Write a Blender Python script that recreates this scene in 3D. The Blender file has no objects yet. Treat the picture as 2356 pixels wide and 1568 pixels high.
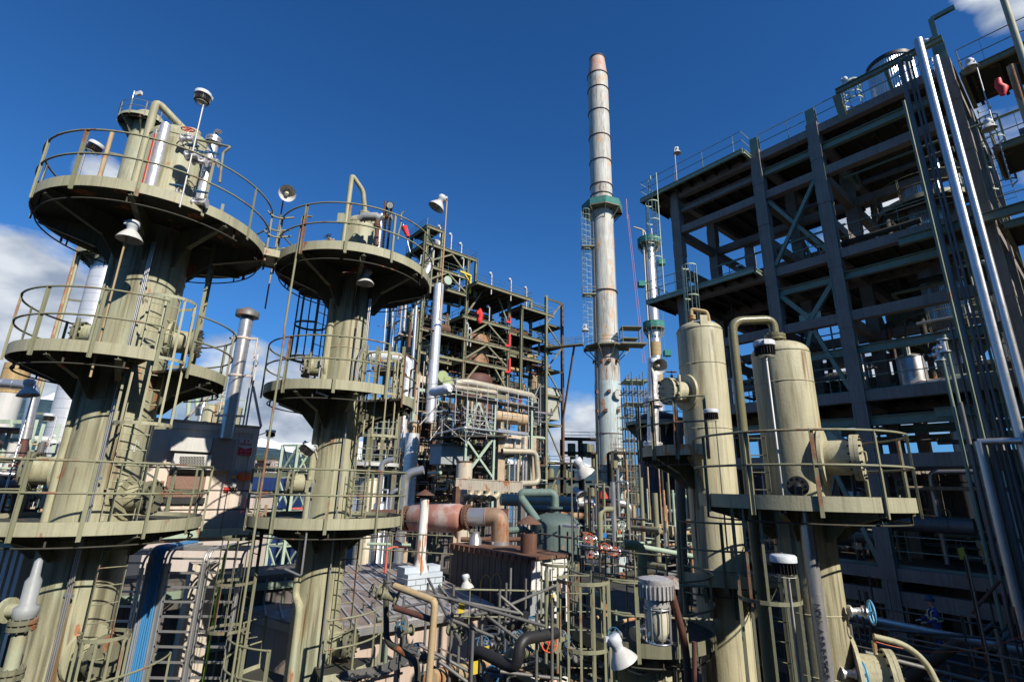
import bpy, math, random
from math import sin, cos, pi, radians, sqrt, atan2, tan
from mathutils import Vector, Matrix
random.seed(7)
sc = bpy.context.scene
COL = sc.collection
# ------------------------------------------------------------------ camera, world, sun, exposure
FPX, PITCH, ROLL = 1157.0, radians(16.2), radians(1.25)
CF = Vector((0, cos(PITCH), sin(PITCH)))
_R0, _U0 = Vector((1, 0, 0)), Vector((0, -sin(PITCH), cos(PITCH)))
CR = _R0*cos(ROLL) + _U0*sin(ROLL)
CU = -_R0*sin(ROLL) + _U0*cos(ROLL)
cam = bpy.data.objects.new('camera', bpy.data.cameras.new('camera'))
COL.objects.link(cam)
cam.matrix_world = Matrix(((CR.x, CU.x, -CF.x, 0), (CR.y, CU.y, -CF.y, 0), (CR.z, CU.z, -CF.z, 0), (0, 0, 0, 1)))
cam.data.sensor_width = 36; cam.data.lens = FPX/2356*36
cam.data.clip_start = .1; cam.data.clip_end = 20000
sc.camera = cam
SUN_AZ, SUN_EL = radians(40), radians(36)          # the sun stands behind the camera, to its right
SD = Vector((sin(SUN_AZ)*cos(SUN_EL), -cos(SUN_AZ)*cos(SUN_EL), sin(SUN_EL)))
sun = bpy.data.objects.new('sun', bpy.data.lights.new('sun', 'SUN'))
COL.objects.link(sun)
sun.data.energy = 5.0; sun.data.angle = radians(.53); sun.data.color = (1, .92, .80)
sun.rotation_euler = SD.to_track_quat('Z', 'Y').to_euler()
sc.view_settings.view_transform = 'Standard'; sc.view_settings.look = 'None'
sc.view_settings.exposure = .50; sc.view_settings.gamma = 1
w = bpy.data.worlds.new('World'); sc.world = w; w.use_nodes = True
nt = w.node_tree; nt.nodes.clear()
def N(t, **k):
    n = nt.nodes.new(t)
    for a, b in k.items(): setattr(n, a, b)
    return n
def L(a, b): nt.links.new(a, b)
sky = N('ShaderNodeTexSky', sky_type='NISHITA', sun_disc=False, sun_elevation=SUN_EL, sun_rotation=pi-SUN_AZ, altitude=100, air_density=1.0, dust_density=.6, ozone_density=1.2)
tc = N('ShaderNodeTexCoord'); sep = N('ShaderNodeSeparateXYZ'); L(tc.outputs['Generated'], sep.inputs[0])
mp = N('ShaderNodeMapping'); mp.inputs['Scale'].default_value = (1, 1, 2.2); L(tc.outputs['Generated'], mp.inputs[0])
nz = N('ShaderNodeTexNoise'); nz.inputs['Scale'].default_value = 4.6; nz.inputs['Detail'].default_value = 9; nz.inputs['Roughness'].default_value = .56
L(mp.outputs[0], nz.inputs['Vector'])
def M(op, a, b=None, clamp=False):
    n = N('ShaderNodeMath', operation=op, use_clamp=clamp)
    for i, v in enumerate((a, b)):
        if v is None: continue
        if isinstance(v, (int, float)): n.inputs[i].default_value = v
        else: L(v, n.inputs[i])
    return n.outputs[0]
def bank(az, el, wd, h, amt):
    """a soft patch of cloud cover round a compass direction"""
    d = (sin(radians(az))*cos(radians(el)), cos(radians(az))*cos(radians(el)), sin(radians(el)))
    dx = M('SUBTRACT', sep.outputs[0], d[0]); dy = M('SUBTRACT', sep.outputs[1], d[1]); dz = M('SUBTRACT', sep.outputs[2], d[2])
    hh = M('ADD', M('MULTIPLY', dx, dx), M('MULTIPLY', dy, dy))
    q = M('ADD', M('DIVIDE', hh, wd*wd), M('DIVIDE', M('MULTIPLY', dz, dz), h*h))
    return M('MULTIPLY', M('SUBTRACT', 1.0, q, True), amt)
banks = [bank(-47, 11, .24, .20, .74), bank(-43, 26, .07, .05, .50), bank(-30, 10, .12, .10, .50), bank(-25, 6, .26, .15, .72), bank(8, 5, .10, .12, .56), bank(53.5, 41, .10, .17, .62), bank(51, 28, .12, .10, .52), bank(39, 24, .12, .10, .60), bank(45, 31, .10, .08, .56), bank(36, 10, .2, .12, .5)]
cov = banks[0]
for b in banks[1:]: cov = M('MAXIMUM', cov, b)
raw = M('ADD', nz.outputs[0], M('SUBTRACT', cov, .78))
den = M('MULTIPLY', raw, 5.5, True)
nz2 = N('ShaderNodeTexNoise'); nz2.inputs['Scale'].default_value = 9; nz2.inputs['Detail'].default_value = 6
mp2 = N('ShaderNodeMapping'); mp2.inputs['Location'].default_value = (.3, .1, .05); mp2.inputs['Scale'].default_value = (1, 1, 2); L(tc.outputs['Generated'], mp2.inputs[0]); L(mp2.outputs[0], nz2.inputs['Vector'])
cr = N('ShaderNodeValToRGB'); L(nz2.outputs[0], cr.inputs[0])
cr.color_ramp.elements[0].position = .38; cr.color_ramp.elements[0].color = (3.4, 4.2, 5.6, 1)
cr.color_ramp.elements[1].position = .62; cr.color_ramp.elements[1].color = (8.2, 8.8, 9.6, 1)
tint = N('ShaderNodeMixRGB', blend_type='MULTIPLY'); tint.inputs[0].default_value = 1; L(sky.outputs[0], tint.inputs[1]); tint.inputs[2].default_value = (.25, .77, 1.42, 1)
low = M('POWER', M('SUBTRACT', 1.0, M('ABSOLUTE', sep.outputs[2]), True), 4.0)
hz_ = N('ShaderNodeMixRGB'); L(M('MULTIPLY', low, .75), hz_.inputs[0]); L(tint.outputs[0], hz_.inputs[1]); hz_.inputs[2].default_value = (1.5, 4.0, 8.4, 1)
mx = N('ShaderNodeMixRGB'); L(den, mx.inputs[0]); L(hz_.outputs[0], mx.inputs[1]); L(cr.outputs[0], mx.inputs[2])
bg = N('ShaderNodeBackground'); bg.inputs['Strength'].default_value = .063; L(mx.outputs[0], bg.inputs[0])
wo = N('ShaderNodeOutputWorld'); L(bg.outputs[0], wo.inputs[0])

# ------------------------------------------------------------------ layout: pixel rays of the photograph (2356 wide) meet real planes
def ray(x, y): return CR*((x-1178)/FPX) + CU*((784-y)/FPX) + CF
def P(x, y, Y):
    d = ray(x, y); return d*(Y/d.y)
def PZ(x, y, z):
    d = ray(x, y); return d*(z/d.z)
GA = Vector((sin(radians(-39.5)), cos(radians(-39.5)), 0))   # plant grid: recedes to the left
GB = Vector((sin(radians(50.5)), cos(radians(50.5)), 0))     # plant grid: recedes to the right
UP = Vector((0, 0, 1))
def PB(x, y, D):
    d = ray(x, y); return d*(D/d.dot(GB))
def PA(x, y, D):
    d = ray(x, y); return d*(D/d.dot(GA))
def ZAT(X, Y, ypx):
    c = (784-ypx)/FPX
    return (CU.x*X+CU.y*Y - c*(CF.x*X+CF.y*Y))/(c*CF.z-CU.z)
def V(*a): return Vector(a)

# ------------------------------------------------------------------ materials (procedural, weathered)
MATS = {}
def mat(name, c, rough=.55, metal=0, streak=.25, rust=0, rustc=(.16, .055, .02), dirt=.3, bump=.15, band=0, spec=.4, c2=None, flute=0, scale=1.0):
    m = bpy.data.materials.new(name); m.use_nodes = True; t = m.node_tree; ns = t.nodes; bs = ns['Principled BSDF']
    def n(k, **a):
        q = ns.new(k)
        for x, y in a.items(): setattr(q, x, y)
        return q
    g = n('ShaderNodeNewGeometry')
    def noise(sx, sz, sca, det=5, off=0):
        mpn = n('ShaderNodeMapping'); mpn.inputs['Scale'].default_value = (sx, sx, sz); mpn.inputs['Location'].default_value = (off, off*2, off)
        t.links.new(g.outputs['Position'], mpn.inputs[0])
        q = n('ShaderNodeTexNoise'); q.inputs['Scale'].default_value = sca*scale; q.inputs['Detail'].default_value = det; q.inputs['Roughness'].default_value = .6
        t.links.new(mpn.outputs[0], q.inputs['Vector']); return q.outputs[0]
    def ramp(i, a, b):
        q = n('ShaderNodeMapRange'); q.inputs['From Min'].default_value = a; q.inputs['From Max'].default_value = b; t.links.new(i, q.inputs[0]); return q.outputs[0]
    def mixc(f, a, b, bt='MIX'):
        q = n('ShaderNodeMixRGB', blend_type=bt)
        for i, v in enumerate((f, a, b)):
            if isinstance(v, (int, float)): q.inputs[i].default_value = v
            elif isinstance(v, tuple): q.inputs[i].default_value = (*v, 1)
            else: t.links.new(v, q.inputs[i])
        return q.outputs[0]
    def mul(a, b):
        q = n('ShaderNodeMath', operation='MULTIPLY')
        for i, v in enumerate((a, b)):
            if isinstance(v, (int, float)): q.inputs[i].default_value = v
            else: t.links.new(v, q.inputs[i])
        return q.outputs[0]
    dark = tuple(x*.52 for x in c); lite = tuple(min(.95, x*1.22) for x in c)
    col = mixc(mul(ramp(noise(1, 1, 1.3, 6), .35, .7), dirt), c, dark)
    if c2: col = mixc(ramp(noise(1, 1, .9, 4, 3.1), .5, .62), col, c2)
    if streak:
        col = mixc(mul(ramp(noise(1, .045, 9, 4, 5), .5, .68), streak*1.5), col, dark)
        col = mixc(mul(ramp(noise(1, .06, 14, 3, 9), .52, .66), streak), col, lite)
        col = mixc(mul(ramp(noise(1, .03, 26, 3, 12), .56, .64), min(.8, streak*1.3)), col, (c[0]*.5, c[1]*.42, c[2]*.3))
    if rust:
        # rust blooms and runs
        a = ramp(noise(1, .35, 2.4, 9, 2), .68-rust*.25, .72-rust*.25)
        col = mixc(mul(a, .85), col, mixc(ramp(noise(1, 1, 11, 5, 7), .3, .7), rustc, tuple(min(1, x*2.6) for x in rustc)))
    if band:
        sp = n('ShaderNodeSeparateXYZ'); t.links.new(g.outputs['Position'], sp.inputs[0])
        fr = n('ShaderNodeMath', operation='FRACT'); t.links.new(mul(sp.outputs[2], 1/band), fr.inputs[0])
        lt = n('ShaderNodeMath', operation='LESS_THAN'); t.links.new(fr.outputs[0], lt.inputs[0]); lt.inputs[1].default_value = .045
        col = mixc(mul(lt.outputs[0], .7), col, tuple(x*.25 for x in c))
    t.links.new(col, bs.inputs['Base Color'])
    bs.inputs['Metallic'].default_value = metal
    bs.inputs['Specular IOR Level'].default_value = spec
    rr = n('ShaderNodeMapRange'); rr.inputs['To Min'].default_value = max(.05, rough-.12); rr.inputs['To Max'].default_value = min(1, rough+.15)
    t.links.new(noise(1, .4, 5, 4, 1), rr.inputs[0]); t.links.new(rr.outputs[0], bs.inputs['Roughness'])
    if bump:
        b = n('ShaderNodeBump'); b.inputs['Strength'].default_value = bump; b.inputs['Distance'].default_value = .03
        t.links.new(noise(1, 1, 7 if metal else 22, 4, 4), b.inputs['Height']); t.links.new(b.outputs[0], bs.inputs['Normal'])
    MATS[name] = m
    return m
olive = mat('olive_paint', (.34, .33, .22), .6, streak=.36, rust=.14, dirt=.45, c2=(.31, .33, .235))
olive_rail = mat('olive_rail_paint', (.21, .215, .14), .6, streak=.0, rust=.42, rustc=(.11, .05, .03), dirt=.4)
olive_dark = mat('weathered_olive_plate', (.17, .17, .115), .65, streak=.35, rust=.25, dirt=.5)
toe = mat('toe_plate_paint', (.33, .325, .225), .6, streak=.3, rust=.2, rustc=(.12, .04, .03), dirt=.3)
under = mat('shade_dark_steel', (.042, .042, .032), .75, streak=0, rust=.3, dirt=.5)  # near-black base stands in for the shade under the decks
cream = mat('cream_vessel_paint', (.425, .40, .27), .55, streak=.42, rust=.14, dirt=.4)
creamr = mat('cream_rusty_paint', (.40, .38, .27), .55, streak=.4, rust=.5, rustc=(.2, .07, .02))
silver = mat('aluminium_cladding', (.68, .68, .67), .38, .45, streak=.12, dirt=.2, bump=.25, band=.62)
silverp = mat('galvanised_metal', (.56, .56, .56), .33, .75, streak=.1, dirt=.3, bump=0)
polem = mat('galvanised_pole', (.42, .42, .41), .5, .35, streak=0, dirt=.3, bump=0)
silverw = mat('bright_insulation_jacket', (.68, .68, .69), .4, .6, streak=.1, dirt=.2, bump=.6)
dull = mat('dull_grey_pipe', (.15, .15, .145), .55, .35, streak=.2, rust=.1)
chim = mat('stained_white_paint', (.46, .455, .41), .6, streak=.5, rust=.48, rustc=(.27, .17, .10), dirt=.4, scale=.35)
chim2 = mat('pale_teal_stained_paint', (.40, .47, .455), .6, streak=.5, rust=.4, rustc=(.24, .12, .06), dirt=.4, scale=.35)
conc = mat('fireproofing_concrete', (.235, .205, .18), .85, streak=.3, dirt=.5, bump=.4)
concl = mat('tan_concrete', (.42, .33, .23), .85, streak=.45, dirt=.5, bump=.3)
greens = mat('green_grey_steel', (.19, .25, .19), .6, streak=.15, rust=.1, dirt=.4)
greenl = mat('pale_green_steel', (.33, .42, .33), .6, streak=.2, rust=.1)
steel = mat('olive_structural_steel', (.19, .19, .115), .65, streak=.2, rust=.4, rustc=(.10, .045, .02), dirt=.4)
rust = mat('rusty_steel', (.14, .075, .05), .8, streak=.3, dirt=.5, c2=(.10, .045, .03), bump=.4)
rusto = mat('orange_rust_over_paint', (.50, .45, .36), .7, streak=.3, rust=.45, rustc=(.20, .075, .025))
brown = mat('dark_brown_vessel', (.105, .045, .035), .65, streak=.3, dirt=.5)
rustpipe = mat('flaking_rusty_pipe', (.40, .30, .17), .75, streak=.2, rust=.7, rustc=(.17, .07, .03))
tan = mat('tan_insulation', (.38, .27, .13), .7, streak=.4, dirt=.3, band=.9)
insul = mat('beige_insulated_pipe', (.42, .38, .29), .55, .3, streak=.2, rust=.15, rustc=(.2, .1, .04))
black = mat('black_paint', (.02, .02, .022), .5, streak=0)
white = mat('white_enamel', (.50, .50, .485), .4, streak=.1, rust=.05, dirt=.2)
grey = mat('grey_enamel', (.27, .29, .30), .45, streak=.1, dirt=.3)
lampgrey = mat('cast_lamp_grey', (.50, .54, .58), .5, streak=0, dirt=.3)
glassm = mat('frosted_lamp_glass', (.52, .50, .40), .15, streak=0, dirt=.1, spec=.8)
salmon = mat('salmon_primer', (.34, .16, .125), .7, streak=.2, dirt=.3, c2=(.42, .36, .33), rust=.2)
bluegreen = mat('blue_green_tank_paint', (.085, .125, .12), .6, streak=.3, rust=.12)
bluegrn2 = mat('pale_blue_green_pipe_paint', (.13, .19, .17), .6, streak=.2, rust=.12)
beige = mat('beige_module_wall', (.56, .48, .41), .7, streak=.15, dirt=.15)
roofm = mat('weathered_roof_metal', (.27, .22, .185), .6, .2, streak=0, dirt=.5, c2=(.33, .33, .35), rust=.25, rustc=(.22, .12, .08))
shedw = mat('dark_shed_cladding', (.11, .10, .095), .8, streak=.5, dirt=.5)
shedr = mat('white_panel_with_rust', (.62, .62, .6), .6, streak=.3, rust=.45, rustc=(.24, .07, .02))
bluecab = mat('blue_cable', (.045, .20, .42), .5, streak=0, dirt=.2)
greycab = mat('grey_cable', (.22, .24, .27), .5, streak=0)
redm = mat('red_paint', (.55, .03, .03), .5, streak=0, dirt=.2)
redpipe = mat('faded_red_pipe', (.5, .10, .08), .6, streak=.1)
orangeh = mat('orange_handwheel', (.6, .10, .03), .5, streak=0)
bluew = mat('blue_handwheel_paint', (.03, .13, .25), .45, streak=0)
lbluew = mat('light_blue_handwheel_paint', (.10, .34, .58), .45, streak=0)
yellow = mat('yellow_paint', (.65, .50, .05), .5, streak=.1)
wind = mat('red_windsock_cloth', (.62, .035, .03), .8, streak=0)
tarp = mat('white_tarpaulin', (.75, .75, .76), .6, streak=0, bump=1.0)
tealnet = mat('teal_safety_netting', (.03, .20, .17), .8, streak=.2)
ground_m = mat('stained_concrete_ground', (.042, .04, .037), .9, streak=0, dirt=.6, c2=(.05, .048, .045), bump=.5, scale=.5)
water_m = mat('inlet_water', (.02, .05, .08), .15, streak=0, spec=.6)
forest = mat('haze_blue_forest', (.018, .045, .06), .95, streak=0, dirt=.6, c2=(.035, .07, .085), scale=.01, bump=0)  # blue-shifted base carries a little distance haze
snow = mat('snow', (.8, .82, .86), .8, streak=0, scale=.05, bump=0)
treem = mat('conifer_foliage', (.035, .055, .03), .9, streak=0, c2=(.06, .07, .035), scale=.3, bump=0)
trunkm = mat('bark', (.08, .06, .045), .9, streak=0)
blued = mat('blue_corrugated_cladding', (.012, .035, .13), .6, streak=.2)
housew = mat('pale_apartment_render', (.55, .5, .45), .8, streak=0, bump=0)
houser = mat('terracotta_roof', (.38, .2, .14), .8, streak=0, bump=0)
glassd = mat('dark_glass', (.03, .04, .05), .1, streak=0, spec=.8)
navy = mat('navy_coverall', (.035, .055, .22), .85, streak=0)
hivis = mat('reflective_yellow_tape', (.62, .66, .35), .5, streak=0)
skinm = mat('skin', (.45, .26, .19), .6, streak=0, dirt=.1)
hatm = mat('dark_blue_helmet', (.02, .05, .12), .35, streak=0)
glovem = mat('light_work_glove', (.5, .47, .4), .8, streak=0)
blockm = mat('blue_grey_painted_masonry', (.42, .48, .54), .8, streak=.1)
orangec = mat('orange_plastic', (.7, .14, .03), .5, streak=0)
pinkc = mat('pink_plastic', (.5, .07, .14), .5, streak=0)
inkdark = mat('dark_marker_ink', (.03, .03, .04), .6, streak=0)
inkwhite = mat('white_chalk', (.7, .72, .7), .8, streak=0)
signred = mat('sign_red', (.55, .02, .03), .5, streak=0)
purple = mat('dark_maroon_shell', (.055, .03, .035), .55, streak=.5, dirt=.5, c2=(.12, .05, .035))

def run_mat(name, c, amt):
    m = bpy.data.materials.new(name); m.use_nodes = True; t = m.node_tree; bs = t.nodes['Principled BSDF']; bs.inputs['Roughness'].default_value = .8
    g = t.nodes.new('ShaderNodeNewGeometry'); mpn = t.nodes.new('ShaderNodeMapping'); mpn.inputs['Scale'].default_value = (1, 1, .05); t.links.new(g.outputs['Position'], mpn.inputs[0])
    q = t.nodes.new('ShaderNodeTexNoise'); q.inputs['Scale'].default_value = 13; q.inputs['Detail'].default_value = 5; t.links.new(mpn.outputs[0], q.inputs['Vector'])
    r = t.nodes.new('ShaderNodeMapRange'); r.inputs['From Min'].default_value = .44; r.inputs['From Max'].default_value = .62; t.links.new(q.outputs[0], r.inputs[0])
    e = t.nodes.new('ShaderNodeAttribute'); e.attribute_name = 'fade'; u = t.nodes.new('ShaderNodeMath'); u.operation = 'MULTIPLY'; t.links.new(r.outputs[0], u.inputs[0]); t.links.new(e.outputs['Fac'], u.inputs[1]); h = t.nodes.new('ShaderNodeMath'); h.operation = 'MULTIPLY'; t.links.new(u.outputs[0], h.inputs[0]); h.inputs[1].default_value = amt; t.links.new(h.outputs[0], bs.inputs['Alpha'])
    k = t.nodes.new('ShaderNodeMixRGB'); k.inputs[1].default_value = (*c, 1); k.inputs[2].default_value = (*[x*.45 for x in c], 1); t.links.new(q.outputs[0], k.inputs[0]); t.links.new(k.outputs[0], bs.inputs['Base Color']); return m
runm = run_mat('rust_run', (.26, .12, .035), .62); grimem = run_mat('grime_run', (.12, .10, .06), .38)
def stain(root, c, R, a, w_, z0, z1, m=None):
    """a run of rust or grime lying on a round shell"""
    n = 10; k = 12; vs = []; fade = []
    for j in range(k+1):
        for i in range(n+1):
            b = radians(a)+radians(w_)*(i/n-.5); z = z0+(z1-z0)*j/k; vs.append((c[0]+(R+.004)*cos(b)-root.location.x, c[1]+(R+.004)*sin(b)-root.location.y, z-root.location.z)); fade.append(min(1, 2.2*sin(pi*i/n)**1.2)*min(1, (1-j/k)*1.8+.0)*min(1, .5+j))
    me = bpy.data.meshes.new('stain'); me.from_pydata(vs, [], [[j*(n+1)+i, j*(n+1)+i+1, (j+1)*(n+1)+i+1, (j+1)*(n+1)+i] for j in range(k) for i in range(n)])
    at = me.attributes.new('fade', 'FLOAT', 'POINT'); at.data.foreach_set('value', fade); me.materials.append(m or runm)
    me.polygons.foreach_set('use_smooth', [True]*len(me.polygons)); o = bpy.data.objects.new('stain', me); COL.objects.link(o); o.parent = root
# ------------------------------------------------------------------ mesh builder
class MB:
    def __init__(s): s.v = []; s.f = []; s.sm = []
    def face(s, idx, smooth=False): s.f.append(idx); s.sm.append(smooth)
    def add(s, pts): 
        k = len(s.v); s.v.extend([tuple(p) for p in pts]); return k
    def obox(s, c, a, b, d):
        c, a, b, d = map(Vector, (c, a, b, d))
        k = s.add([c-a-b-d, c+a-b-d, c+a+b-d, c-a+b-d, c-a-b+d, c+a-b+d, c+a+b+d, c-a+b+d])
        for q in ((0,3,2,1),(4,5,6,7),(0,1,5,4),(1,2,6,5),(2,3,7,6),(3,0,4,7)): s.face([k+i for i in q])
        return s
    def box(s, c, sx, sy, sz, ax=V(1,0,0), ay=V(0,1,0)):
        return s.obox(c, ax*sx/2, ay*sy/2, UP*sz/2)
    def bar(s, p, q, w, h, up=UP):
        p, q = Vector(p), Vector(q); d = q-p
        if d.length < 1e-6: return s
        x = d.normalized(); y = Vector(up).cross(x)
        if y.length < 1e-4: y = GA.cross(x)
        y.normalize(); z = x.cross(y)
        return s.obox((p+q)/2, d/2, y*w/2, z*h/2)
    def ibeam(s, p, q, w, h, up=UP, t=.025):
        p, q = Vector(p), Vector(q); x = (q-p).normalized(); y = Vector(up).cross(x)
        if y.length < 1e-4: y = GA.cross(x)
        y.normalize(); z = x.cross(y)
        s.obox((p+q)/2, (q-p)/2, y*t/2, z*(h/2-t-.002))
        for k in (-1, 1): s.obox((p+q)/2+z*k*(h/2-t/2), (q-p)/2, y*w/2, z*t/2)
        return s
    def tube(s, pts, r, n=8, closed=False, cap=True, seams=0, sr=1.05):
        pts = [Vector(p) for p in pts]; m = len(pts)
        if m < 2: return s
        rs = r if isinstance(r, (list, tuple)) else [r]*m
        dirs = []
        for i in range(m):
            if closed: d = pts[(i+1) % m]-pts[i-1]
            elif i == 0: d = pts[1]-pts[0]
            elif i == m-1: d = pts[-1]-pts[-2]
            else: d = (pts[i]-pts[i-1]).normalized()+(pts[i+1]-pts[i]).normalized()
            dirs.append(d.normalized() if d.length > 1e-9 else (pts[-1]-pts[0]).normalized())
        u = dirs[0].cross(UP)
        if u.length < .05: u = dirs[0].cross(V(1, 0, 0))
        u.normalize(); k0 = len(s.v)
        for i in range(m):
            u = (u-dirs[i]*u.dot(dirs[i])).normalized(); w_ = dirs[i].cross(u)
            s.add([pts[i]+(u*cos(2*pi*j/n)+w_*sin(2*pi*j/n))*rs[i] for j in range(n)])
        for i in range(m if closed else m-1):
            a = k0+i*n; b = k0+((i+1) % m)*n
            for j in range(n): s.face([a+j, a+(j+1) % n, b+(j+1) % n, b+j], True)
        if cap and not closed:
            s.face([k0+j for j in range(n)][::-1]); s.face([k0+(m-1)*n+j for j in range(n)])
        if seams:
            for i in range(m-1):
                d = pts[i+1]-pts[i]; ln = d.length; c = int(ln/seams)
                for q in range(1, c+1):
                    o = pts[i]+d*(q/(c+1)); e = d.normalized()*.012
                    s.tube([o-e, o+e], rs[i]*sr, n)
        return s
    def cyl(s, p, q, r, n=20, r2=None, cap=True): return s.tube([p, q], [r, r if r2 is None else r2], n, cap=cap)
    def lathe(s, base, prof, n=32, ax=None, a0=0, a1=2*pi, cap=True):
        base = Vector(base); full = abs(a1-a0-2*pi) < 1e-6
        z = Vector(ax).normalized() if ax is not None else UP
        x = z.orthogonal().normalized() if abs(z.z) < .999 else V(1, 0, 0); y = z.cross(x)
        cnt = n if full else n+1; k0 = len(s.v)
        for (r, h) in prof:
            s.add([base+z*h+(x*cos(a0+(a1-a0)*j/n)+y*sin(a0+(a1-a0)*j/n))*max(r, 1e-4) for j in range(cnt)])
        for i in range(len(prof)-1):
            a = k0+i*cnt; b = a+cnt
            for j in range(n):
                j2 = (j+1) % cnt
                s.face([a+j, a+j2, b+j2, b+j], True)
        if full and cap:
            if prof[0][0] > .01: s.face([k0+j for j in range(cnt)][::-1])
            if prof[-1][0] > .01: s.face([k0+(len(prof)-1)*cnt+j for j in range(cnt)])
        return s
    def ringsec(s, c, r0, r1, z0, z1, a0, a1, n=40):
        """annular sector slab"""
        cx, cy = c[0], c[1]; full = abs(a1-a0-2*pi) < 1e-6; cnt = n if full else n+1; k0 = len(s.v)
        for (r, z) in ((r0, z0), (r1, z0), (r1, z1), (r0, z1)):
            s.add([(cx+r*cos(a0+(a1-a0)*j/n), cy+r*sin(a0+(a1-a0)*j/n), z) for j in range(cnt)])
        for i in range(4):
            a = k0+i*cnt; b = k0+((i+1) % 4)*cnt
            for j in range(n):
                j2 = (j+1) % cnt; s.face([a+j, a+j2, b+j2, b+j], i in (1, 3))
        if not full:
            s.face([k0+i*cnt for i in range(4)]); s.face([k0+i*cnt+cnt-1 for i in range(4)][::-1])
        return s
    def prism(s, pts, d):
        """flat polygon pushed along d"""
        pts = [Vector(p) for p in pts]; d = Vector(d); k = s.add(pts); m = len(pts); s.add([p+d for p in pts])
        s.face([k+i for i in range(m)][::-1]); s.face([k+m+i for i in range(m)])
        for i in range(m): s.face([k+i, k+(i+1) % m, k+m+(i+1) % m, k+m+i])
        return s
    def bolts(s, c, axis, r, n, br=.022, l=.05):
        axis = Vector(axis).normalized(); x = axis.orthogonal().normalized(); y = axis.cross(x)
        for i in range(n):
            o = Vector(c)+(x*cos(2*pi*i/n)+y*sin(2*pi*i/n))*r; s.tube([o-axis*l, o+axis*l], br, 6)
        return s
    def build(s, name, m, parent=None):
        me = bpy.data.meshes.new(name)
        off = Vector((0, 0, 0)); q = parent
        while q is not None: off += q.location; q = q.parent
        o = bpy.data.objects.new(name, me)
        if parent is None:
            xs = [p[0] for p in s.v]; ys = [p[1] for p in s.v]; zs = [p[2] for p in s.v]
            off = V((min(xs)+max(xs))/2, (min(ys)+max(ys))/2, min(zs)); o.location = off
        me.from_pydata([(p[0]-off.x, p[1]-off.y, p[2]-off.z) for p in s.v], [], s.f)
        me.polygons.foreach_set('use_smooth', s.sm)
        me.materials.append(m); me.update()
        if any(s.sm): me.set_sharp_from_angle(angle=radians(62))
        COL.objects.link(o)
        if parent is not None: o.parent = parent
        return o
def fil(pts, r=.2, k=5):
    """round the corners of a polyline"""
    pts = [Vector(p) for p in pts]; out = [pts[0]]
    for i in range(1, len(pts)-1):
        a, b, c = pts[i-1], pts[i], pts[i+1]
        rr = min(r, (a-b).length*.49, (c-b).length*.49)
        p0 = b+(a-b).normalized()*rr; p1 = b+(c-b).normalized()*rr
        for j in range(k+1):
            t = j/k; out.append(p0*(1-t)**2+b*2*t*(1-t)+p1*t*t)
    return out+[pts[-1]]
def arc(c, r, z, a0, a1, n=36): return [V(c[0]+r*cos(a0+(a1-a0)*i/n), c[1]+r*sin(a0+(a1-a0)*i/n), z) for i in range(n+1)]
class Multi:
    """several materials collected into one object"""
    def __init__(s): s.d = {}
    def __call__(s, m): return s.d.setdefault(m.name, (m, MB()))[1]
    def build(s, name):
        me = bpy.data.meshes.new(name); v = []; f = []; sm = []; mi = []
        for i, (m, b) in enumerate(s.d.values()):
            k = len(v); v += b.v; f += [[q+k for q in x] for x in b.f]; sm += b.sm; mi += [i]*len(b.f); me.materials.append(m)
        me.from_pydata(v, [], f); me.polygons.foreach_set('use_smooth', sm); me.polygons.foreach_set('material_index', mi); me.update(); me.set_sharp_from_angle(angle=radians(62))
        o = bpy.data.objects.new(name, me); COL.objects.link(o); return o
STUFF = Multi()
def tag(o, label=None, cat=None, group=None, kind=None):
    if label: o['label'] = label
    if cat: o['category'] = cat
    if group: o['group'] = group
    if kind: o['kind'] = kind
    return o
def T(name, label, cat, loc, group=None):
    o = bpy.data.objects.new(name, None); COL.objects.link(o); o.location = Vector(loc); o.empty_display_size = .2
    return tag(o, label, cat, group)
def S(name, mb, m, label, cat, group=None): return tag(mb.build(name, m), label, cat, group)
def struct(name, mb, m): return tag(mb.build(name, m), kind='structure')
def kids(o): return [c for c in bpy.data.objects if c.parent == o]
def dup(o, loc, rz=0, label=None, parent=None):
    c = o.copy(); COL.objects.link(c)
    if parent is None:
        c.location = Vector(loc); c.rotation_euler = (0, 0, rz)
        if label: c['label'] = label
    else: c.parent = parent
    for ch in kids(o): dup(ch, None, 0, None, c)
    return c
def text_mesh(s, size, origin, right, up, m, name, parent, depth=.004, bold=0):
    cu = bpy.data.curves.new('txt', 'FONT'); cu.body = s; cu.size = size; cu.extrude = depth; cu.align_x = 'CENTER'; cu.align_y = 'CENTER'; cu.offset = bold
    to = bpy.data.objects.new('txt', cu); COL.objects.link(to)
    bpy.context.view_layer.update()
    me = bpy.data.meshes.new_from_object(to.evaluated_get(bpy.context.evaluated_depsgraph_get()))
    right = Vector(right).normalized(); up = Vector(up).normalized(); nn = right.cross(up)
    R = Matrix((right, up, nn)).transposed().to_4x4(); me.transform(Matrix.Translation(Vector(origin)) @ R)
    off = V(0, 0, 0); q = parent
    while q is not None: off += q.location; q = q.parent
    me.transform(Matrix.Translation(-off))
    bpy.data.objects.remove(to); me.materials.clear(); me.materials.append(m)
    o = bpy.data.objects.new(name, me); COL.objects.link(o); o.parent = parent
    return o

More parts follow.
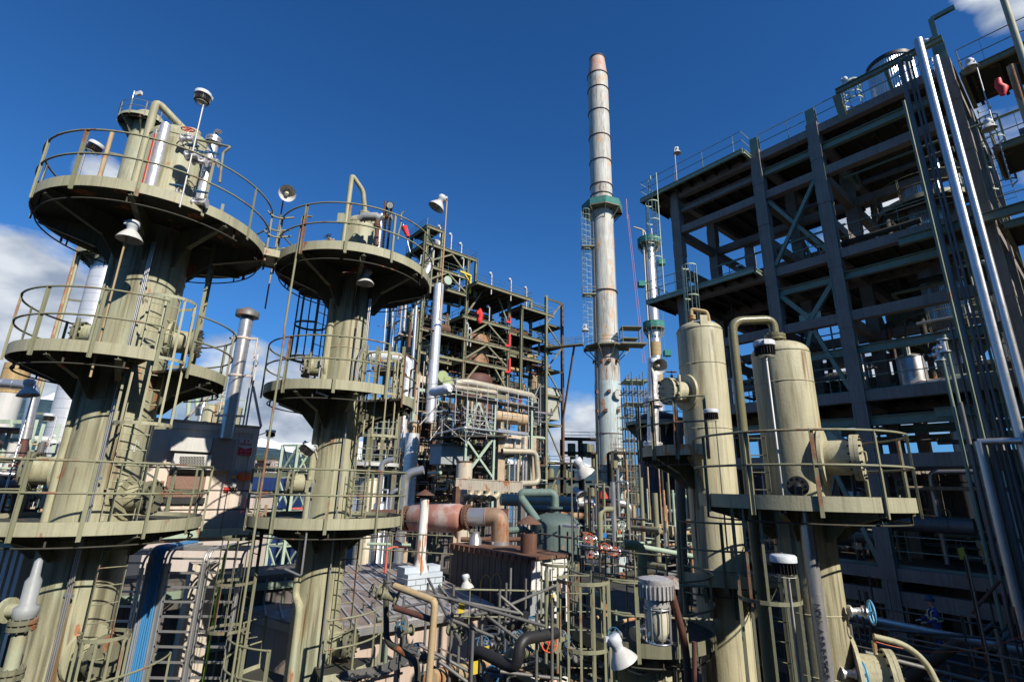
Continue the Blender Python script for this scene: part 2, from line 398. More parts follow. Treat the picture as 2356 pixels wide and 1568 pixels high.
# ------------------------------------------------------------------ assemblies
def hand_rail(mb, pts, h=1.05, r=.022, post=1.4, flat=True, drop=.15, closed=False, lev=(.5, 1.0)):
    """two-rail handrail along a 3-D polyline"""
    pts = [Vector(p) for p in pts]
    for k in lev: mb.tube([p+UP*h*k for p in pts], r, 6, closed)
    seg = list(zip(pts, pts[1:]+([pts[0]] if closed else [])))
    if not closed: seg = seg[:len(pts)-1]
    acc = 0; nxt = 0
    for a, b in seg:
        ln = (b-a).length
        if ln < 1e-6: continue
        while nxt <= acc+ln+1e-6:
            q = a+(b-a)*((nxt-acc)/ln); d = (b-a).normalized()
            mb.bar(q-UP*drop, q+UP*h, .014 if flat else .05, .06 if flat else .05, up=d.cross(UP)) if flat else mb.bar(q-UP*drop, q+UP*h, .05, .05)
            nxt += post
        acc += ln
    return mb
def round_platform(root, c, z, R, Rb, a0=0, a1=2*pi, posts=12, nb=8, gap=None, conduit=True, rail=True, body=olive, railm=None, toem=None, name='platform', drop=.75):
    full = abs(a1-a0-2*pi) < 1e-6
    pl = MB().ringsec(c, Rb+.02, R-.012, z-.05, z, a0, a1, 56).build(name, under, root)
    MB().ringsec(c, R-.012, R+.004, z-.13, z+.09, a0, a1, 64).build('toe_plate', toem or toe, pl)
    mb = MB()
    for i in range(nb):
        a = a0+(a1-a0)*(i+.5)/nb
        d = V(cos(a), sin(a), 0); t = V(-sin(a), cos(a), 0); o = V(c[0], c[1], z-.056)
        mb.prism([o+d*(Rb-.02)-t*.008, o+d*(R-.03)-t*.008, o+d*(R-.03)-t*.008-UP*.13, o+d*(Rb+.42)-t*.008-UP*drop*.55, o+d*(Rb+.10)-t*.008-UP*drop, o+d*(Rb-.02)-t*.008-UP*drop], t*.016)
        mb.prism([o+d*(R-.035)-t*.05-UP*.128, o+d*(Rb+.42)-t*.05-UP*drop*.54, o+d*(Rb+.42)-t*.05-UP*(drop*.54+.012), o+d*(R-.035)-t*.05-UP*.14], t*.10)
    mb.build('bracket', olive_dark, pl)
    if rail:
        g0, g1 = gap if gap else (a0, a1)
        rr = MB()
        for hh in (.55, 1.08): rr.tube(arc(c, R+.03, z+hh, g0, g1, 64), .020, 8, cap=True)
        for i in range(posts):
            a = g0+(g1-g0)*i/(posts-1 if not (full and not gap) else posts)
            d = V(cos(a), sin(a), 0); t = V(-sin(a), cos(a), 0); o = V(c[0], c[1], 0)+d*(R+.016)
            rr.obox(o+UP*(z+.44), d*.005, t*.029, UP*.66)
            rr.obox(o+UP*(z+.44)+d*.018-t*.029, d*.017, t*.006, UP*.66)
        rr.build('railing', railm or olive_rail, pl)
    if conduit:
        cc = MB().tube(arc(c, R-.12, z-.32, a0+.2, a1-.2, 60), .016, 6)
        for i in range(7):
            a = a0+.25+(a1-a0-.5)*i/6; cc.bar(V(c[0]+(R-.12)*cos(a), c[1]+(R-.12)*sin(a), z-.32), V(c[0]+(R-.12)*cos(a), c[1]+(R-.12)*sin(a), z-.06), .03, .03)
        cc.build('conduit', black if False else under, pl)
    return pl
def ladder(root, base, z0, z1, out, w=.42, m=None, cage=None, name='ladder', hoops=None, straps=7, cr=.36, cm=None):
    """vertical ladder; out = horizontal unit vector from ladder to climber"""
    out = Vector(out).normalized(); t = UP.cross(out); b = V(base[0], base[1], 0); mb = MB()
    for k in (-1, 1): mb.obox(b+t*k*w/2+UP*(z0+z1)/2, t*.006, out*.032, UP*(z1-z0)/2)
    z = z0+.15
    while z < z1: mb.tube([b-t*w/2+UP*z, b+t*w/2+UP*z], .011, 6); z += .3
    z = z0+.6
    while z < z1:
        for k in (-1, 1): mb.bar(b+t*k*w/2+UP*z, b+t*k*w/2+UP*z-out*.22, .05, .01)
        z += 2.4
    lo = mb.build(name, m or olive_rail, root)
    if cage:
        cz0, cz1 = cage; cg = MB()
        def hoop(z):
            pts = [b+t*w/2]+[b+out*cr+(t*cos(a)+out*sin(a))*cr*1.02 for a in [pi*(-.12)+pi*1.24*i/14 for i in range(15)]]+[b-t*w/2]
            pts = [p+UP*z for p in pts]
            for p, q in zip(pts, pts[1:]): cg.bar(p, q, .008, .06, UP)
        n = hoops or max(2, int((cz1-cz0)/1.3)+1)
        for i in range(n): hoop(cz0+(cz1-cz0)*i/(n-1))
        for i in range(straps):
            a = pi*(-.05)+pi*1.1*i/(straps-1); q = b+out*cr+(t*cos(a)+out*sin(a))*(cr*1.0)
            cg.obox(q+UP*(cz0+cz1)/2, t*.02, out*.005, UP*(cz1-cz0)/2)
        cg.build('safety_cage', cm or m or olive_rail, lo)
    return lo
def manhole(root, c, az, z, Rb, r=.3, l=.35, m=None, bolt=16, davit=True):
    """bolted manway on a vertical shell"""
    d = V(cos(az), sin(az), 0); o = V(c[0], c[1], z)+d*(Rb-.04)
    mb = MB().cyl(o, o+d*(l+.04), r, 28)
    mb.lathe(o-d*0, [(r*1.75, .0), (r*1.72, .055), (r*1.0, .056)], 32, d)
    n = mb.build('manhole', m or olive, root)
    e = o+d*(l+.04)
    MB().cyl(e, e+d*.06, r*1.3, 32).cyl(e+d*.066, e+d*.125, r*1.3, 32).build('flange_cover', m or olive_dark, n)
    MB().bolts(e+d*.063, d, r*1.17, bolt, .02, .1).build('bolt_ring', black, n)
    if davit:
        t = UP.cross(d)
        g = MB().tube(fil([e+t*r*1.42-UP*r, e+t*r*1.42+UP*r*1.3], .1), .035, 8)
        g.bar(e+t*r*1.25-UP*.1+d*.03, e+t*r*1.5-UP*.1+d*.03, .05, .05).bar(e+t*r*1.25+UP*.12+d*.03, e+t*r*1.5+UP*.12+d*.03, .05, .05)
        g.tube(fil([e+d*.13-UP*.09-t*.1, e+d*.2-UP*.09-t*.1, e+d*.2+UP*.09-t*.1, e+d*.13+UP*.09-t*.1], .03), .012, 6)
        g.build('hinge', m or olive_dark, n)
    return n
def lamp(label, base, top, head=None, kind='bell', tilt=0, az=0, s=1.0, pm=None, name='pole_lamp', cat='lamp', arm=.18):
    """pole lamp; kind bell (white shade), fin (flat cap over black fins), jar (caged glass)"""
    base, top = Vector(base), Vector(top)
    root = T(name, label, cat, base, 'pole lamps around the plant')
    hd = V(sin(az), cos(az), 0)
    hc = top+hd*arm*s
    MB().tube([base, top-UP*.04*s, top+hd*.06*s], .021*s if s < 1.5 else .02*s, 8).build('pole', pm or polem, root)
    ax = (UP*cos(tilt)+hd*sin(tilt)).normalized()
    if kind == 'bell':
        MB().lathe(hc, [(.05*s, .13*s), (.10*s, .12*s), (.115*s, .10*s), (.12*s, 0), (.10*s, -.02*s), (.09*s, -.11*s)], 20, ax).box(hc+ax*.06*s-hd*.1*s, .09*s, .09*s, .07*s).build('housing', lampgrey, root)
        MB().lathe(hc-ax*.09*s, [(.085*s, 0), (.12*s, -.03*s), (.19*s, -.12*s), (.235*s, -.2*s), (.24*s, -.215*s), (.228*s, -.2*s), (.18*s, -.115*s), (.1*s, -.02*s)], 28, ax, cap=False).build('lamp_shade', white, root)
        g = MB().lathe(hc-ax*.1*s, [(.055*s, 0), (.062*s, -.06*s), (.055*s, -.13*s), (.02*s, -.165*s), (0.001, -.17*s)], 14, ax).build('bulb', glassm, root)
    elif kind == 'fin':
        MB().lathe(hc, [(.03*s, .12*s), (.17*s, .11*s), (.19*s, .09*s), (.19*s, .01*s), (.14*s, -.01*s)], 26, ax).box(hc-hd*.14*s+ax*.05*s, .1*s, .13*s, .09*s).build('housing', lampgrey, root)
        f = MB().lathe(hc, [(.13*s, -.01*s), (.13*s, -.15*s), (.1*s, -.17*s)], 20, ax)
        x = ax.orthogonal().normalized(); y = ax.cross(x)
        for i in range(22):
            a = 2*pi*i/22; d = x*cos(a)+y*sin(a); f.obox(hc-ax*.085*s+d*.155*s, d*.022*s, ax.cross(d)*.004*s, ax*.068*s)
        f.build('heat_sink', black, root)
        MB().lathe(hc-ax*.165*s, [(.11*s, 0), (.1*s, -.02*s), (.001, -.035*s)], 18, ax).tube([hc-ax*.2*s+(x*cos(2*pi*i/16)+y*sin(2*pi*i/16))*.15*s for i in range(16)], .006*s, 5, True).build('lens', glassm, root)
    return root
def pipe(label, pts, r, m, bend=None, n=10, seams=0, flange=None, name='pipe', group=None, cat='pipe', sr=1.05):
    mb = MB().tube(fil(pts, bend if bend is not None else r*3), r, n, seams=seams, sr=sr)
    if flange:
        pv = [Vector(p) for p in pts]
        for (i, t) in flange:
            o = pv[i].lerp(pv[i+1], t); d = (pv[i+1]-pv[i]).normalized()
            mb.cyl(o-d*.05, o-d*.008, r*1.7, 18).cyl(o+d*.008, o+d*.05, r*1.7, 18).bolts(o, d, r*1.45, 8, r*.12, .075)
    return S(name, mb, m, label, cat, group)
def rpipe(label, pts, r, m, keep=.1, **k):
    """background pipes: the large ones are things, the thin rest is gathered as one mass"""
    if r >= keep: return pipe(label, pts, r, m, **k)
    STUFF(m).tube(fil(pts, r*3), r, 8)
def handwheel(mb, c, axis, r, rr=None):
    axis = Vector(axis).normalized(); x = axis.orthogonal().normalized(); y = axis.cross(x); c = Vector(c)
    mb.tube([c+(x*cos(2*pi*i/20)+y*sin(2*pi*i/20))*r for i in range(20)], rr or r*.1, 6, True)
    for i in range(4):
        a = pi/2*i+.4; mb.tube([c, c+(x*cos(a)+y*sin(a))*r], r*.07, 5)
    mb.cyl(c-axis*r*.12, c+axis*r*.12, r*.18, 8)
def valve(label, c, axis, stem, r=.06, wr=.13, bm=None, wm=None, group=None, name='gate_valve'):
    c = Vector(c); axis = Vector(axis).normalized(); stem = Vector(stem).normalized()
    root = T(name, label, 'valve', c, group)
    b = MB().cyl(c-axis*r*2, c+axis*r*2, r, 12)
    for k in (-1, 1): b.cyl(c+axis*k*r*2, c+axis*k*r*2.5, r*1.8, 14)
    b.lathe(c, [(r*1.15, 0), (r*1.2, r*1.2), (r*1.5, r*1.25), (r*1.5, r*1.7), (r*.6, r*1.75), (r*.45, r*3)], 12, stem)
    b.build('valve_body', bm or dull, root)
    h = MB().cyl(c+stem*r*2.6, c+stem*(r*4.6), r*.14, 6); handwheel(h, c+stem*r*4, stem, wr); h.build('handwheel', wm or bluew, root)
    return root
# ================================================================== the five column towers
def shell_mesh(c, prof, n=48): return MB().lathe(V(c[0], c[1], 0), prof, n)
def dome(R, z0, h, k=8): return [(R*cos(pi/2*i/k), z0+h*sin(pi/2*i/k)) for i in range(k+1)]
DEG = radians
def seam(mb, c, R, z, r=.012): mb.tube([V(c[0]+R*cos(2*pi*i/48), c[1]+R*sin(2*pi*i/48), z) for i in range(48)], r, 5, True)

# ---- tower on the left
A = (-8.17, 10.5)
ta = T('column_tower', 'thick olive column tower at far left, its top platform the widest of all', 'column tower', (A[0], A[1], -12), 'olive column towers with round platforms')
sh = shell_mesh(A, [(.70, -12), (.70, -1.1), (.68, -1.09), (.68, 7.75)]+dome(.68, 7.75, .42)[1:])
for z in (-3.3, 1.5, 4.3, 7.7): seam(sh, A, .685, z)
sh.build('shell', olive, ta)
aB = atan2(2.2, 3.97)
round_platform(ta, A, 5.4, 2.2, .68, posts=13, nb=8, gap=(aB+.14, aB+2*pi-.14), drop=.85)
round_platform(ta, A, 2.28, 1.87, .68, DEG(-250), DEG(-40), posts=8, nb=6, drop=.75)
round_platform(ta, A, 2.15, 1.87, .68, DEG(-22), DEG(95), posts=4, nb=3)
round_platform(ta, A, -.8, 1.87, .68, posts=13, nb=6, drop=.6)
ladder(ta, (A[0]+.80, A[1]-.42), -.8, 3.7, (.72, -.69, 0), w=.5, cage=(1.0, 3.5), hoops=3, cr=.46, straps=6, m=olive)
ladder(ta, (A[0]+1.05, A[1]+.45), 2.2, 6.4, (.9, .42, 0), w=.42, m=olive_rail)
ladder(ta, (A[0]+.98, A[1]-.5), -8, .3, (.8, -.6, 0), w=.42, m=olive_rail, cage=(-4.2, -2.6), hoops=3)
manhole(ta, A, DEG(197), .12, .68, .27, .42); manhole(ta, A, DEG(190), 2.95, .68, .2, .3, bolt=12)
manhole(ta, A, DEG(22), 2.95, .68, .25, .4); manhole(ta, A, DEG(0), -.35, .68, .25, .32); manhole(ta, A, DEG(-14), -3.05, .68, .27, .3)
# conduits clipped to the shell, facing the camera
cx = P(235, 1035, 9.86).x
mb = MB()
for k in range(3): mb.tube([V(cx+.045*k, 9.85-.012*k, -9), V(cx+.045*k, 9.85-.012*k, 4.9)], .013, 6)
for z in (-6, -4, -2, 0, 2, 4): mb.bar(V(cx-.05, 9.86, z), V(cx+.15, 9.82, z), .02, .05)
mb.build('conduit', silverp, ta)
gx = P(200, 838, 9.95).x
g1 = P(431, 318, 10.35)
MB().tube(fil([V(gx, 9.95, -.8), V(gx, 9.95, ZAT(gx, 9.95, 232)), V(-8.1, 10.45, ZAT(gx, 9.95, 232)-.45), V(-7.95, 10.5, 8.0)], .18), .085, 12).cyl(V(-7.95, 10.5, 8.1), V(-7.95, 10.5, 8.16), .17).cyl(V(-7.95, 10.5, 8.17), V(-7.95, 10.5, 8.23), .17).build('overhead_pipe', olive, ta)
# curled rails of the crossing between the two highest platforms
B = (-4.3, 12.7)
ab = V(cos(aB), sin(aB), 0); pr = V(-sin(aB), cos(aB), 0); mA = V(A[0], A[1], 5.4)+ab*2.16
MB().obox(mA+ab*.2-UP*.03, ab*.22, pr*.42, UP*.03).obox(mA+ab*.2+pr*.42, ab*.22, pr*.006, UP*.09).obox(mA+ab*.2-pr*.42-UP*.01, ab*.22, pr*.006, UP*.09).build('crossing_plate', toe, ta)
mb = MB()
for s_ in (-1, 1):
    for h in (.55, 1.08):
        q = mA+pr*s_*.38+UP*h-ab*.08
        mb.tube(fil([q, q+ab*.12-UP*.10, q+ab*.3-UP*.13, q+ab*.48-UP*.05, q+ab*.62], .12), .024, 8)
mb.build('crossing_rail', olive_rail, ta)

# ---- tower right of it
tb = T('column_tower', 'slimmer olive column tower right of the thick one, their top platforms joined', 'column tower', (B[0], B[1], -12), 'olive column towers with round platforms')
sh = shell_mesh(B, [(.52, -12), (.52, -1.3), (.5, -1.29), (.5, 5.2), (.46, 5.6), (.46, 6.9)]+dome(.46, 6.9, .3)[1:])
for z in (-1.8, 1.2, 3.3, 6.9): seam(sh, B, .5 if z < 5 else .46, z)
sh.build('shell', olive, tb)
round_platform(tb, B, 5.38, 2.0, .5, posts=12, nb=8, gap=(aB+pi+.16, aB+3*pi-.16), drop=.95)
round_platform(tb, B, 2.12, 1.8, .5, DEG(-300), DEG(-40), posts=8, nb=6, drop=.8)
round_platform(tb, B, 2.0, 1.8, .5, DEG(-22), DEG(35), posts=3, nb=2)
round_platform(tb, B, -.8, 1.74, .5, posts=10, nb=6, drop=.65)
ladder(tb, (B[0]+.74, B[1]-.12), -.8, 3.4, (.85, -.5, 0), w=.45, cage=(1.1, 3.1), hoops=3, cr=.44, m=olive)
ladder(tb, (B[0]-.9, B[1]+.35), 1.9, 5.3, (-.9, .4, 0), w=.42, cage=(3.2, 5.1), hoops=3, cr=.4, m=olive_dark)
ladder(tb, (B[0]+.7, B[1]-.3), -9, .3, (.7, -.7, 0), w=.42)
manhole(tb, B, DEG(-158), 2.8, .5, .22, .36); manhole(tb, B, DEG(-162), -.02, .5, .22, .36); manhole(tb, B, DEG(-8), -3.4, .5, .24, .3)
lx = P(742, 900, 12.35).x
MB().tube(fil([V(lx, 12.3, 4.6), V(lx, 12.3, -2.4), V(lx+.18, 12.15, -2.6), V(lx+.18, 12.15, -11)], .12), .085, 12).build('side_pipe', olive, tb)
x1 = P(812, 850, 12.2).x
MB().tube([V(x1, 12.19, 3.9), V(x1, 12.19, -10)], .02, 6).tube(fil([V(x1+.22, 12.22, 4.6), V(x1+.22, 12.22, 3.4), V(x1+.1, 12.2, 3.1), V(x1+.1, 12.2, 2.1)], .1), .016, 6).tube(fil([V(x1+.26, 12.22, 4.6), V(x1+.26, 12.22, 3.4), V(x1+.14, 12.2, 3.1), V(x1+.14, 12.2, 2.1)], .1), .016, 6).build('conduit', silverp, tb)
px_, pz_ = P(800, 480, 12.25).x, ZAT(P(800, 480, 12.25).x, 12.25, 402)
MB().tube(fil([V(px_, 12.25, 5.4), V(px_, 12.25, pz_), V(-4.3, 12.5, pz_-.35), V(-4.22, 12.65, 7.3), V(-4.22, 12.65, 7.15)], .12), .065, 12).cyl(V(-4.22, 12.65, 7.22), V(-4.22, 12.65, 7.27), .17).cyl(V(-4.22, 12.65, 7.28), V(-4.22, 12.65, 7.33), .17).bolts(V(-4.22, 12.65, 7.275), UP, .14, 10, .015, .07).build('overhead_pipe', olive, tb)

# ---- vessel behind the right vessel
C = (4.68, 12.0)
tcv = T('pressure_vessel', 'left one of two cream vessels, slimmer, its bolted manway facing left', 'vessel', (C[0], C[1], -12), 'cream vessels right of centre')
ct = ZAT(4.68, 12, 745)
sh = shell_mesh(C, [(.54, -12), (.54, ct-.22)]+dome(.54, ct-.22, .26)[1:])
for z in (-1.6, ct-1.1, ct-.22, 1.4): seam(sh, C, .545, z, .009)
sh.build('shell', cream, tcv)
cpl = round_platform(tcv, C, .86, 1.6, .54, DEG(-200), DEG(-112), posts=5, nb=3, toem=creamr)
round_platform(tcv, C, -1.7, 1.15, .54, DEG(-150), DEG(-20), posts=4, nb=3)
manhole(tcv, C, DEG(-163), 2.25, .54, .25, .4, m=cream)
mb = MB().tube(fil([V(4.5, 11.95, ct-.05), V(4.5, 11.95, ct+.38), V(4.86, 11.85, ct+.28), V(4.9, 11.85, ct-.05)], .08), .045, 10).cyl(V(4.5, 11.95, ct+.1), V(4.5, 11.95, ct+.14), .1).cyl(V(4.5, 11.95, ct+.16), V(4.5, 11.95, ct+.2), .1)
mb.build('vent_pipe', rustpipe, tcv)
MB().obox(V(4.62, 11.5, ct-.2), V(.09, 0, 0), V(0, .02, 0), UP*.26).build('lifting_lug', cream, tcv)

# ---- vessel in the right foreground
D = (5.25, 9.5)
td = T('pressure_vessel', 'right one of two cream vessels, wider, inside a curved railed platform', 'vessel', (D[0], D[1], -12), 'cream vessels right of centre')
dt = ZAT(5.25, 9.5, 790)
sh = shell_mesh(D, [(.49, -12), (.49, -.5), (.51, -.45), (.51, dt-.22)]+dome(.51, dt-.22, .25)[1:])
for z in (-1.9, -2.8, dt-.24, 2.0): seam(sh, D, .513 if z > 0 else .493, z, .009)
sh.build('shell', cream, td)
round_platform(td, D, -.12, 1.7, .5, DEG(-205), DEG(50), posts=9, nb=5, drop=.6, body=cream)
manhole(td, D, DEG(-40), .62, .51, .30, .42, m=cream)
manhole(td, D, DEG(-22), -2.85, .49, .36, .42, m=cream)
mb = MB().cyl(V(5.2, 9.5, dt-.05), V(5.2, 9.5, dt+.08), .1).cyl(V(5.2, 9.5, dt+.06), V(5.2, 9.5, dt+.11), .19, 20).cyl(V(5.2, 9.5, dt+.12), V(5.2, 9.5, dt+.17), .19, 20).bolts(V(5.2, 9.5, dt+.115), UP, .155, 10, .018, .08)
mb.tube(fil([V(5.2, 9.5, dt+.12), V(5.2, 9.5, dt+.50), V(P(1698, 880, 9.42).x, 9.42, dt+.42), V(P(1698, 880, 9.42).x, 9.42, -3.6)], .24, 8), .085, 14).build('overhead_pipe', mat('glossy_olive_pipe', (.17, .16, .09), .3, streak=.1, dirt=.3), td)
mb = MB().cyl(V(5.0, 9.0, .30), V(5.05, 9.04, .30), .1)
dd = V(-.47, -.88, 0); o = V(D[0], D[1], .12)+dd*.49
mb = MB().cyl(o, o+dd*.12, .09).cyl(o+dd*.1, o+dd*.14, .17, 20).cyl(o+dd*.15, o+dd*.19, .17, 20).bolts(o+dd*.145, dd, .14, 10, .02, .06)
mb.tube(fil([o+dd*.15, o+dd*.34, o+dd*.34-UP*.32], .1), .06, 10).build('drain_nozzle', black, td)
dlx = P(1764, 1300, 9.35).x; ladder(td, (dlx, 9.35), -8.5, 1.0, (-.45, -.89, 0), w=.42, cage=(-4.6, -.15), hoops=4, cr=.46, straps=7, m=olive_dark, cm=olive_rail)
for a_, w_, z0, z1, mm in ((-150, 34, .7, -6, runm), (-165, 26, .6, -4, runm), (-120, 30, ct-.3, 1.5, grimem), (-80, 26, ct-.3, 2.2, grimem), (-40, 24, .6, -4, grimem)): stain(tcv, C, .54, a_, w_, z0, z1, mm)
for a_, w_, z0, z1, mm in ((-150, 30, dt-.3, .6, grimem), (-95, 40, dt-.3, 1.2, grimem), (-70, 18, dt-.25, 1.8, runm), (-125, 14, 2.2, .3, runm)): stain(td, D, .51, a_, w_, z0, z1, mm)
for a_, w_, z0, z1, mm in ((-100, 30, -1.0, -6, grimem), (-70, 34, -1.0, -6, grimem), (-30, 20, -1, -5, runm)): stain(td, D, .49, a_, w_, z0, z1, mm)
for a_, w_, z0, z1, mm in ((-70, 40, 5.2, 2.4, grimem), (-30, 30, 5.2, 2.4, grimem), (-110, 40, 2.1, -.5, grimem), (-60, 44, 2.1, -.5, grimem), (-85, 14, .2, -.78, runm), (-120, 18, .8, -.78, runm), (-40, 16, 1, -.7, runm), (-90, 60, 7.6, 5.5, grimem)): stain(ta, A, .68, a_, w_, z0, z1, mm)
for a_, w_, z0, z1, mm in ((-60, 50, -1.2, -6, grimem), (-95, 30, -1.2, -7, grimem), (-50, 14, -1.2, -6, runm), (-20, 22, -1.3, -6, grimem)): stain(ta, A, .70, a_, w_, z0, z1, mm)
for a_, w_, z0, z1, mm in ((-60, 30, 5.2, 2.2, runm), (-100, 40, 5.2, 2.2, grimem), (-75, 40, 1.9, -.7, grimem), (-110, 30, 1.9, -.7, grimem)): stain(tb, B, .50, a_, w_, z0, z1, mm)
for a_, w_, z0, z1, mm in ((-80, 40, -1.4, -7, grimem), (-50, 30, -1.4, -7, grimem), (-95, 12, -1.4, -6, runm)): stain(tb, B, .52, a_, w_, z0, z1, mm)
# cladded pipe up the vessel with stencilled lettering
nx, ny = P(1868, 1300, 8.72).x, 8.72
pn = T('insulated_pipe', 'smooth silver clad pipe stencilled NON-ASBESTOS standing beside the right cream vessel', 'pipe', (nx, ny, -12))
MB().tube([V(nx, ny, -12), V(nx, ny, -.2)], .105, 20, seams=1.35, sr=1.02).build('cladding', silverp, pn)
tz = ZAT(nx, ny, 1478)
for i, chh in enumerate('NON-ASBESTOS'):
    # each letter reads down the pipe
    text_mesh(chh, .12, V(nx-.062, ny-.093, tz+.52-i*.085), V(-.12, -.2, -1).normalized(), V(.85, -.5, 0), inkdark, 'stencil_letter', pn, .002, .002)

# ---- insulated column behind the left tower
E_ = (-29.5, 34.0)
te = T('distillation_column', 'tan topped silver clad column with a rusty riser, standing behind the thick left tower', 'column tower', (E_[0], E_[1], -12))
et = ZAT(E_[0], E_[1], 264)
shell_mesh(E_, [(1.08, -12), (1.08, 15.0)]).build('cladding', silver, te)
shell_mesh(E_, [(.98, 15.0), (.98, et-.5)]+dome(.98, et-.5, .6)[1:]).build('shell', olive, te)
round_platform(te, E_, ZAT(*E_, 294), 1.9, .98, posts=12, nb=8, drop=1.2)
round_platform(te, E_, ZAT(*E_, 600), 2.0, 1.1, posts=12, nb=8)
ex = E_[0]-1.9
MB().tube([V(ex, 33.2, -9), V(ex, 33.2, et-2.4)], .15, 10).build('riser', rustpipe, te)
MB().tube([V(ex+.35, 33, -9), V(ex+.35, 33, 16)], .1, 8).build('riser', olive, te)
for z in range(-8, int(et), 4): MB().bar(V(ex, 33.2, z), V(E_[0], E_[1], z), .12, .12).build('pipe_bracket', olive_dark, te)

# ---- fittings on the highest left platform
g = T('level_gauge', 'silver wrapped level gauge with a red and white scale on the thick left tower', 'gauge', (-8.02, 9.66, 5.4))
MB().tube([V(-7.97, 9.66, 5.42), V(-7.97, 9.66, 7.75)], [.10, .10], 14).build('insulation_jacket', silverw, g)
MB().obox(V(-8.13, 9.60, 6.5), V(.055, -.03, 0), V(.004, .008, 0), UP*1.05).build('scale', white, g)
MB().obox(V(-8.09, 9.57, 6.45), V(.016, -.009, 0), V(.004, .008, 0), UP*.98).build('indicator', redm, g)
g = T('level_bridle', 'second wrapped bridle pipe at the right side of the thick left tower top', 'gauge', (-7.15, 10.1, 5.4))
MB().tube([V(-7.12, 10.1, 5.4), V(-7.12, 10.1, 7.6)], .115, 14, seams=.3).build('insulation_jacket', silverw, g)
MB().cyl(V(-7.12, 10.1, 7.6), V(-7.12, 10.1, 7.66), .17).cyl(V(-7.12, 10.1, 7.68), V(-7.12, 10.1, 7.74), .17).bolts(V(-7.12, 10.1, 7.67), UP, .14, 8, .018, .08).tube(fil([V(-7.12, 10.1, 7.7), V(-7.12, 10.1, 7.95), V(-6.95, 10.0, 7.85)], .06), .05).build('flange', silverp, g)
for n_, (x, y, Y, st, lab) in enumerate([(432, 302+18, 9.8, (0, -.3, 1), 'red capped bleed valve where the tall bent pipe enters the thick left tower'), (443, 400-42, 9.6, (0, -.4, 1), 'blue wheeled valve beside the silver gauge top on the thick left tower'), (460, 372, 9.75, (.1, -.4, 1), 'blue wheeled valve behind the tall lamp pole on the thick left tower'), (487, 374, 9.9, (.1, -.4, 1), 'blue wheeled valve atop the right bridle of the thick left tower'), (406, 452, 9.1, (.1, -.4, 1), 'blue wheeled valve low beside the tall lamp pole on the highest platform'), (460, 466, 9.1, (.1, -.4, 1), 'blue wheeled valve low at the right rail of the highest platform')]):
    valve(lab, P(x, y, Y), (1, .2, 0), st, .055, .13, silverw, bluew if n_ else redm, 'valves on the thick left tower')
pipe('bent olive instrument line arching over the right of the thick left tower', [P(432, 330, 10.2), P(438, 318, 10.2), P(530, 338, 9.7), P(513, 352, 9.7), P(505, 420, 9.7)], .028, olive_rail, .05)
pipe('thin rod with a small white vane standing on the silver column top', [V(E_[0]-.9, 33, et-.8), V(E_[0]-.9, 33, ZAT(E_[0]-.9, 33, 210))], .03, silverp, name='mast', cat='mast')
v0 = V(E_[0]-.85, 33, ZAT(E_[0]-.9, 33, 212)); S('bird_vane', MB().prism([v0, v0+V(.5, -.1, .1), v0+V(.55, -.1, -.2), v0+V(.1, 0, -.3)], V(.04, .2, 0)), white, 'small white vane fixed to the rod over the silver column', 'vane')
# ---- fittings on the second tower top
g = T('chain_level_gauge', 'dark jointed level gauge with two rows of links on the second tower top', 'gauge', P(885, 575, 11.9))
o = P(885, 578, 11.9); mb = MB()
for k in (-.06, .06):
    for i in range(16): mb.box(o+V(k, 0, .08+i*.085), .055, .06, .06)
    mb.tube([o+V(k, .02, 0), o+V(k, .02, 1.45)], .02)
mb.build('gauge_body', black, g); MB().tube([o+V(-.2, .05, .05), o+V(-.2, .05, 1.1)], .06, 10).build('insulation_jacket', silverw, g)
g = T('pressure_gauge', 'round white faced pressure gauge on a thin stem over the second tower', 'gauge', P(897, 520, 11.8))
o = P(897, 472, 11.8); fd = -o.normalized()
MB().cyl(o-fd*.03, o+fd*.03, .1, 24).tube([o-UP*.08, o-UP*.6], .016).build('gauge_case', black, g); MB().cyl(o+fd*.031, o+fd*.036, .082, 24).build('dial', white, g)
MB().obox(o+fd*.04+UP*.02, V(.02, 0, .03), fd*.002, V(.003, 0, -.003)).build('needle', black, g)
g = T('wrapped_fitting', 'grey cloth wrapped pipe fitting across the vessel on the second tower top', 'fitting', P(850, 560, 11.7))
MB().tube([P(826, 505, 11.75), P(836, 498, 11.75), P(866, 499, 11.75), P(876, 504, 11.75)], [.08, .11, .12, .09], 12).build('cloth_wrap', grey, g)
pipe('rust brown standpipe right of the vessel on the second tower', [P(867, 565, 11.6), P(868, 505, 11.6)], .055, rust, flange=[(0, .75)])
pipe('thin brown vent with small valve beside the second tower vessel', [P(884, 520, 12.3), P(886, 462, 12.3)], .025, rust)
for x, y, lab in ((846, 505, 'small brown handwheel valve over the grey wrapped fitting'), (893, 500, 'green tagged valve under the round pressure gauge'), (760, 555, 'small black valve on the left floor of the second tower top')):
    valve(lab, P(x, y, 11.9), (1, 0, .1), (-.2, -.7, .5), .04, .09, rustpipe, black, 'small valves on the second tower top')
pipe('bent instrument tubing at the right rail of the second tower top', [P(915, 552, 11.4), P(917, 535, 11.4), P(923, 515, 11.4), P(923, 492, 11.4), P(930, 487, 11.4)], .022, olive_rail, .05)
mb = MB().box(P(785, 502, 11.3), .16, .1, .24); S('junction_box', mb, olive, 'olive junction box on the top rail of the second tower', 'junction box', 'junction boxes on rails')
S('junction_box', MB().box(P(734, 838-3, 11.2), .19, .1, .24), olive, 'olive junction box on the middle platform rail of the second tower', 'junction box', 'junction boxes on rails')
S('junction_box', MB().box(P(714, 1117, 11.2), .17, .1, .26), olive, 'olive junction box on the lowest platform rail of the second tower', 'junction box', 'junction boxes on rails')
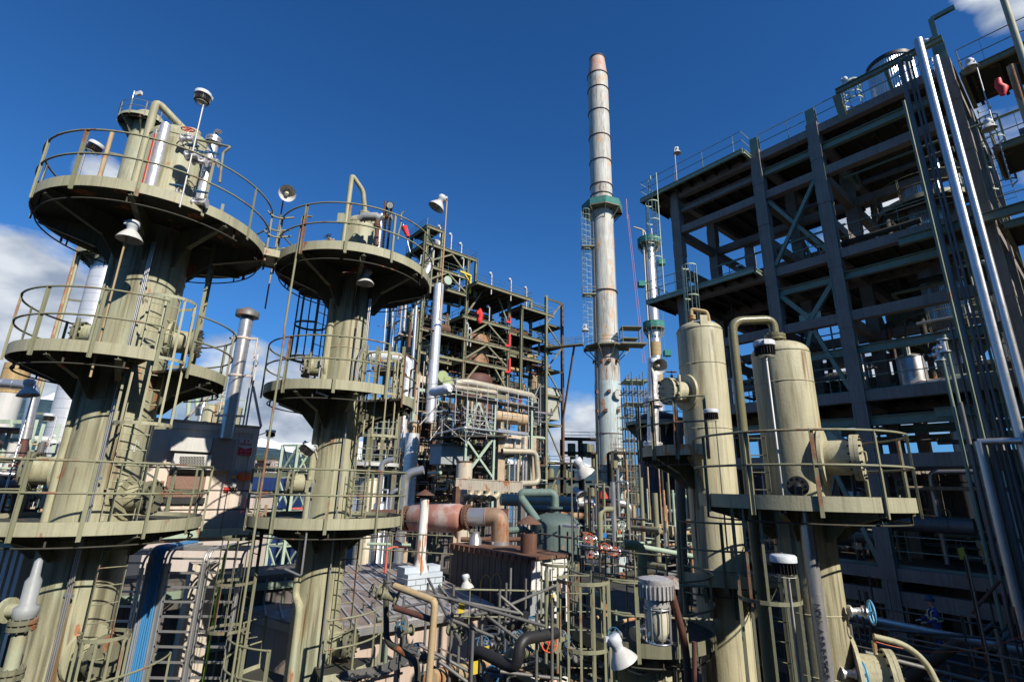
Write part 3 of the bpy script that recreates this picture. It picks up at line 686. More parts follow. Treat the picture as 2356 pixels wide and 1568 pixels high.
# long vertical conduits beside the second tower
rx = P(655, 770, 10.9)
S('conduit_riser', MB().tube(fil([P(718, 498, 10.9), P(696, 500, 10.9)+V(0, 0, .02), V(rx.x-.03, 10.9, 3.3), V(rx.x, 10.9, 3.1), V(rx.x, 10.9, -9)], .05), .026, 8), olive_rail, 'long thin olive conduit dropping past the left rails of the second tower', 'conduit', 'tall conduits')
rx = P(737, 840, 11.05)
S('conduit_riser', MB().tube([V(rx.x, 11.05, 1.9), V(rx.x, 11.05, 2.75)], .02, 8).tube(fil([V(rx.x, 11.05, 1.95), V(rx.x+.25, 11.1, 1.85)], .05), .025, 8), silverp, 'short conduit feeding the junction box on the second tower middle platform', 'conduit')
rx = P(715, 1150, 11.05)
S('conduit_riser', MB().tube(fil([V(rx.x, 11.05, 0), V(rx.x, 11.05, -1.8), V(rx.x-.4, 11.2, -1.7)], .05), .022, 8), silverp, 'short conduit below the box on the second tower lowest platform', 'conduit')
# ---- lamps on the towers
q = P(219, 822, 8.95); lamp('white bell lamp on a rusty pole below the highest left platform', V(q.x, 8.95, 1.75), V(q.x, 8.95, ZAT(q.x, 8.95, 520)), kind='bell', az=1.2, arm=.06, pm=rustpipe, s=.95)
q = P(415, 470, 8.9); lamp('black finned lamp on the tall silver pole over the highest left platform', V(q.x, 8.9, 5.2), V(q.x, 8.9, ZAT(q.x, 8.9, 224)), kind='fin', az=-2.2, arm=.05, s=.85)
q = P(179, 409, 10.3); lamp('black finned lamp inside the left rail of the highest platform', V(q.x, 10.3, 5.4), V(q.x, 10.3, ZAT(q.x, 10.3, 335)), kind='fin', az=1.4, arm=.2, s=.85, tilt=.3)
q = P(632, 578, 12.6); lamp('open bell lamp facing the camera between the two joined towers', V(q.x, 12.6, 4.4), V(q.x, 12.6, ZAT(q.x, 12.6, 452)), kind='bell', az=2.5, tilt=-1.15, pm=rustpipe, s=.95, arm=.2)
q = P(1015, 668, 12.0); lamp('bell lamp on a rusty pole leaning out right of the second tower', V(q.x, 12, 4.0), V(q.x, 12, ZAT(q.x, 12, 460)), kind='bell', az=-1.7, tilt=-.45, pm=rustpipe, s=.95, arm=.16)
q = P(841, 640, 11.6); lamp('bell lamp hanging in shade below the second tower top platform', q+V(.1, 0, .3), q+V(.1, 0, .12), kind='bell', az=-1.6, arm=.1, s=.9)
q = P(705, 1035, 12.2); lamp('dark finned floodlight left of the second tower shaft', q+V(.35, .2, -.5), q+V(.2, 0, .05), kind='fin', az=-2, tilt=-.6, s=.9)

# ---- lamps in the right half
q = P(1803, 1148, 8.25); lamp('black finned lamp on a silver pole in front of the right cream vessel', V(q.x, 8.25, -.3), V(q.x, 8.25, ZAT(q.x, 8.25, 796)), kind='fin', az=0.3, arm=.05, s=.92)
q = P(1822, 1400, 7.6); lamp('black finned lamp below the right vessel platform, on twin grey poles', V(q.x, 7.6, -6), V(q.x, 7.6, ZAT(q.x, 7.6, 1292)), kind='fin', az=-2.2, arm=.08, s=.9)
q = P(1655, 1060, 9.6); lamp('dark finned lamp in front of the left cream vessel', V(q.x, 9.6, -1), V(q.x, 9.6, ZAT(q.x, 9.6, 950)), kind='fin', az=-1, arm=.1, s=.72, pm=olive_dark)
q = P(1508, 1000, 14); lamp('bell lamp with dark open mouth left of the cream vessels', V(q.x, 14, .6), V(q.x, 14, ZAT(q.x, 14, 838)), kind='bell', az=2.9, tilt=-1.0, s=.98, pm=olive_dark)
q = P(1316, 1180, 11); lamp('large cone lamp tilted right on a pink grey pole at centre', V(q.x, 11, -5), V(q.x, 11, ZAT(q.x, 11, 1065)), kind='bell', az=1.3, tilt=-.6, s=.92, pm=dull)
q = P(1322, 1150, 14); lamp('smaller upturned cone lamp just below the large tilted one', V(q.x-.05, 14, -3), V(q.x-.05, 14, ZAT(q.x, 14, 1128)), kind='bell', az=2.4, tilt=-.9, s=.75, pm=dull)
q = P(1402, 1560, 6.2); lamp('white enamel lamp seen from above at the bottom centre', V(q.x, 6.2, -6), V(q.x, 6.2, ZAT(q.x, 6.2, 1478)), kind='bell', az=1.6, tilt=-.45, s=.66, arm=.12, pm=dull)
q = P(1060, 1400, 13); lamp('small white cone lamp above the corner of the boarded roof', V(q.x+.2, 13, -5.5), V(q.x+.2, 13, ZAT(q.x, 13, 1330)), kind='bell', az=-1.2, tilt=.2, s=.72, pm=olive_dark)
# caged jar lamp on a bent rusty pole, close to the camera
q = P(1510, 1352, 4.0)
jr = T('pole_lamp', 'caged jar lamp with a ribbed flaking cap on a bent brown pole', 'lamp', P(1580, 1568, 4.1), 'pole lamps around the plant')
MB().tube(fil([P(1590, 1640, 4.1), P(1577, 1480, 4.1), P(1545, 1362, 4.0), P(1528, 1350, 4.0)], .12), .026, 10).build('pole', brown, jr)
mb = MB().lathe(q, [(.115, -.06), (.12, .03), (.125, .045), (.125, .065), (.02, .085)], 28).lathe(q, [(.085, -.12), (.09, -.06), (.115, -.06)], 24).obox(q+V(.1, 0, .04), V(.05, 0, 0), V(0, .05, 0), UP*.035)
for i in range(26):
    a = 2*pi*i/26; d = V(cos(a), sin(a), 0); mb.obox(q+d*.122-UP*.015, d*.008, UP.cross(d)*.004, UP*.045)
mb.build('ribbed_cap', mat('flaking_lamp_metal', (.5, .5, .5), .55, .5, streak=0, rust=.45, rustc=(.15, .08, .05), scale=5), jr)
MB().lathe(q-UP*.12, [(.068, 0), (.074, -.07), (.07, -.16), (.05, -.215), (.001, -.235)], 22).build('glass_jar', glassm, jr)
mb = MB()
for i in range(8):
    a = 2*pi*i/8; d = V(cos(a), sin(a), 0); mb.bar(q-UP*.11+d*.092, q-UP*.345+d*.088, .009, .006, d)
for z in (-.13, -.345): mb.tube([q+UP*z+V(cos(2*pi*i/20), sin(2*pi*i/20), 0)*.09 for i in range(20)], .006, 5, True)
mb.build('wire_guard', silverp, jr)
# ================================================================== concrete clad open structure on the right
D8 = 24.0
def fp(t, n, z): return GA*t+GB*(D8+n)+UP*z
ts = T('process_structure', 'huge open multi level frame of concrete clad columns and green steel filling the right side', 'process structure', fp(8, 2, -12))
cols = [(1.67, 0), (6.62, 0), (9.36, 0), (14.15, 0), (1.67, 4), (6.62, 4), (9.36, 4), (14.15, 4), (1.67, 9), (6.62, 9), (14.15, 9)]
for t, n in cols:
    mb = MB(); top = 16.9 if n else 17.1
    mb.obox(fp(t, n, (top-12)/2), GA*.24, GB*.24, UP*(top+12)/2)
    for z in (15.5, 13.2, 10.0, 7.2, 4.0, 1.2, -2.6, -6): mb.obox(fp(t, n, z), GA*.262, GB*.262, UP*.42)
    c_ = mb.build('column', conc, ts)
    mb = MB()
    for z0, z1 in ((15.0, 13.7), (12.7, 10.5), (9.5, 7.7), (6.7, 4.5), (3.5, 1.7), (.7, -2.1), (-3.1, -5.5)):
        for s1 in (-1, 1): mb.obox(fp(t, n, (z0+z1)/2)+GA*.235*s1-GB*.246, GA*.02, GB*.012, UP*(z0-z1)/2)
    mb.build('flange_strip', greens, c_)
for t_, z_ in ((6.62, 17.95), (9.36, 17.9), (1.67, 18.1)): MB().ibeam(fp(t_, 0, 17.1), fp(t_, 0, z_), .4, .3, GB).build('column_stub', greens, ts)
bays = [(14.15, 9.36), (9.36, 6.62), (6.62, 1.67)]
for n in (0, 4, 9):
    for i, (a, b) in enumerate(bays):
        for z, h, m, kind in ((16.68, .42, conc, 0), (15.68, .36, conc if i == 0 else greens, 1), (14.38, .42, conc, 0), (10.16, .42, conc, 0), (9.12, .34, greens, 1), (7.28, .42, conc, 0), (5.8, .34, greens, 1), (3.85, .42, conc, 0), (2.85, .36, greens, 1), (1.3, .5, conc, 0), (-2.78, .42, conc, 0), (-3.6, .5, conc, 0), (-8, .5, conc, 0)):
            if i == 3 and z > 16: continue
            if n == 0 and i == 0 and z in (9.12, 5.8): continue
            if n and kind and z > 3: continue
            if i == 0 and n == 0 and 1 < z < 8 and kind == 0 and z != 3.85 and z != 1.3: pass
            p, q = fp(a-.245, n, z), fp(b+.245, n, z)
            mb = MB()
            if kind: mb.ibeam(p, q, .24, h)
            else: mb.bar(p, q, .36, h)
            mb.build('beam', m, ts)
for t in (1.67, 6.62, 9.36, 14.15):
    for (n0, n1) in ((0, 4), (4, 9)):
        for z in ((16.6, 14.3, 11.9, 10.0, 7.2, 3.8, 1.2, -2.8, -3.6) if t > 2 else (16.6, 10.0, 3.8, -2.8)): MB().bar(fp(t, n0+.245, z), fp(t, n1-.245, z), .34, .44).build('cross_beam', conc, ts)
# decks
def deck8(t0, t1, n0, n1, z, name='deck', hole=None):
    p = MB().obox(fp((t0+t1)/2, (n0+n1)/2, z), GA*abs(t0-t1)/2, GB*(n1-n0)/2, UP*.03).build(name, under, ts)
    mb = MB(); t = t1+.35
    while t < t0: mb.ibeam(fp(t, n0+.2, z-.14), fp(t, n1-.05, z-.14), .1, .2); t += .75
    mb.build('joist', under, p)
    mb = MB().obox(fp((t0+t1)/2, n0, z+.0), GA*abs(t0-t1)/2, GB*.014, UP*.07)
    mb.build('toe_edge', greens, p)
    return p
for z in (16.92, 10.4, 4.1, -2.54):
    for (a, b) in ((14.3, 6.6), (6.6, 1.4)):
        deck8(a, b, .19, 9.2 if z > 5 or a > 7 else 4.2, z)
# cantilevered walkways
def walk(t0, t1, n0, n1, z, name='walkway'):
    p = deck8(t0, t1, n0, n1, z, name)
    MB().ibeam(fp(t0, n0-.02, z-.12), fp(t1, n0-.02, z-.12), .14, .22).ibeam(fp(t1-.0, n0+.1, z-.12), fp(t1, n1, z-.12), .14, .22).build('edge_channel', greenl, p)
    return p
walk(15.9, 9.6, -1.0, -.02, 16.95); p2 = walk(15.9, 9.75, -1.0, -.02, 10.36)
MB().obox(fp(15.1, 2, 16.93), GA*.85, GB*2.0, UP*.03).obox(fp(15.1, 2, 10.36), GA*.85, GB*2.0, UP*.03).obox(fp(15.93, 0.5, 16.85), GA*.02, GB*1.5, UP*.12).obox(fp(15.93, .5, 10.3), GA*.02, GB*1.5, UP*.12).build('end_landing', under, ts)
def rail8(pts, name='railing', **k): hand_rail(MB(), [fp(*p) for p in pts], **k).build(name, greens, ts)
mbr = hand_rail(MB(), [fp(15.9, 1.9, 16.98), fp(15.9, -1.0, 16.98), fp(9.6, -1.0, 16.98), fp(9.6, -.1, 16.98)], post=1.75, r=.022); mbr.build('railing', greens, ts)
rail8([(9.1, -.05, 16.98), (6.9, -.05, 16.98)]); rail8([(6.4, -.05, 16.98), (1.95, -.05, 16.98)], post=2.0)
rail8([(15.9, 1.9, 10.42), (15.9, -1.0, 10.42), (13.2, -1.0, 10.42)], post=1.6); rail8([(12.4, -.05, 10.42), (10.1, -.05, 10.42)], post=1.0)
rail8([(9.0, -.05, 10.42), (6.95, -.05, 10.42)]); rail8([(6.35, -.05, 10.42), (1.95, -.05, 10.42)], post=2.2)
rail8([(14, 9.15, 16.98), (1.5, 9.15, 16.98)], post=2); rail8([(14, 9.15, 10.42), (1.5, 9.15, 10.42)], post=2)
for z in (4.14, -2.5): rail8([(13.9, -.05, z), (9.7, -.05, z)]); rail8([(9.0, -.05, z), (6.95, -.05, z)]); rail8([(6.35, -.05, z), (2, -.05, z)], post=2)
for z in (4.14, -2.5): rail8([(14, 4.15, z), (2, 4.15, z)], post=1.8)
# bracing
def br(p, q, m=greens, s_=.16): MB().ibeam(fp(*p), fp(*q), s_, s_, GB).build('brace', m, ts)
br((9.1, .05, 14.1), (6.85, .05, 10.5)); br((6.9, -.12, 14.1), (9.1, -.12, 10.5))
br((6.85, 0, 9.0), (8.0, 0, 7.5), s_=.2); br((9.1, 0, 9.0), (8.0, 0, 7.6), s_=.2)
br((7.9, 0, 7.0), (6.9, 0, 4.2)); br((8.0, 0, 7.0), (9.1, 0, 4.2)); br((7.9, 0, 1.1), (9.0, 0, -2.4)); br((8, 0, 1.1), (6.9, 0, -2.4))
br((7.9, 0, 2.7), (6.9, 0, 1.5)); br((8.05, 0, 2.7), (9.1, 0, 1.5))
MB().obox(fp(7.98, -.02, 7.55), GA*.45, GB*.012, UP*.28).build('gusset_plate', greenl, ts); MB().obox(fp(7.98, -.02, 2.3), GA*.5, GB*.012, UP*.35).build('gusset_plate', greenl, ts)
for t in (1.67, 6.62, 14.15): br((t, 4.2, 9.8), (t, 8.8, 4.5)); 
br((14.15, .2, -3), (14.15, 3.8, -8)); br((9.36, 4.2, 14), (9.36, 8.8, 10.6))
# bracket frame and ladder cage over the near column
mb = MB().ibeam(fp(1.67, -.1, 18.1), fp(1.67, -.1, 19.3), .18, .18, GB).ibeam(fp(1.67, -.1, 19.3), fp(.9, -.1, 19.3), .18, .14, GB)
mb.build('davit', greens, ts)
MB().ibeam(fp(5.3, -.65, 17.75), fp(1.45, -.65, 17.75), .2, .24).ibeam(fp(5.3, -.65, 17.6), fp(5.3, -.1, 16.6), .3, .2).ibeam(fp(3.4, -.65, 17.6), fp(3.4, 0, 16.8), .12, .12).build('pipe_support_beam', greens, ts)
MB().ibeam(fp(4.2, -.65, 9.7), fp(-.3, -.65, 9.7), .24, .34).build('pipe_support_beam', greens, ts)
MB().ibeam(fp(4.2, -.65, 2.9), fp(-1, -.65, 2.9), .24, .34).build('pipe_support_beam', greens, ts)
# right hand outrigger platforms
for z, t0, t1 in ((15.9, 1.2, -.9), (12.3, .9, -1.0), (9.3, 1.2, -1.2), (6.4, .9, -1.2), (3.6, .9, -1.6)):
    p = deck8(t0, t1, -.62, 2.0, z, 'outrigger_platform'); 
    MB().ibeam(fp(t0, -.62, z-.1), fp(t1, -.62, z-.1), .14, .24).ibeam(fp(t0, -.62, z-.1), fp(t0, 2, z-.1), .14, .24).build('edge_channel', steel, p)
    hand_rail(MB(), [fp(t0, 1.9, z), fp(t0, -.6, z), fp(t1, -.6, z)], post=1.6).build('railing', olive_rail, p)
# caged ladders
def lad8(t, n, z0, z1, cz, out=None, m=greenl): ladder(ts, fp(t, n, 0), z0, z1, out or -GB, w=.4, cage=cz, hoops=4, cr=.36, m=m, cm=greenl)
lad8(14.75, -1.25, 10.4, 18.0, (12.4, 15.9)); lad8(12.8, -1.2, 4.1, 11.4, (6.2, 11.3))
lad8(4.9, .6, 17, 18.7, (17.5, 18.5)); lad8(1.0, 2.4, 10.4, 16, (12, 15))

# pipes on the face of the structure: each its own thing
def tpx(x, y, n): d = ray(x, y); v = d*((D8+n)/d.dot(GB)); return v.dot(GA), v.z
def face_pipe(label, x0, y0, x1, n, r, m, z1=None, seams=0, y1=1620, cap=True, group=None, top=None):
    t, z = tpx(x0, y0, n)
    zz = -9 if z1 is None else z1
    pts = [fp(t, n, zz), fp(t, n, z)]
    if top: pts += [fp(t, n+.25, z+.18), fp(t, n+.6, z+.18)]
    return pipe(label, pts, r, m, .12, 14, seams, group=group, sr=1.025)
gp = 'vertical pipes on the right structure face'
face_pipe('widest silver clad riser with an open top on the right structure', 2112, 92, 0, -1.0, .155, silverp, seams=.55, group=gp)
face_pipe('second silver clad riser just right of the widest one', 2152, 132, 0, -.95, .12, silverp, seams=.6, group=gp)
face_pipe('slimmer grey clad riser left of the two bright silver ones', 2068, 140, 0, -1.0, .085, dull, seams=.5, group=gp, top=1)
face_pipe('thin dark riser between grey and silver risers, left one', 2083, 130, 0, -.9, .045, dull, group=gp, top=1)
face_pipe('thin dark riser between grey and silver risers, right one', 2092, 128, 0, -.9, .045, dull, group=gp, top=1)
face_pipe('thin green pipe left of the grey riser starting below the top deck', 2079, 232, 0, -.8, .05, greens, group=gp)
face_pipe('green pipe with silver valve on its top, left of the risers', 2163, 800, 0, -1.2, .055, greens, group=gp)
face_pipe('green pipe with silver valve on its top, right of its twin', 2172, 770, 0, -1.15, .055, greens, group=gp)
face_pipe('grey clad pipe with ball top low on the right structure', 2209, 925, 0, -1.3, .065, dull, seams=.5, group=gp)
face_pipe('lower silver riser hanging from the horizontal header at right', 2252, 1015, 0, -1.4, .13, silverp, seams=.5, group=gp)
pipe('short horizontal silver header across the risers at the right edge', [fp(*((lambda q: (q[0], -1.4, q[1]))(tpx(2250, 1016, -1.4)))), fp(*((lambda q: (q[0], -1.4, q[1]))(tpx(2352, 1013, -1.4))))], .11, silverp)
for k, (x, y) in enumerate(((2185, 742), (2235, 760), (2243, 800), (2262, 640), (2290, 900), (2214, 560))):
    face_pipe(('thin dark grey pipe left of the horizontal silver header', 'thin green pipe just left of the horizontal silver header', 'thin dark grey pipe between the grey riser and the widest silver riser', 'thin green pipe hugging the widest silver riser low down', 'thin dark grey pipe at the right end of the silver header', 'thin green pipe crossing the second deck edge among the risers')[k], x, y, 0, -.7, .04, greens if k % 2 else dull, group=gp)
face_pipe('tall yellow olive vent pipe rising out of frame at the top right', 2300, -30, 0, -2.2, .10, olive, z1=9, group=None)
face_pipe('rust capped olive pipe stub right of the tall vent at the top right', 2326, 152, 0, -2.2, .12, rustpipe, z1=9)
for (x, y, lab) in ((2171, 795, 'silver bodied valve topping the right green twin pipe'), (2160, 815, 'silver bodied valve topping the left green twin pipe')):
    t, z = tpx(x, y, -1.15); valve(lab, fp(t, -1.15, z), UP, GA, .1, .18, silverp, black, 'valves on the green twin pipes')
# the corrugated silver column inside the frame
kt, kz = tpx(2145, 480, 3.0)
k0 = fp(3.95, 4.6, -12)
tk = T('distillation_column', 'corrugated silver column with a round dark platform inside the right structure', 'column tower', k0)
mb = MB(); n_ = 96; prof = [-12, 7.2, 7.2, 15.6]
def flute(c, z0, z1, R, mm=120):
    b = MB(); k = b.add([(c.x+(R+(.012 if i % 2 else -.012))*cos(2*pi*i/mm), c.y+(R+(.012 if i % 2 else -.012))*sin(2*pi*i/mm), z) for z in (z0, z1) for i in range(mm)])
    for i in range(mm): b.face([k+i, k+(i+1) % mm, k+mm+(i+1) % mm, k+mm+i])
    b.face([k+i for i in range(mm)][::-1]); b.face([k+mm+i for i in range(mm)]); return b
flute(k0, -3, 14.6, .76).build('corrugated_cladding', silverp, tk)
round_platform(tk, (k0.x, k0.y), 13.1, 1.85, .76, DEG(80), DEG(330), posts=7, nb=4)
round_platform(tk, (k0.x, k0.y), 6.6, 1.7, .76, DEG(80), DEG(330), posts=7, nb=4)
MB().cyl(k0+UP*8.8, k0+UP*9.0, 1.1, 32).build('support_ring', conc, tk)
k1t, k1z = tpx(2055, 190, 1.6); k1 = fp(k1t, 1.6, 16.95); kh = tpx(2050, 135, 1.2)[1]
kk = T('storage_tank', 'corrugated silver tank with dark cap on the top deck of the right structure', 'tank', k1)
flute(k1, 16.95, kh-.15, .88).build('corrugated_cladding', silverp, kk); MB().cyl(V(k1.x, k1.y, kh-.15), V(k1.x, k1.y, kh+.02), .93, 48).build('cap', black, kk)
# vessels and clutter inside the frame
for i, (t, n, z, R, h, m, lab) in enumerate([(8.0, 2.2, -2.5, .42, 2.6, silverp, 'short silver vertical vessel behind the K brace of the right structure'), (7.2, 2.6, 4.1, .35, 2.4, silverp, 'silver drum on the third deck between the middle columns'), (5.2, 2.4, 4.1, .5, 1.5, silverp, 'silver domed exchanger end beside the middle column'), (9.9, 2.2, 4.1, .3, 2.8, silverp, 'slim silver vessel left of the middle columns'), (11.2, 2.5, 4.1, .35, 3.0, dull, 'grey vertical vessel on the third deck near the far column')]):
    c = fp(t, n, z+.0); o = T('vertical_vessel', lab, 'vessel', c)
    MB().lathe(c, [(R, .3), (R, h)]+[(R*cos(pi/2*j/6), h+R*.5*sin(pi/2*j/6)) for j in range(1, 7)], 28).build('shell', m, o)
    mb = MB()
    for j in range(4): a = pi/2*j+.4; mb.box(c+V(cos(a), sin(a), 0)*R*.85+UP*.2, .07, .07, .4)
    mb.build('leg', steel, o)
    MB().cyl(c+UP*(h+R*.45), c+UP*(h+R*.5+.35), .07).build('nozzle', m, o)
for i, (t0, t1, n, z, r, m, lab) in enumerate([(12, 6.9, .9, 5.0, .17, dull, 'long silver clad pipe run behind the right vessel on the right structure'), (13.5, 7.0, .8, -1.6, .26, dull, 'wide dark silver pipe run below the right vessel platform'), (9.0, 4.0, .7, -1.0, .30, dull, 'large end capped silver pipe behind the railed platform rim'), (9.2, 1.0, .6, -6.2, .17, silverp, 'long silver pipe run past the worker'), (9.0, .5, .3, -5.2, .05, dull, 'thin rail like pipe past the worker'), (6.3, 1.8, 1.6, .3, .08, concl, 'tan pipe under the concrete beam at right'), (6.3, 0, 2.2, 15.0, .06, greens, 'thin green pipe hung under the top deck'), (14, 6.9, 3.5, 13.2, .06, greens, 'thin green pipe crossing the open upper bay'), (6.2, 2, 1.9, 3.3, .09, black, 'dark pipe hung under the third deck')]):
    pipe(lab, [fp(t0, n, z), fp(t1, n, z)], r, m, seams=.8 if r > .1 else 0)
random.seed(3)
for i in range(130):
    t = random.uniform(-2, 13.5); n = random.uniform(1.0, 8); z0 = random.choice([4.1, -2.5, -2.5, -9, -9]); m = random.choice([dull, greens, silverp, dull, under, rustpipe])
    r = random.choice([.03, .04, .06, .09, .12]); h = random.uniform(1.5, 6)
    a, b = fp(t, n, z0), fp(t, n, z0+h); c = b+random.choice([GA, -GA, GB])*random.uniform(.5, 2.5)
    rpipe(f'{ {dull:"grey", greens:"green", silverp:"silver", under:"dark", rustpipe:"rusty"}[m] } bent pipe by the { "nearest" if t < 3 else "second" if t < 8 else "third" if t < 11 else "farthest" } column of the right structure, {"third" if z0 > 0 else "fourth" if z0 > -5 else "lowest"} level', [a, b, c], r, m, group='bent pipes inside the right structure')
for i in range(26):
    t = random.uniform(0, 12); n = random.uniform(1.5, 7.5); z = random.choice([4.4, 4.9, -2, -1.2, 1.0, -6.5, -7.5]); ln = random.uniform(2, 5)
    rpipe(f'level pipe {"above the third deck" if z > 4 else "under the third deck" if z > 0 else "above the fourth deck" if z > -5 else "near the ground"} of the right structure, {"near" if n < 3.5 else "middle" if n < 5.5 else "far"} row', [fp(t, n, z), fp(t-ln, n, z)], random.choice([.05, .08, .12, .2]), random.choice([dull, silverp, under, greens]), group='level pipes inside the right structure')
bw_ = T('dark_backing', 'dark backing wall added to blacken the lower back of the right structure', 'building', fp(5, 10.5, -12))
MB().obox(fp(4, 10.6, -5.2), GA*12, GB*.9, UP*6.8).build('wall', shedw, bw_)  # added dark wall stands in for deep shade between the decks
mb = MB()
for i in range(40): mb.obox(fp(-7.6+i*.6, 9.68, -5.2), GA*.04, GB*.03, UP*6.6)
mb.build('wall_rib', shedw, bw_)
random.seed(77)
for i in range(170):
    t = random.uniform(1.8, 13.5); n = random.uniform(1.2, 8.5); z0 = random.choice([10.45, 10.45, 4.15, 4.15, 14.5, 8.3, -2.5]); mm = random.choice([dull, greens, under, steel, silverp, under]); c_ = fp(t, n, z0+random.uniform(0, 1.5))
    if z0 > 10 and t > 8.5: continue
    d_ = random.choice([UP, GA, GA, GB]); e_ = c_+d_*random.uniform(.8, 3); STUFF(mm).tube(fil([c_, e_, e_+random.choice([GA, -GA, GB, UP])*random.uniform(.3, 1.5)], .15), random.choice([.03, .05, .08, .14]), 8)
for i, (t, n, z, r_, l_, lab) in enumerate([(7.5, 5, 5.0, .55, 4, 'dark horizontal exchanger on the third deck, middle of the right structure'), (12.5, 5, 5.0, .6, 4, 'dark horizontal exchanger on the third deck, far end of the right structure'), (6, 6, 11.3, .5, 3.2, 'dark horizontal drum high on the second deck of the right structure'), (7, 6, -1.5, .7, 5, 'dark horizontal exchanger on the fourth deck of the right structure'), (6.2, 5.5, 8.4, .6, 4, 'dark horizontal drum slung below the second deck of the right structure')]):
    c_ = fp(t, n, z); o = T('horizontal_drum', lab, 'drum', c_); MB().lathe(c_, [(r_*.4, -.2), (r_, .05), (r_, l_), (r_*.4, l_+.25)], 28, -GA).build('shell', under if i % 2 else steel, o)
    mb = MB()
    for k in (.2, .8): mb.obox(c_-GA*l_*k-UP*r_*.85, GA*.1, GB*r_*.7, UP*r_*.4)
    mb.build('saddle', greens, o)
# machinery box, far silver vessel etc. keep the middle of the frame busy
for i, (t, n, z, a, b, c, lab) in enumerate([(3.5, 5, 4.1, 1.3, .9, .9, 'dark pump skid on the third deck of the right structure'), (11, 6, -2.5, 1.6, 1.2, 1.4, 'dark equipment skid on the fourth deck at left'), (4, 6, -2.5, 2.0, 1.3, 1.6, 'dark equipment skid on the fourth deck at right')]):
    c0 = fp(t, n, z); o = T('equipment_skid', lab, 'machinery', c0)
    MB().box(c0+UP*.12, a*1.2, b*1.2, .2, GA, GB).build('base_frame', steel, o)
    MB().cyl(c0+UP*(.3+c*.3)-GA*a*.45, c0+UP*(.3+c*.3)+GA*a*.1, c*.32, 20).box(c0+UP*(.22+c*.32)+GA*a*.35, a*.4, b*.6, c*.6, GA, GB).build('motor', greens, o)
# lamps on the structure
def slamp(x, y, xt, yt, n, lab, kind='bell', az=1.2, s=.95, **k):
    t, z = tpx(x, y, n); z1 = tpx(x, yt, n)[1]; b = fp(t, n, z); lamp(lab, b, V(b.x, b.y, z1), kind=kind, az=az, s=s, **k)
slamp(1558, 420, 1555, 338, -1.02, 'bell lamp on the far left corner of the top deck of the right structure')
slamp(1950, 262, 1935, 178, -.1, 'bell lamp beside the hooped ladder on the top deck of the right structure', az=2, tilt=-.5)
slamp(2143, 180, 2140, 92, .8, 'bell lamp with its mouth to the camera near the davit at the top right', az=2.8, tilt=-.9)
slamp(2290, 300, 2282, 118, -1.4, 'grey capped bell lamp below the tall olive vent at the top right', az=-1.2)
slamp(2330, 430, 2318, 262, -1.4, 'bell lamp beside the stair at the right edge', az=-1.2)
slamp(1655, 610, 1640, 572, 4.1, 'dark lamp on the rear column of the open upper bay', kind='fin', az=-1)
slamp(1890, 600, 1884, 566, .5, 'small dark floodlight resting at the second deck edge by the middle column', kind='fin', az=1)
slamp(1700, 640, 1697, 612, .5, 'small dark floodlight at the second deck edge in the far bay', kind='fin', az=1)
slamp(1697, 900, 1688, 815, -.3, 'white cap lamp on a slender white pole between the two cream vessels', az=1.2, pm=silverp, s=1.1)
# red windsock like cover at the top right
rt, rz = tpx(2300, 195, -1.4)
S('red_cover', MB().tube([fp(rt, -1.4, rz-.45), fp(rt-.05, -1.4, rz-.2), fp(rt+.03, -1.4, rz), fp(rt, -1.4, rz+.25)], [.08, .16, .12, .09], 7), redm, 'crumpled red cover hung on the rail at the top right', 'cover')
st = T('metal_stair', 'steep metal stair seen from below at the right edge', 'stair', fp(-.9, -1.5, 10.4))
mb = MB()
for i in range(14): mb.obox(fp(-.9-.2*i*.4, -1.6, 10.4+.3*i), GA*.14, GB*.4, UP*.015)
mb.build('tread', greens, st)
MB().bar(fp(-.9, -2.02, 10.3), fp(-2.05, -2.02, 14.5), .02, .2).bar(fp(-.9, -1.18, 10.3), fp(-2.05, -1.18, 14.5), .02, .2).build('stringer', greens, st)

# ================================================================== chimney
cxy = P(1390, 640, 82); CX, CY = cxy.x, 82.0
cz = lambda y: ZAT(CX, CY, y)
tc_ = T('chimney', 'very tall white chimney stack stained with rust, tapering to a reddish tip', 'chimney', (CX, CY, -12))
MB().lathe(V(CX, CY, 0), [(2.16, -12), (2.16, cz(890)), (2.12, cz(880))], 56).build('lower_shaft', chim2, tc_)
MB().lathe(V(CX, CY, 0), [(2.1, cz(889)), (2.05, cz(815)), (2.0, cz(500)), (1.98, cz(460)), (1.98, cz(180))], 56).build('shaft', chim, tc_)
MB().lathe(V(CX, CY, 0), [(1.97, cz(180)), (1.5, cz(139)), (1.4, cz(139))], 48).build('cone_tip', mat('heat_stained_paint', (.45, .33, .27), .6, streak=.4, rust=.35, rustc=(.3, .1, .05), scale=.5), tc_)
for y in (180, 213, 265, 322, 378, 433, 455, 675, 1000, 1072, 1087): MB().lathe(V(CX, CY, cz(y)), [(1.96, 0), (2.12 if y < 500 else 2.24, .02), (2.12 if y < 500 else 2.24, .14), (1.96, .16)], 48).build('stiffening_ring', brown, tc_)
MB().lathe(V(CX, CY, cz(139)), [(1.42, -.1), (1.6, 0), (1.6, .25), (1.42, .3)], 40).build('tip_collar', brown, tc_)
for a_, z0, z1, w_ in ((-120, 175, 330, 30), (-80, 215, 430, 26), (-60, 490, 675, 24), (-100, 676, 800, 40), (-70, 805, 900, 36), (-110, 805, 1000, 30), (-85, 1000, 1090, 40), (-50, 490, 640, 18), (-95, 433, 487, 60), (-40, 830, 1000, 26)): stain(tc_, (CX, CY), 2.17 if z0 > 880 else 2.1 if z0 > 800 else 2.06 if z0 > 500 else 1.99, a_, w_, cz(z0), cz(z1), runm if a_ % 20 else grimem)
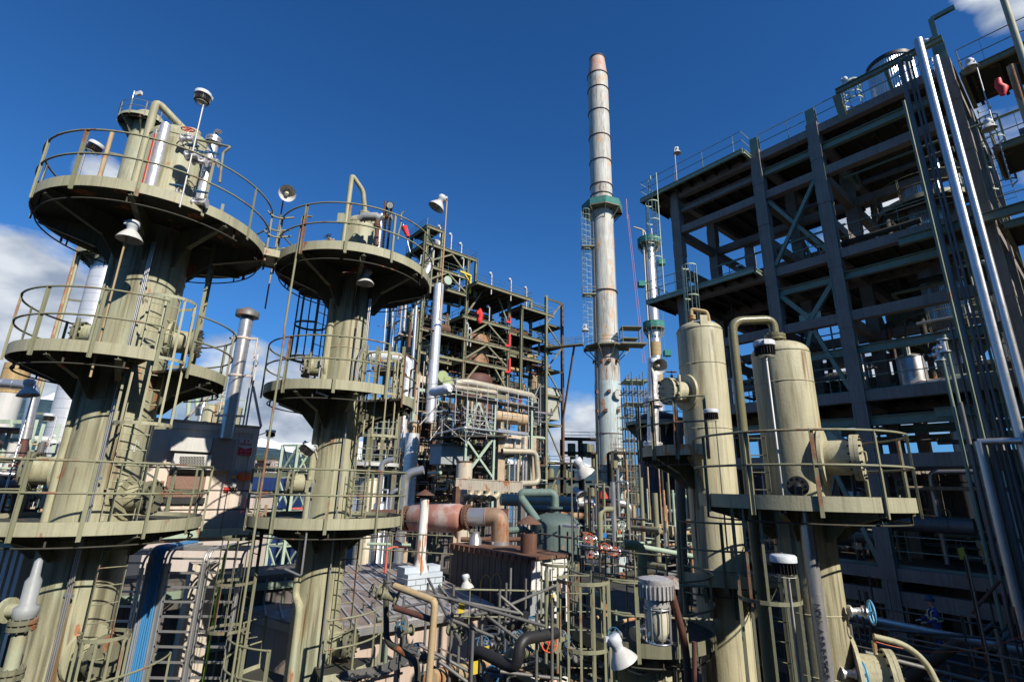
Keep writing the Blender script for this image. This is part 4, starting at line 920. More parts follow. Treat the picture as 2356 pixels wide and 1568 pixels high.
def oct_platform(root, c, z, R, a0, a1, n, netm=None, Rb=2.0):
    pts = [V(c[0]+R*cos(a0+(a1-a0)*i/n), c[1]+R*sin(a0+(a1-a0)*i/n), z) for i in range(n+1)]
    inn = [V(c[0]+Rb*cos(a0+(a1-a0)*i/n), c[1]+Rb*sin(a0+(a1-a0)*i/n), z) for i in range(n+1)]
    pl = MB()
    for i in range(n): pl.prism([inn[i], pts[i], pts[i+1], inn[i+1]], -UP*.25)
    pl = pl.build('platform', olive_dark, root)
    hand_rail(MB(), pts, h=1.15, r=.04, post=2.0).build('railing', olive_rail, pl)
    mb = MB()
    for i in range(n+1): mb.bar(inn[i]-UP*2.2, pts[i]-UP*.3, .14, .14); mb.bar(inn[i]-UP*.35, pts[i]-UP*.35, .12, .2)
    mb.build('strut', olive_rail, pl)
    if netm:
        mb = MB()
        for i in range(n): mb.prism([pts[i], pts[i+1], pts[i+1]+UP*1.1, pts[i]+UP*1.1], (pts[i]-V(*c, z)).normalized()*.02)
        mb.build('safety_net', netm, pl)
oct_platform(tc_, (CX, CY), cz(487), 3.7, DEG(0), DEG(360), 8, tealnet)
oct_platform(tc_, (CX, CY), cz(800), 3.9, DEG(-200), DEG(0), 5)
hz = cz(800)
MB().box(V(CX+3.6, CY-2.6, hz+2.7), 3.4, 2.4, .12).build('canopy', olive_dark, tc_)
mb = MB()
for a, b in ((-1.6, -1.1), (1.6, -1.1), (-1.6, 1.1), (1.6, 1.1)): mb.bar(V(CX+3.6+a, CY-2.6+b, hz), V(CX+3.6+a, CY-2.6+b, hz+2.65), .1, .1)
mb.build('canopy_post', olive_rail, tc_); MB().box(V(CX+3.3, CY-2.6, hz+.8), 2.6, 2.0, .12).box(V(CX+3.8, CY-2.6, hz-.15), 4, 2.8, .25).build('side_landing', olive_dark, tc_)
ladder(tc_, (CX-2.9, CY-1.6), cz(800), cz(487), (-.6, -.8, 0), w=.8, cage=(cz(780), cz(500)), hoops=22, cr=.8, straps=7, m=greenl, cm=greenl)
mb = MB()
for y in (583, 690): mb.box(V(CX-3.1, CY-2.2, cz(y)), 2.2, 1.6, .2); hand_rail(mb, [V(CX-2.0, CY-3, cz(y)), V(CX-4.2, CY-3, cz(y)), V(CX-4.2, CY-1.4, cz(y))], h=1.2, r=.05)
mb.build('rest_landing', olive_rail, tc_)
mb = MB()
for y, aa in ((905, (-150, -95, -60)), (836, (-160, -125, -90, -55)), (948, (-150, -110, -60))):
    for a in aa: a = DEG(a); d = V(cos(a), sin(a), 0); MB().obox(V(CX, CY, cz(y))+d*2.3, d*.3, UP.cross(d)*.22, UP*.25).build('lug', rust, tc_)
a = DEG(-62); d = V(cos(a), sin(a), 0)
MB().cyl(V(CX, CY, cz(913))+d*1.9, V(CX, CY, cz(913))+d*2.7, .75, 24).build('port', chim, tc_); MB().cyl(V(CX, CY, cz(1043))+d*1.9, V(CX, CY, cz(1043))+d*2.8, .9, 24).build('port', chim, tc_)
MB().tube([V(CX+2.05*cos(DEG(-30)), CY-1.0, cz(1100)), V(CX+2.05*cos(DEG(-30)), CY-1.0, cz(520))], .05, 6).tube([V(CX-1.9, CY-1.2, cz(1100)), V(CX-1.9, CY-1.2, cz(460))], .07, 6).build('conduit', dull, tc_)
S('hanging_rope', MB().tube([V(CX+4.1, CY-2, cz(505)), V(CX+5.5, CY-2, cz(840))], .04, 4).tube([V(CX+4.3, CY-2, cz(505)), V(CX+5.9, CY-2, cz(840))], .04, 4).tube([V(CX+4.1, CY-2, cz(515)), V(CX+4.1, CY-2, cz(470))], .06, 5), mat('pink_rope', (.55, .25, .3), .8, streak=0), 'pair of faint pink ropes hanging from the upper chimney platform', 'rope')
# lamp and walkway to the chimney
q = V(CX-4.3, CY-2.5, hz); lamp('small white lamp at the left end of the lower chimney platform', q, q+UP*3, kind='bell', az=1.2, s=2.6, name='pole_lamp')

# ================================================================== slim silver column behind the chimney
SX, SY = 28.1, 95.0
sz = lambda y: ZAT(SX, SY, y)
tsv = T('distillation_column', 'slim bright silver column with teal netted platforms standing right of the chimney', 'column tower', (SX, SY, -12))
MB().lathe(V(SX, SY, 0), [(1.15, sz(1100)), (1.15, sz(562))]+[(1.15*cos(pi/2*i/5), sz(562)+.8*sin(pi/2*i/5)) for i in range(1, 6)], 36).build('cladding', silverp, tsv)
MB().lathe(V(SX, SY, 0), [(1.17, sz(820)), (1.17, sz(788))], 36).lathe(V(SX, SY, 0), [(1.17, sz(905)), (1.17, sz(835))], 36).build('bare_insulation', tan, tsv)
for y, R, a0, a1 in ((562, 2.3, 0, 359), (755, 2.1, 0, 359)):
    oct_platform(tsv, (SX, SY), sz(y), R, DEG(a0), DEG(a1), 12, tealnet, Rb=1.15)
for y, dx in ((612, 1.9), (700, 1.9), (820, 1.9), (663, -2.0)):
    MB().box(V(SX+dx*1.1, SY-.8, sz(y)+.5), 1.3, 1.3, 1.1).build('netted_landing', tealnet, tsv)
ladder(tsv, (SX+1.6, SY-1), sz(1000), sz(562), (.7, -.7, 0), w=.7, m=greenl)
MB().tube([V(SX-1.35, SY-.9, sz(1000)), V(SX-1.35, SY-.9, sz(540)), V(SX-1.35, SY-.9, sz(535))], .16, 8).tube(fil([V(SX-.6, SY, sz(558)), V(SX-.6, SY, sz(530)), V(SX-3, SY, sz(523))], 1), .16, 8).build('riser', insul, tsv)
MB().tube([V(SX+.8, SY, sz(560)), V(SX+.8, SY, sz(525))], .07, 6).build('mast', silverp, tsv)
# ================================================================== tall process block at centre
D7 = 60.0
def bp(s, m, z): return GB*s+GA*(D7+m)+UP*z
def bpx(x, y, m=0.0):
    d = ray(x, y); v = d*((D7+m)/d.dot(GA)); return v.dot(GB), v.z
def bq(x, y, m=0.0): s, z = bpx(x, y, m); return bp(s, m, z)
tbk = T('process_structure', 'tall open olive steel process block with stepped decks left of the chimney', 'process structure', bp(41, 4, -12))
SC = (32.8, 40.3, 48.7, 51.4)
def bcol(s, m, z0, z1, mm=steel, w_=.42): MB().ibeam(bp(s, m, z0), bp(s, m, z1), w_, w_, GB, .06).build('column', mm, tbk)
for m in (0, 5, 10):
    bcol(32.8, m, 1, 37.3 if m < 10 else 34.5); bcol(40.3, m, -12, 34.5 if m < 10 else 29); bcol(48.7, m, -12, 29.5); bcol(51.4, m, -12, 29.3); bcol(35.4, m, 30, 37)
for m in (0, 5): MB().bar(bp(32.8, m, -12), bp(32.8, m, 14.5), .75, .75, GB).build('column', concl, tbk)
bcol(41.8, 0, 28, 34.5)
# floors: (s0, s1, m0, m1, z)
floors = [(32.6, 35.4, 0, 5, 37.2), (32.6, 41.9, 0, 6, 34.5), (32.6, 40.3, 0, 6, 31.0), (32.6, 40.3, 0, 6, 28.2), (40.3, 51.4, -2.5, 8, 29.6), (51.4, 58.8, 0, 6, 29.2), (39.8, 48.9, 0, 8, 24.8), (32.6, 48.9, 0, 8, 21.3), (40.3, 48.9, 0, 8, 18.0), (48.7, 58, 1, 8, 24.5), (48.7, 58, 1, 8, 20.8), (40.3, 51.4, 3, 9, 14.2), (32.6, 40.3, 3, 9, 18.0), (48.7, 57, 2, 8, 15), (32.8, 51, 3, 9, 9.5), (32.8, 51, 3, 9, 4.5)]
for (s0, s1, m0, m1, z) in floors:
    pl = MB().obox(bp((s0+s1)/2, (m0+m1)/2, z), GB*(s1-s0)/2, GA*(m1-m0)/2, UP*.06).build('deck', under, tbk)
    mb = MB().ibeam(bp(s0, m0-.1, z-.28), bp(s1, m0-.1, z-.28), .3, .5, UP, .05).ibeam(bp(s0, m0, z-.28), bp(s0, m1, z-.28), .3, .5, UP, .05)
    mb.build('edge_beam', steel if z > 17 else olive_dark, pl)
    mb = MB(); s = s0+.8
    while s < s1: mb.ibeam(bp(s, m0, z-.2), bp(s, m1, z-.2), .15, .25, UP, .03); s += 1.5
    mb.build('joist', under, pl)
    hand_rail(MB(), [bp(s0, m1, z), bp(s0, m0-.15, z), bp(s1, m0-.15, z), bp(s1, m1, z)], h=1.15, r=.035, post=1.7, drop=.3).build('railing', olive_rail if z < 29 else greens, pl)
def bbr(*pts, m=steel, w_=.22): 
    for p, q in zip(pts, pts[1:]): MB().ibeam(bp(p[0], -.05, p[1]), bp(q[0], -.05, q[1]), w_, w_, GA, .04).build('brace', m, tbk)
bbr((33.2, 31.4), (37.2, 33.8), (40.0, 31.4)); bbr((33.2, 28.4), (36.6, 30.6), (40.0, 28.4))
bbr((40.6, 21.5), (44.4, 24.4), (48.4, 21.5)); bbr((40.6, 18.2), (44.4, 20.9), (48.4, 18.2)); bbr((40.6, 14.5), (43, 17.6)); bbr((48.5, 14.5), (46, 17.6))
bbr((40.4, 25), (43.0, 29.2)); bbr((48.6, 25), (46.4, 29.2)); bbr((33.1, 21.6), (32.9, 24)); bbr((33, 14.8), (36.5, 10), w_=.3)
for z0, z1 in ((21.3, 28), (28.2, 31), (31, 34.4), (9, 14), (-1, 4)): MB().ibeam(bp(32.8, .2, z0), bp(32.8, 4.8, z1), .2, .2, GB, .03).build('brace', steel, tbk)
for s, z, h, mm in ((0, 13.9, .9, rusto), (0, 12.4, .45, greenl), (0, 17.6, .35, steel)):
    MB().bar(bp(32.9, -.1, z), bp(40.2, -.1, z), .3, h).build('beam', mm, tbk)
MB().bar(bp(40.6, -.1, 13.2), bp(48.5, -.1, 13.2), .3, .6).build('beam', steel, tbk)
for z in (-2.5, 4.6): MB().bar(bp(28, 0, z), bp(39.5, 0, z), .5, .8).build('beam', concl, tbk)
for z in (1.5, 7.5): MB().bar(bp(32.8, 0, z), bp(32.8, 9, z), .5, .7).build('beam', concl, tbk)
# stair tower at its right end
stt = T('stair_tower', 'narrow rust braced stair tower at the right end of the central process block', 'stair tower', bp(58.8, 1, -12))
for s in (57.0, 60.9):
    for m in (0, 4): MB().ibeam(bp(s, m, -12), bp(s, m, 32.4 if s < 60 else 31.9), .42, .42, GA, .06).build('column', steel if s < 60 else rust, stt)
zz = [31.9, 27.2, 23.6, 19.2, 14.8, 10.0, 4, -2, -8]
for i, z in enumerate(zz):
    for m in (0, 4): MB().ibeam(bp(57, m, z), bp(60.9, m, z), .25, .3, UP, .04).build('beam', steel, stt)
    if i < len(zz)-1:
        a, b = (57.2, 60.7) if i % 2 else (60.7, 57.2)
        MB().ibeam(bp(a, 0, z-.2), bp(b, 0, zz[i+1]+.2), .2, .2, GA, .03).build('brace', steel, stt)
    if 0 < i < 8: MB().obox(bp(59, 2, z), GB*1.9, GA*2, UP*.06).build('landing', under, stt)
    if i < 7 and i > 0:
        mb = MB(); a, b = (57.6, 60.3) if i % 2 else (60.3, 57.6)
        for k in range(12): mb.obox(bp(a+(b-a)*k/11, 3, z-(z-zz[i+1])*k/11), GB*.16, GA*.6, UP*.03)
        mb.bar(bp(a, 2.4, z), bp(b, 2.4, zz[i+1]), .05, .25).bar(bp(a, 2.4, z+1), bp(b, 2.4, zz[i+1]+1), .05, .05); mb.build('stair_flight', steel, stt)
S('corrugated_enclosure', MB().obox(bp(59, 2.1, 13.6), GB*1.7, GA*1.6, UP*2.6), mat('pale_corrugated_sheet', (.36, .38, .33), .6, streak=.5), 'pale ribbed sheet enclosure inside the stair tower right of the block', 'enclosure')
# footbridge to the chimney
wb = T('footbridge', 'slender railed footbridge between the stair tower and the chimney', 'footbridge', bp(62, 1, 19))
p0 = bp(57.0, -.3, hz); p1 = V(CX-4.2, CY-2.2, hz)
p1 = V(p1.x, p1.y, hz); dv = (p1-p0); dh = V(dv.x, dv.y, 0).normalized(); pw = UP.cross(dh)
MB().obox((p0+p1)/2-UP*.12, dv/2, pw*.6, UP*.1).build('walkway', olive_dark, wb)
for k in (-1, 1): hand_rail(MB(), [p0+pw*.6*k, p1+pw*.6*k], h=1.15, r=.04, post=1.6).build('railing', olive_rail, wb)
MB().ibeam(p0.lerp(p1, .75)-UP*.25, bp(60.9, 0, 11), .25, .25, GA, .04).build('strut', rust, wb)
# vessels inside the block
def upright(label, s, m, z0, z1, R, mm, name='vertical_vessel', cat='vessel', dm=.4, seams=True, grp=None):
    c = bp(s, m, z0); o = T(name, label, cat, c, grp)
    MB().lathe(c, [(R*.6, -.4), (R, 0), (R, z1-z0)]+[(R*cos(pi/2*i/6), z1-z0+R*dm*sin(pi/2*i/6)) for i in range(1, 7)], 40).build('shell', mm, o)
    mb = MB(); z = z0+.8
    while seams and z < z1: seam(mb, (c.x, c.y), R*1.005, z, .03); z += 1.6
    if seams: mb.build('band', mm, o)
    MB().cyl(c+UP*(z1-z0), c+UP*(z1-z0+R*dm+.5), R*.2, 16).cyl(c+UP*(z1-z0+R*dm+.4), c+UP*(z1-z0+R*dm+.6), R*.3, 16).build('nozzle', mm, o)
    return o
upright('large tan insulated column in the left bay of the central block', 34.6, 4.5, 6, 24.5, 1.5, tan)
upright('dark red brown reactor low in the middle bay of the central block', 44.6, 3.2, 9.8, 16.0, 2.9, brown)
upright('brown and tan reactor top in the middle bay of the central block', 44.6, 3.4, 17.4, 22.6, 2.3, mat('tan_brown_shell', (.30, .16, .08), .6, streak=.4, c2=(.10, .04, .03), scale=.5))
upright('dark olive reactor with domed head in the right bay of the block', 49.6, 6, 16, 26.5, 1.7, mat('dark_olive_shell', (.10, .115, .08), .6, streak=.4))
upright('rusty rounded drum on the lowest floor behind the tan columns', 33.6, 3, -1.5, 3.5, 1.9, rust, dm=.7)
upright('thin rusty stack on the lowest floor behind the tan columns', 37.8, 3, -2, 8.5, .8, rust)
upright('pale tan tall vessel behind the stair tower', 63.0, 9, -6, 20, 1.6, concl)
pipe('wide bright silver jacketed duct running down the front of the central block', [bq(1010, 655, -.9), bq(996, 800, -.9), bq(990, 925, -.9)][:1]+[bp(bpx(1003, 760, -.9)[0], -.9, 8.0)], .72, silverw, seams=.9, n=24, sr=1.01, name='duct', cat='duct')
pipe('bright silver elbow at the top left corner of the central block', [bq(1015, 590, 2), bq(1012, 560, 2), bq(1002, 552, 2)+GA, bq(985, 620, 0), bq(975, 640, 0)], .55, silverw, 1.0, n=16, name='duct', cat='duct')
s_, z_ = bpx(948, 900, -2)
pipe('tall silver duct standing left of the tan concrete columns', [bp(s_, -3, -4.0), bp(s_, -3, 6.2)], .85, silver, n=24, name='duct', cat='duct')
pipe('silver duct rising behind the tower rails to an elbow left of the block', [bp(30.6, -1, 4), bp(30.9, -1, 15.8), bp(28.3, -1, 16.0), bp(25, -1, 15.4)], .75, silver, 1.4, n=20, name='duct', cat='duct')
for x, y in ((1044, 866), (1085, 878)): 
    q = bq((470+80*0+x*0)+x-45, y, -1.2) if False else bq(x-25 if x < 1060 else x-56, y, -1.2)
    S('exchanger_end', MB().cyl(q, q+GA*3.5, .78, 28).cyl(q-GA*.12, q-GA*.02, .84, 28), mat('light_green_vessel_end_%d' % x, (.30, .36, .17), .5, streak=.1), f'pale green round exchanger end under the rusty beam of the block, {"left" if x < 1060 else "right"} one', 'exchanger', 'pale green exchanger ends')
q = bq(1030, 645, -1); S('exchanger_end', MB().cyl(q, q+GA*3, .6, 24).cyl(q-GA*.12, q-GA*.02, .66, 24), greenl, 'pale green exchanger end poking out under the upper decks of the block', 'exchanger')
# lamps: short silver posts with small heads on the decks
for i, (x, y, y1, lab) in enumerate([(1052, 516+28, 514-26, 'silver lamp post on the second highest deck of the central block, left one'), (1010, 700-10, 640, 'x'), ]): pass
def blamp(x, y, yt, m, lab):
    s, z = bpx(x, y, m); z1 = bpx(x, yt, m)[1]; b = bp(s, m, z); root = T('pole_lamp', lab, 'lamp', b, 'small silver post lamps on the central block')
    MB().tube([b, b+UP*(z1-z)], .10, 8).build('pole', polem, root)
    MB().lathe(b+UP*(z1-z)-V(.25, .1, 0), [(.02, .3), (.22, .25), (.25, 0), (.18, -.12)], 14).build('housing', lampgrey, root)
for a in [(1012, 546, 522, 0, 'post lamp on the very top landing of the central block'), (1037, 578, 540, 0, 'post lamp at the left of the second highest deck of the central block'), (1061, 588, 562, 0, 'short post lamp at the right of the second highest deck of the central block'), (996, 612, 575, 0, 'post lamp on the third deck of the central block, left end'), (1065, 636, 595, 0, 'post lamp on the third deck of the central block, right end'), (1056, 672, 636, 0, 'post lamp on the fourth deck beside the yellow davit'), (1130, 677, 630, -2.5, 'tall post lamp on the cantilevered deck of the block, left one'), (1175, 692, 644, -2.5, 'tall post lamp on the cantilevered deck of the block, right one'), (1211, 710, 663, -.1, 'tall post lamp at the right end deck of the block'), (1125, 745, 706, 0, 'post lamp under the cantilevered deck beside the red cover'), (1075, 795, 745, 0, 'post lamp on the middle deck by the rusty column, left one'), (1082, 797, 757, 0, 'post lamp on the middle deck by the rusty column, right one')]: blamp(*a)
random.seed(44)
for i in range(620):
    s_ = random.uniform(33, 58); m_ = random.uniform(1, 8); z0_ = random.choice([4.5, 9.5, 14.2, 18, 21.3, 21.3, 24.6, 28.2, 15, -3, -3]); 
    if z0_ > 24 and s_ > 41 and z0_ < 29: z0_ = 18
    if z0_ > 24 and s_ > 40: continue
    d_ = random.choice([UP, UP, GA, GB, GB]); ln = random.uniform(1.2, 4.5); mm = random.choice([dull, steel, olive_rail, insul, rust, rust, brown, tan, concl, silverp, under, under]); c_ = bp(s_, m_, z0_+random.uniform(.3, 2.2)); e_ = c_+d_*min(ln, 3 if d_ is UP else 9)
    STUFF(mm).tube(fil([c_, e_, e_+random.choice([GB, -GB, GA, UP])*random.uniform(.4, 1.8)], .3), random.choice([.05, .08, .12, .2, .3]), 8)
random.seed(12)
for i, (s_, m_, z_, r_, l_, mm, lab) in enumerate([(41.5, 4, 19.4, .9, 5.5, under, 'dark horizontal exchanger on the third floor of the central block'), (34, 3, 19.6, .8, 4, steel, 'olive horizontal exchanger on the left bay floor of the central block'), (42, 3.5, 26.2, 1.0, 5, under, 'dark horizontal drum under the cantilevered deck of the block'), (34, 2.5, 29.4, .7, 4.5, dull, 'grey horizontal drum on the upper left deck of the block'), (34, 3, 32.3, .8, 4.5, under, 'dark horizontal drum below the top left deck of the block'), (50, 4, 22.2, .8, 5, steel, 'olive horizontal exchanger in the right bay of the block'), (50.5, 4, 16.2, .9, 5, under, 'dark horizontal exchanger low in the right bay of the block'), (34, 4, 11, 1.0, 9, under, 'long dark drum behind the rusty beam of the block'), (43, 6, 6, 1.3, 10, under, 'long dark drum behind the scaffold of the block'), (35, 6, 0, 1.2, 14, under, 'long dark drum at the foot of the block'), (42, 3, 15.6, .8, 5, rust, 'rust brown horizontal exchanger over the scaffold of the block'), (34.2, 2, 22.5, .7, 4.5, rust, 'rust brown horizontal drum in the left bay of the block'), (52, 4, 26, .6, 4, rust, 'rusty drum beside the stair tower head')]):
    c_ = bp(s_, m_, z_); o = T('horizontal_drum', lab, 'drum', c_); MB().lathe(c_, [(r_*.5, -.2), (r_, .1), (r_, l_-.1), (r_*.5, l_+.2)], 24, GB).build('shell', mm, o)
    mb = MB()
    for k in (.2, .8): mb.obox(c_+GB*l_*k-UP*r_*.9, GB*.12, GA*r_*.7, UP*r_*.35)
    mb.build('saddle', steel, o)
o = T('dark_backing', 'dark backing wall added to blacken the lower back of the central block', 'building', bp(42, 10, -12)); MB().obox(bp(44, 10.5, -1), GB*13, GA*.8, UP*11).build('wall', shedw, o)  # added dark wall and panels stand in for the shaded interior
MB().obox(bp(37, 9.5, 15), GB*3.2, GA*.1, UP*3).obox(bp(44.6, 9.2, 22.8), GB*3.9, GA*.1, UP*1.6).build('wall_panel', shedw, o)
for i in range(330):
    x = random.uniform(1000, 1240); y = random.uniform(935, 1120); c_ = bq(x, y, random.uniform(-11, -3)); d_ = random.choice([UP, UP, GA, GB, GB]); ln = random.uniform(1, 3.5); mm = random.choice([dull, greenl, olive_rail, insul, rust, silverp, under, under, concl])
    e_ = c_+d_*ln; STUFF(mm).tube(fil([c_, e_, e_+random.choice([GB, -GB, GA, UP])*random.uniform(.3, 1.2)], .2), random.choice([.04, .06, .08, .12, .18]), 8)
for i in range(190):
    x = random.uniform(895, 1010); y = random.uniform(640, 1150); c_ = bq(x, y, random.uniform(-3, 6)); d_ = random.choice([UP, UP, UP, GA, GB]); ln = random.uniform(1.5, 5); mm = random.choice([dull, greenl, olive_rail, insul, rust, steel, under, concl, polem])
    e_ = c_+d_*ln; STUFF(mm).tube(fil([c_, e_, e_+random.choice([GB, -GB, GA, UP])*random.uniform(.3, 1.5)], .2), random.choice([.04, .06, .08, .12, .2]), 8)
# yellow davit, red covers, red posts
y0 = bq(1081, 675, -.3); y1_ = bq(1084, 634, -.3)
S('davit', MB().bar(y0, V(y0.x, y0.y, y1_.z), .25, .25).bar(V(y0.x, y0.y, y1_.z), V(y0.x, y0.y, y1_.z)-GB*2.0+UP*.1, .25, .25).bar(V(y0.x, y0.y, y1_.z-1.2), V(y0.x, y0.y, y1_.z)-GB*1.2, .15, .15), yellow, 'yellow davit post on the upper deck of the central block', 'davit')
q = bq(1104, 745, -.6)
S('covered_hoist', MB().tube([q+UP*.1, q+UP*.6-GB*.1, q+UP*1.1+GB*.08, q+UP*1.6, q+UP*2.1-GB*.1, q+UP*2.5], [.3, .46, .36, .48, .36, .1], 6).box(q+UP*1.7-GB*.5, .5, .4, .5, GB, GA), wind, 'hoist under a crumpled red cover on the deck rail of the central block', 'cover')
def rpost(x, y0_, y1__, m, lab, s_r=.2):
    s, z = bpx(x, y0_, m); z1 = bpx(x, y1__, m)[1]; S('fire_riser', MB().tube([bp(s, m, z), bp(s, m, z1)], s_r, 8).bar(bp(s-.9, m, z), bp(s, m, z), .2, .3), redm, lab, 'pipe', 'red risers on the central block')
rpost(1172, 856, 824, -.4, 'red riser on the right column of the block, lowest length'); rpost(1172, 796, 768, -.3, 'red riser on the right column of the block, middle length'); rpost(1174, 742, 727, -.3, 'red riser on the right column of the block, top length', .12)
g = T('windsock', 'red windsock hanging from its ring at the top left of the central block', 'windsock', P(930, 560, 34))
a_ = P(930, 522, 34); b_ = P(939, 545, 34)
MB().tube([a_, a_.lerp(b_, .5), b_], [.24, .18, .13], 14, cap=False).build('cloth', wind, g); MB().tube([P(944, 580, 34.2), P(928, 516, 34.2)], .03).build('pole', silverp, g)
# ---------- lower front of the block: scaffold, pipes, drum
sf = T('scaffold', 'grey tube scaffold platform with boards wrapping the long insulated pipes at centre', 'scaffold', bp(38, -14, -12))
DF = -14.0
def fq(x, y, m=DF): return bq(x, y, m)
def fpole(x, y0_, y1__, m=DF, r=.05): s, z = bpx(x, y0_, m); return bp(s, m, z), bp(s, m, bpx(x, y1__, m)[1])
mb = MB()
for i in range(9):
    x = 1047+i*24; mb.tube(list(fpole(x, 1010 if i % 2 else 950+i*3, 868+i*6)), .045, 6)
mb.build('upright', polem, sf)
mb = MB()
for dy in (0, 12, 24): mb.tube([fq(1045, 872+dy), fq(1238, 916+dy*.9)], .04, 6)
for dy in (0, 12, 24): mb.tube([fq(1047, 872+dy), bq(993, 884+dy, DF+6)], .04, 6)
mb.build('guard_rail', polem, sf)
mb = MB(); p, q = fq(1047, 907), fq(1238, 938)
mb.prism([p, q, q+GA*2.2, p+GA*2.2], UP*.08).prism([p, p+GA*2.2, bq(993, 916, DF+6)+GA*2, bq(993, 916, DF+6)], UP*.07)
mb.build('board', dull, sf)
mb = MB(); random.seed(11)
for i in range(22):
    x = 1000+random.random()*160; y = 925+random.random()*70; m = DF+random.random()*5
    mb.tube([bq(x, y, m), bq(x+random.choice([-45, 45, 0, 60]), y+random.choice([60, 50, 5]), m)], .05, 6)
for i in range(5):
    x = 1075+i*14; mb.tube(list(fpole(x, 995, 930)), .045, 6)
for i in range(6): mb.tube([fq(1068, 940+i*10), fq(1138, 952+i*10)], .04, 6)
mb.build('brace_tube', polem, sf)
pipe('upper long beige insulated pipe on the central scaffold', [bq(1047, 880, DF+1.6), bq(1078, 879, DF+1.2), bq(1224, 910, DF+1.2), bq(1228, 925, DF+1.4)], .42, insul, .5, 18, 1.2)
pipe('lower long beige insulated pipe on the central scaffold', [bq(1044, 890, DF+1.4), bq(1140, 903, DF+1.0)], .30, insul, .4, 14, 1.2)
S('tarpaulin', MB().tube([bq(992, 903, DF+5.2), bq(1000, 901, DF+4), bq(1007, 899, DF+3.2), bq(1014, 898, DF+2.6), bq(1021, 896, DF+2), bq(1029, 894, DF+1.2), bq(1036, 893, DF+.6)], [.35, .62, .5, .66, .52, .68, .4], 7), tarp, 'crumpled white tarpaulin tied round the left end of the scaffold', 'tarpaulin')
frm = T('support_frame', 'pale green braced steel frame carrying the scaffold and the tan drum', 'steel frame', bp(38, -13, -12))
for x, yb in ((1066, 1130), (1133, 1110), (1221, 1120)): 
    a, b = fpole(x, yb, 915, DF+.6); MB().ibeam(V(a.x, a.y, -4), b, .28, .28, GA, .04).build('column', greenl, frm)
for (x0, y0_, x1_, y1__) in ((1064, 995, 1134, 1002), (1068, 1005, 1133, 1098), (1133, 1010, 1068, 1098), (1100, 925, 1068, 995), (1100, 925, 1130, 1000)): MB().ibeam(fq(x0, y0_, DF+.6), fq(x1_, y1__, DF+.6), .24, .24, GA, .04).build('brace', greenl, frm)
MB().obox((fq(1010, 1008, DF+3)+fq(1140, 1004, DF+3))/2, (fq(1140, 1004, DF+3)-fq(1010, 1004, DF+3))/2, GA*3, UP*.1).build('deck', under, frm)
for y in (1030, 1075): MB().obox(fq(1095, y, DF+4), GB*3.2, GA*2.5, UP*.08).build('deck', under, frm)
portal = T('concrete_portal', 'stained tan concrete portal frame in front of the vertical silver pipes at centre', 'portal frame', fq(1180, 1130, DF+2))
def colpx(x, yb, yt, m, w_, mm, nm, par, zb=-8): a, b = fpole(x, yb, yt, m); MB().obox((V(a.x, a.y, zb)+b)/2, GB*w_/2, GA*.35, UP*(b.z-zb)/2).build(nm, mm, par)
colpx(1148, 1120, 1001, DF+1.5, 1.05, concl, 'post', portal); colpx(1222, 1130, 1005, DF+1.5, .9, concl, 'post', portal)
a, b = fq(1155, 1013, DF+1.4), fq(1216, 1015, DF+1.4); MB().bar(a, V(b.x, b.y, a.z), .6, 1.5).build('lintel', rusto, portal)
dr = T('horizontal_drum', 'tan orange horizontal drum on saddles below the scaffold at centre', 'drum', fq(1180, 975, DF+1.5))
a, b = fq(1137, 955, DF+1.8), fq(1218, 966, DF+1.8); b.z = a.z; ax = (b-a).normalized()
MB().lathe(a, [(.3, -.25), (.72, -.05), (.82, .15), (.82, (b-a).length-.2), (.72, (b-a).length+.1), (.3, (b-a).length+.3)], 28, ax).build('shell', mat('tan_orange_drum', (.44, .34, .22), .55, streak=.1, rust=.45, rustc=(.34, .13, .03)), dr)
mb = MB()
for k in (.15, .85): mb.bar(a.lerp(b, k)-UP*.5, a.lerp(b, k)-UP*1.7, .3, .9)
mb.build('saddle', concl, dr)
for i, x in enumerate((1182, 1190, 1202, 1209, 1217, 1170)):
    a, b = fpole(x, 1160, (1008, 1052, 1005, 1050, 1055, 1060)[i], DF+.9)
    pipe(f'vertical {"bright" if i % 2 else "beige"} pipe in the row under the concrete portal', [V(a.x, a.y, -8), b], (.14, .18, .16, .2, .16, .1)[i], silverp if i in (0, 2, 3) else insul, seams=2, group='row of vertical pipes under the portal')
pipe('big beige insulated pipe bending back under the concrete portal like a U on its side', [bq(1155, 1037, DF+.5), bq(1233, 1039, DF-.2), bq(1239, 1110, DF-.2), bq(1196, 1112, DF-.2)], .34, insul, .8, 18, 1.2)
pipe('thin long silver pipe bent round the front of the scaffold base', [bq(1005, 998, DF+5), bq(1068, 983, DF-.2), bq(1214, 1000, DF-.2)], .13, silverp, .3, 10)
pipe('second silver pipe level below the tan drum', [bq(1145, 988, DF), bq(1213, 997, DF)], .16, silverp, .3, 10)
pipe('tall silver pipe down the left corner of the central block with a kink', [bq(958, 700, -1.5), bq(941, 968, -1.5), bq(962, 970, -1.5)], .22, silverp, .3, 12, 2.2)
pipe('grey U shaped pipe bundle rising at the right end of the scaffold', [bq(1222, 930, -3), bq(1243, 880, -3)+UP*0, bq(1243, 1050, -3)], .14, dull, .5, 10)
pipe('silver clad pipe left of the block near the tower ladder, upper length', [bq(905, 620, 0), bq(902, 800, 0)], .2, silverp, n=10, seams=1)
pipe('thin silver pipe beside the upper ladder of the second tower', [bq(893, 650, 0), bq(878, 860, 0)], .14, silverp)
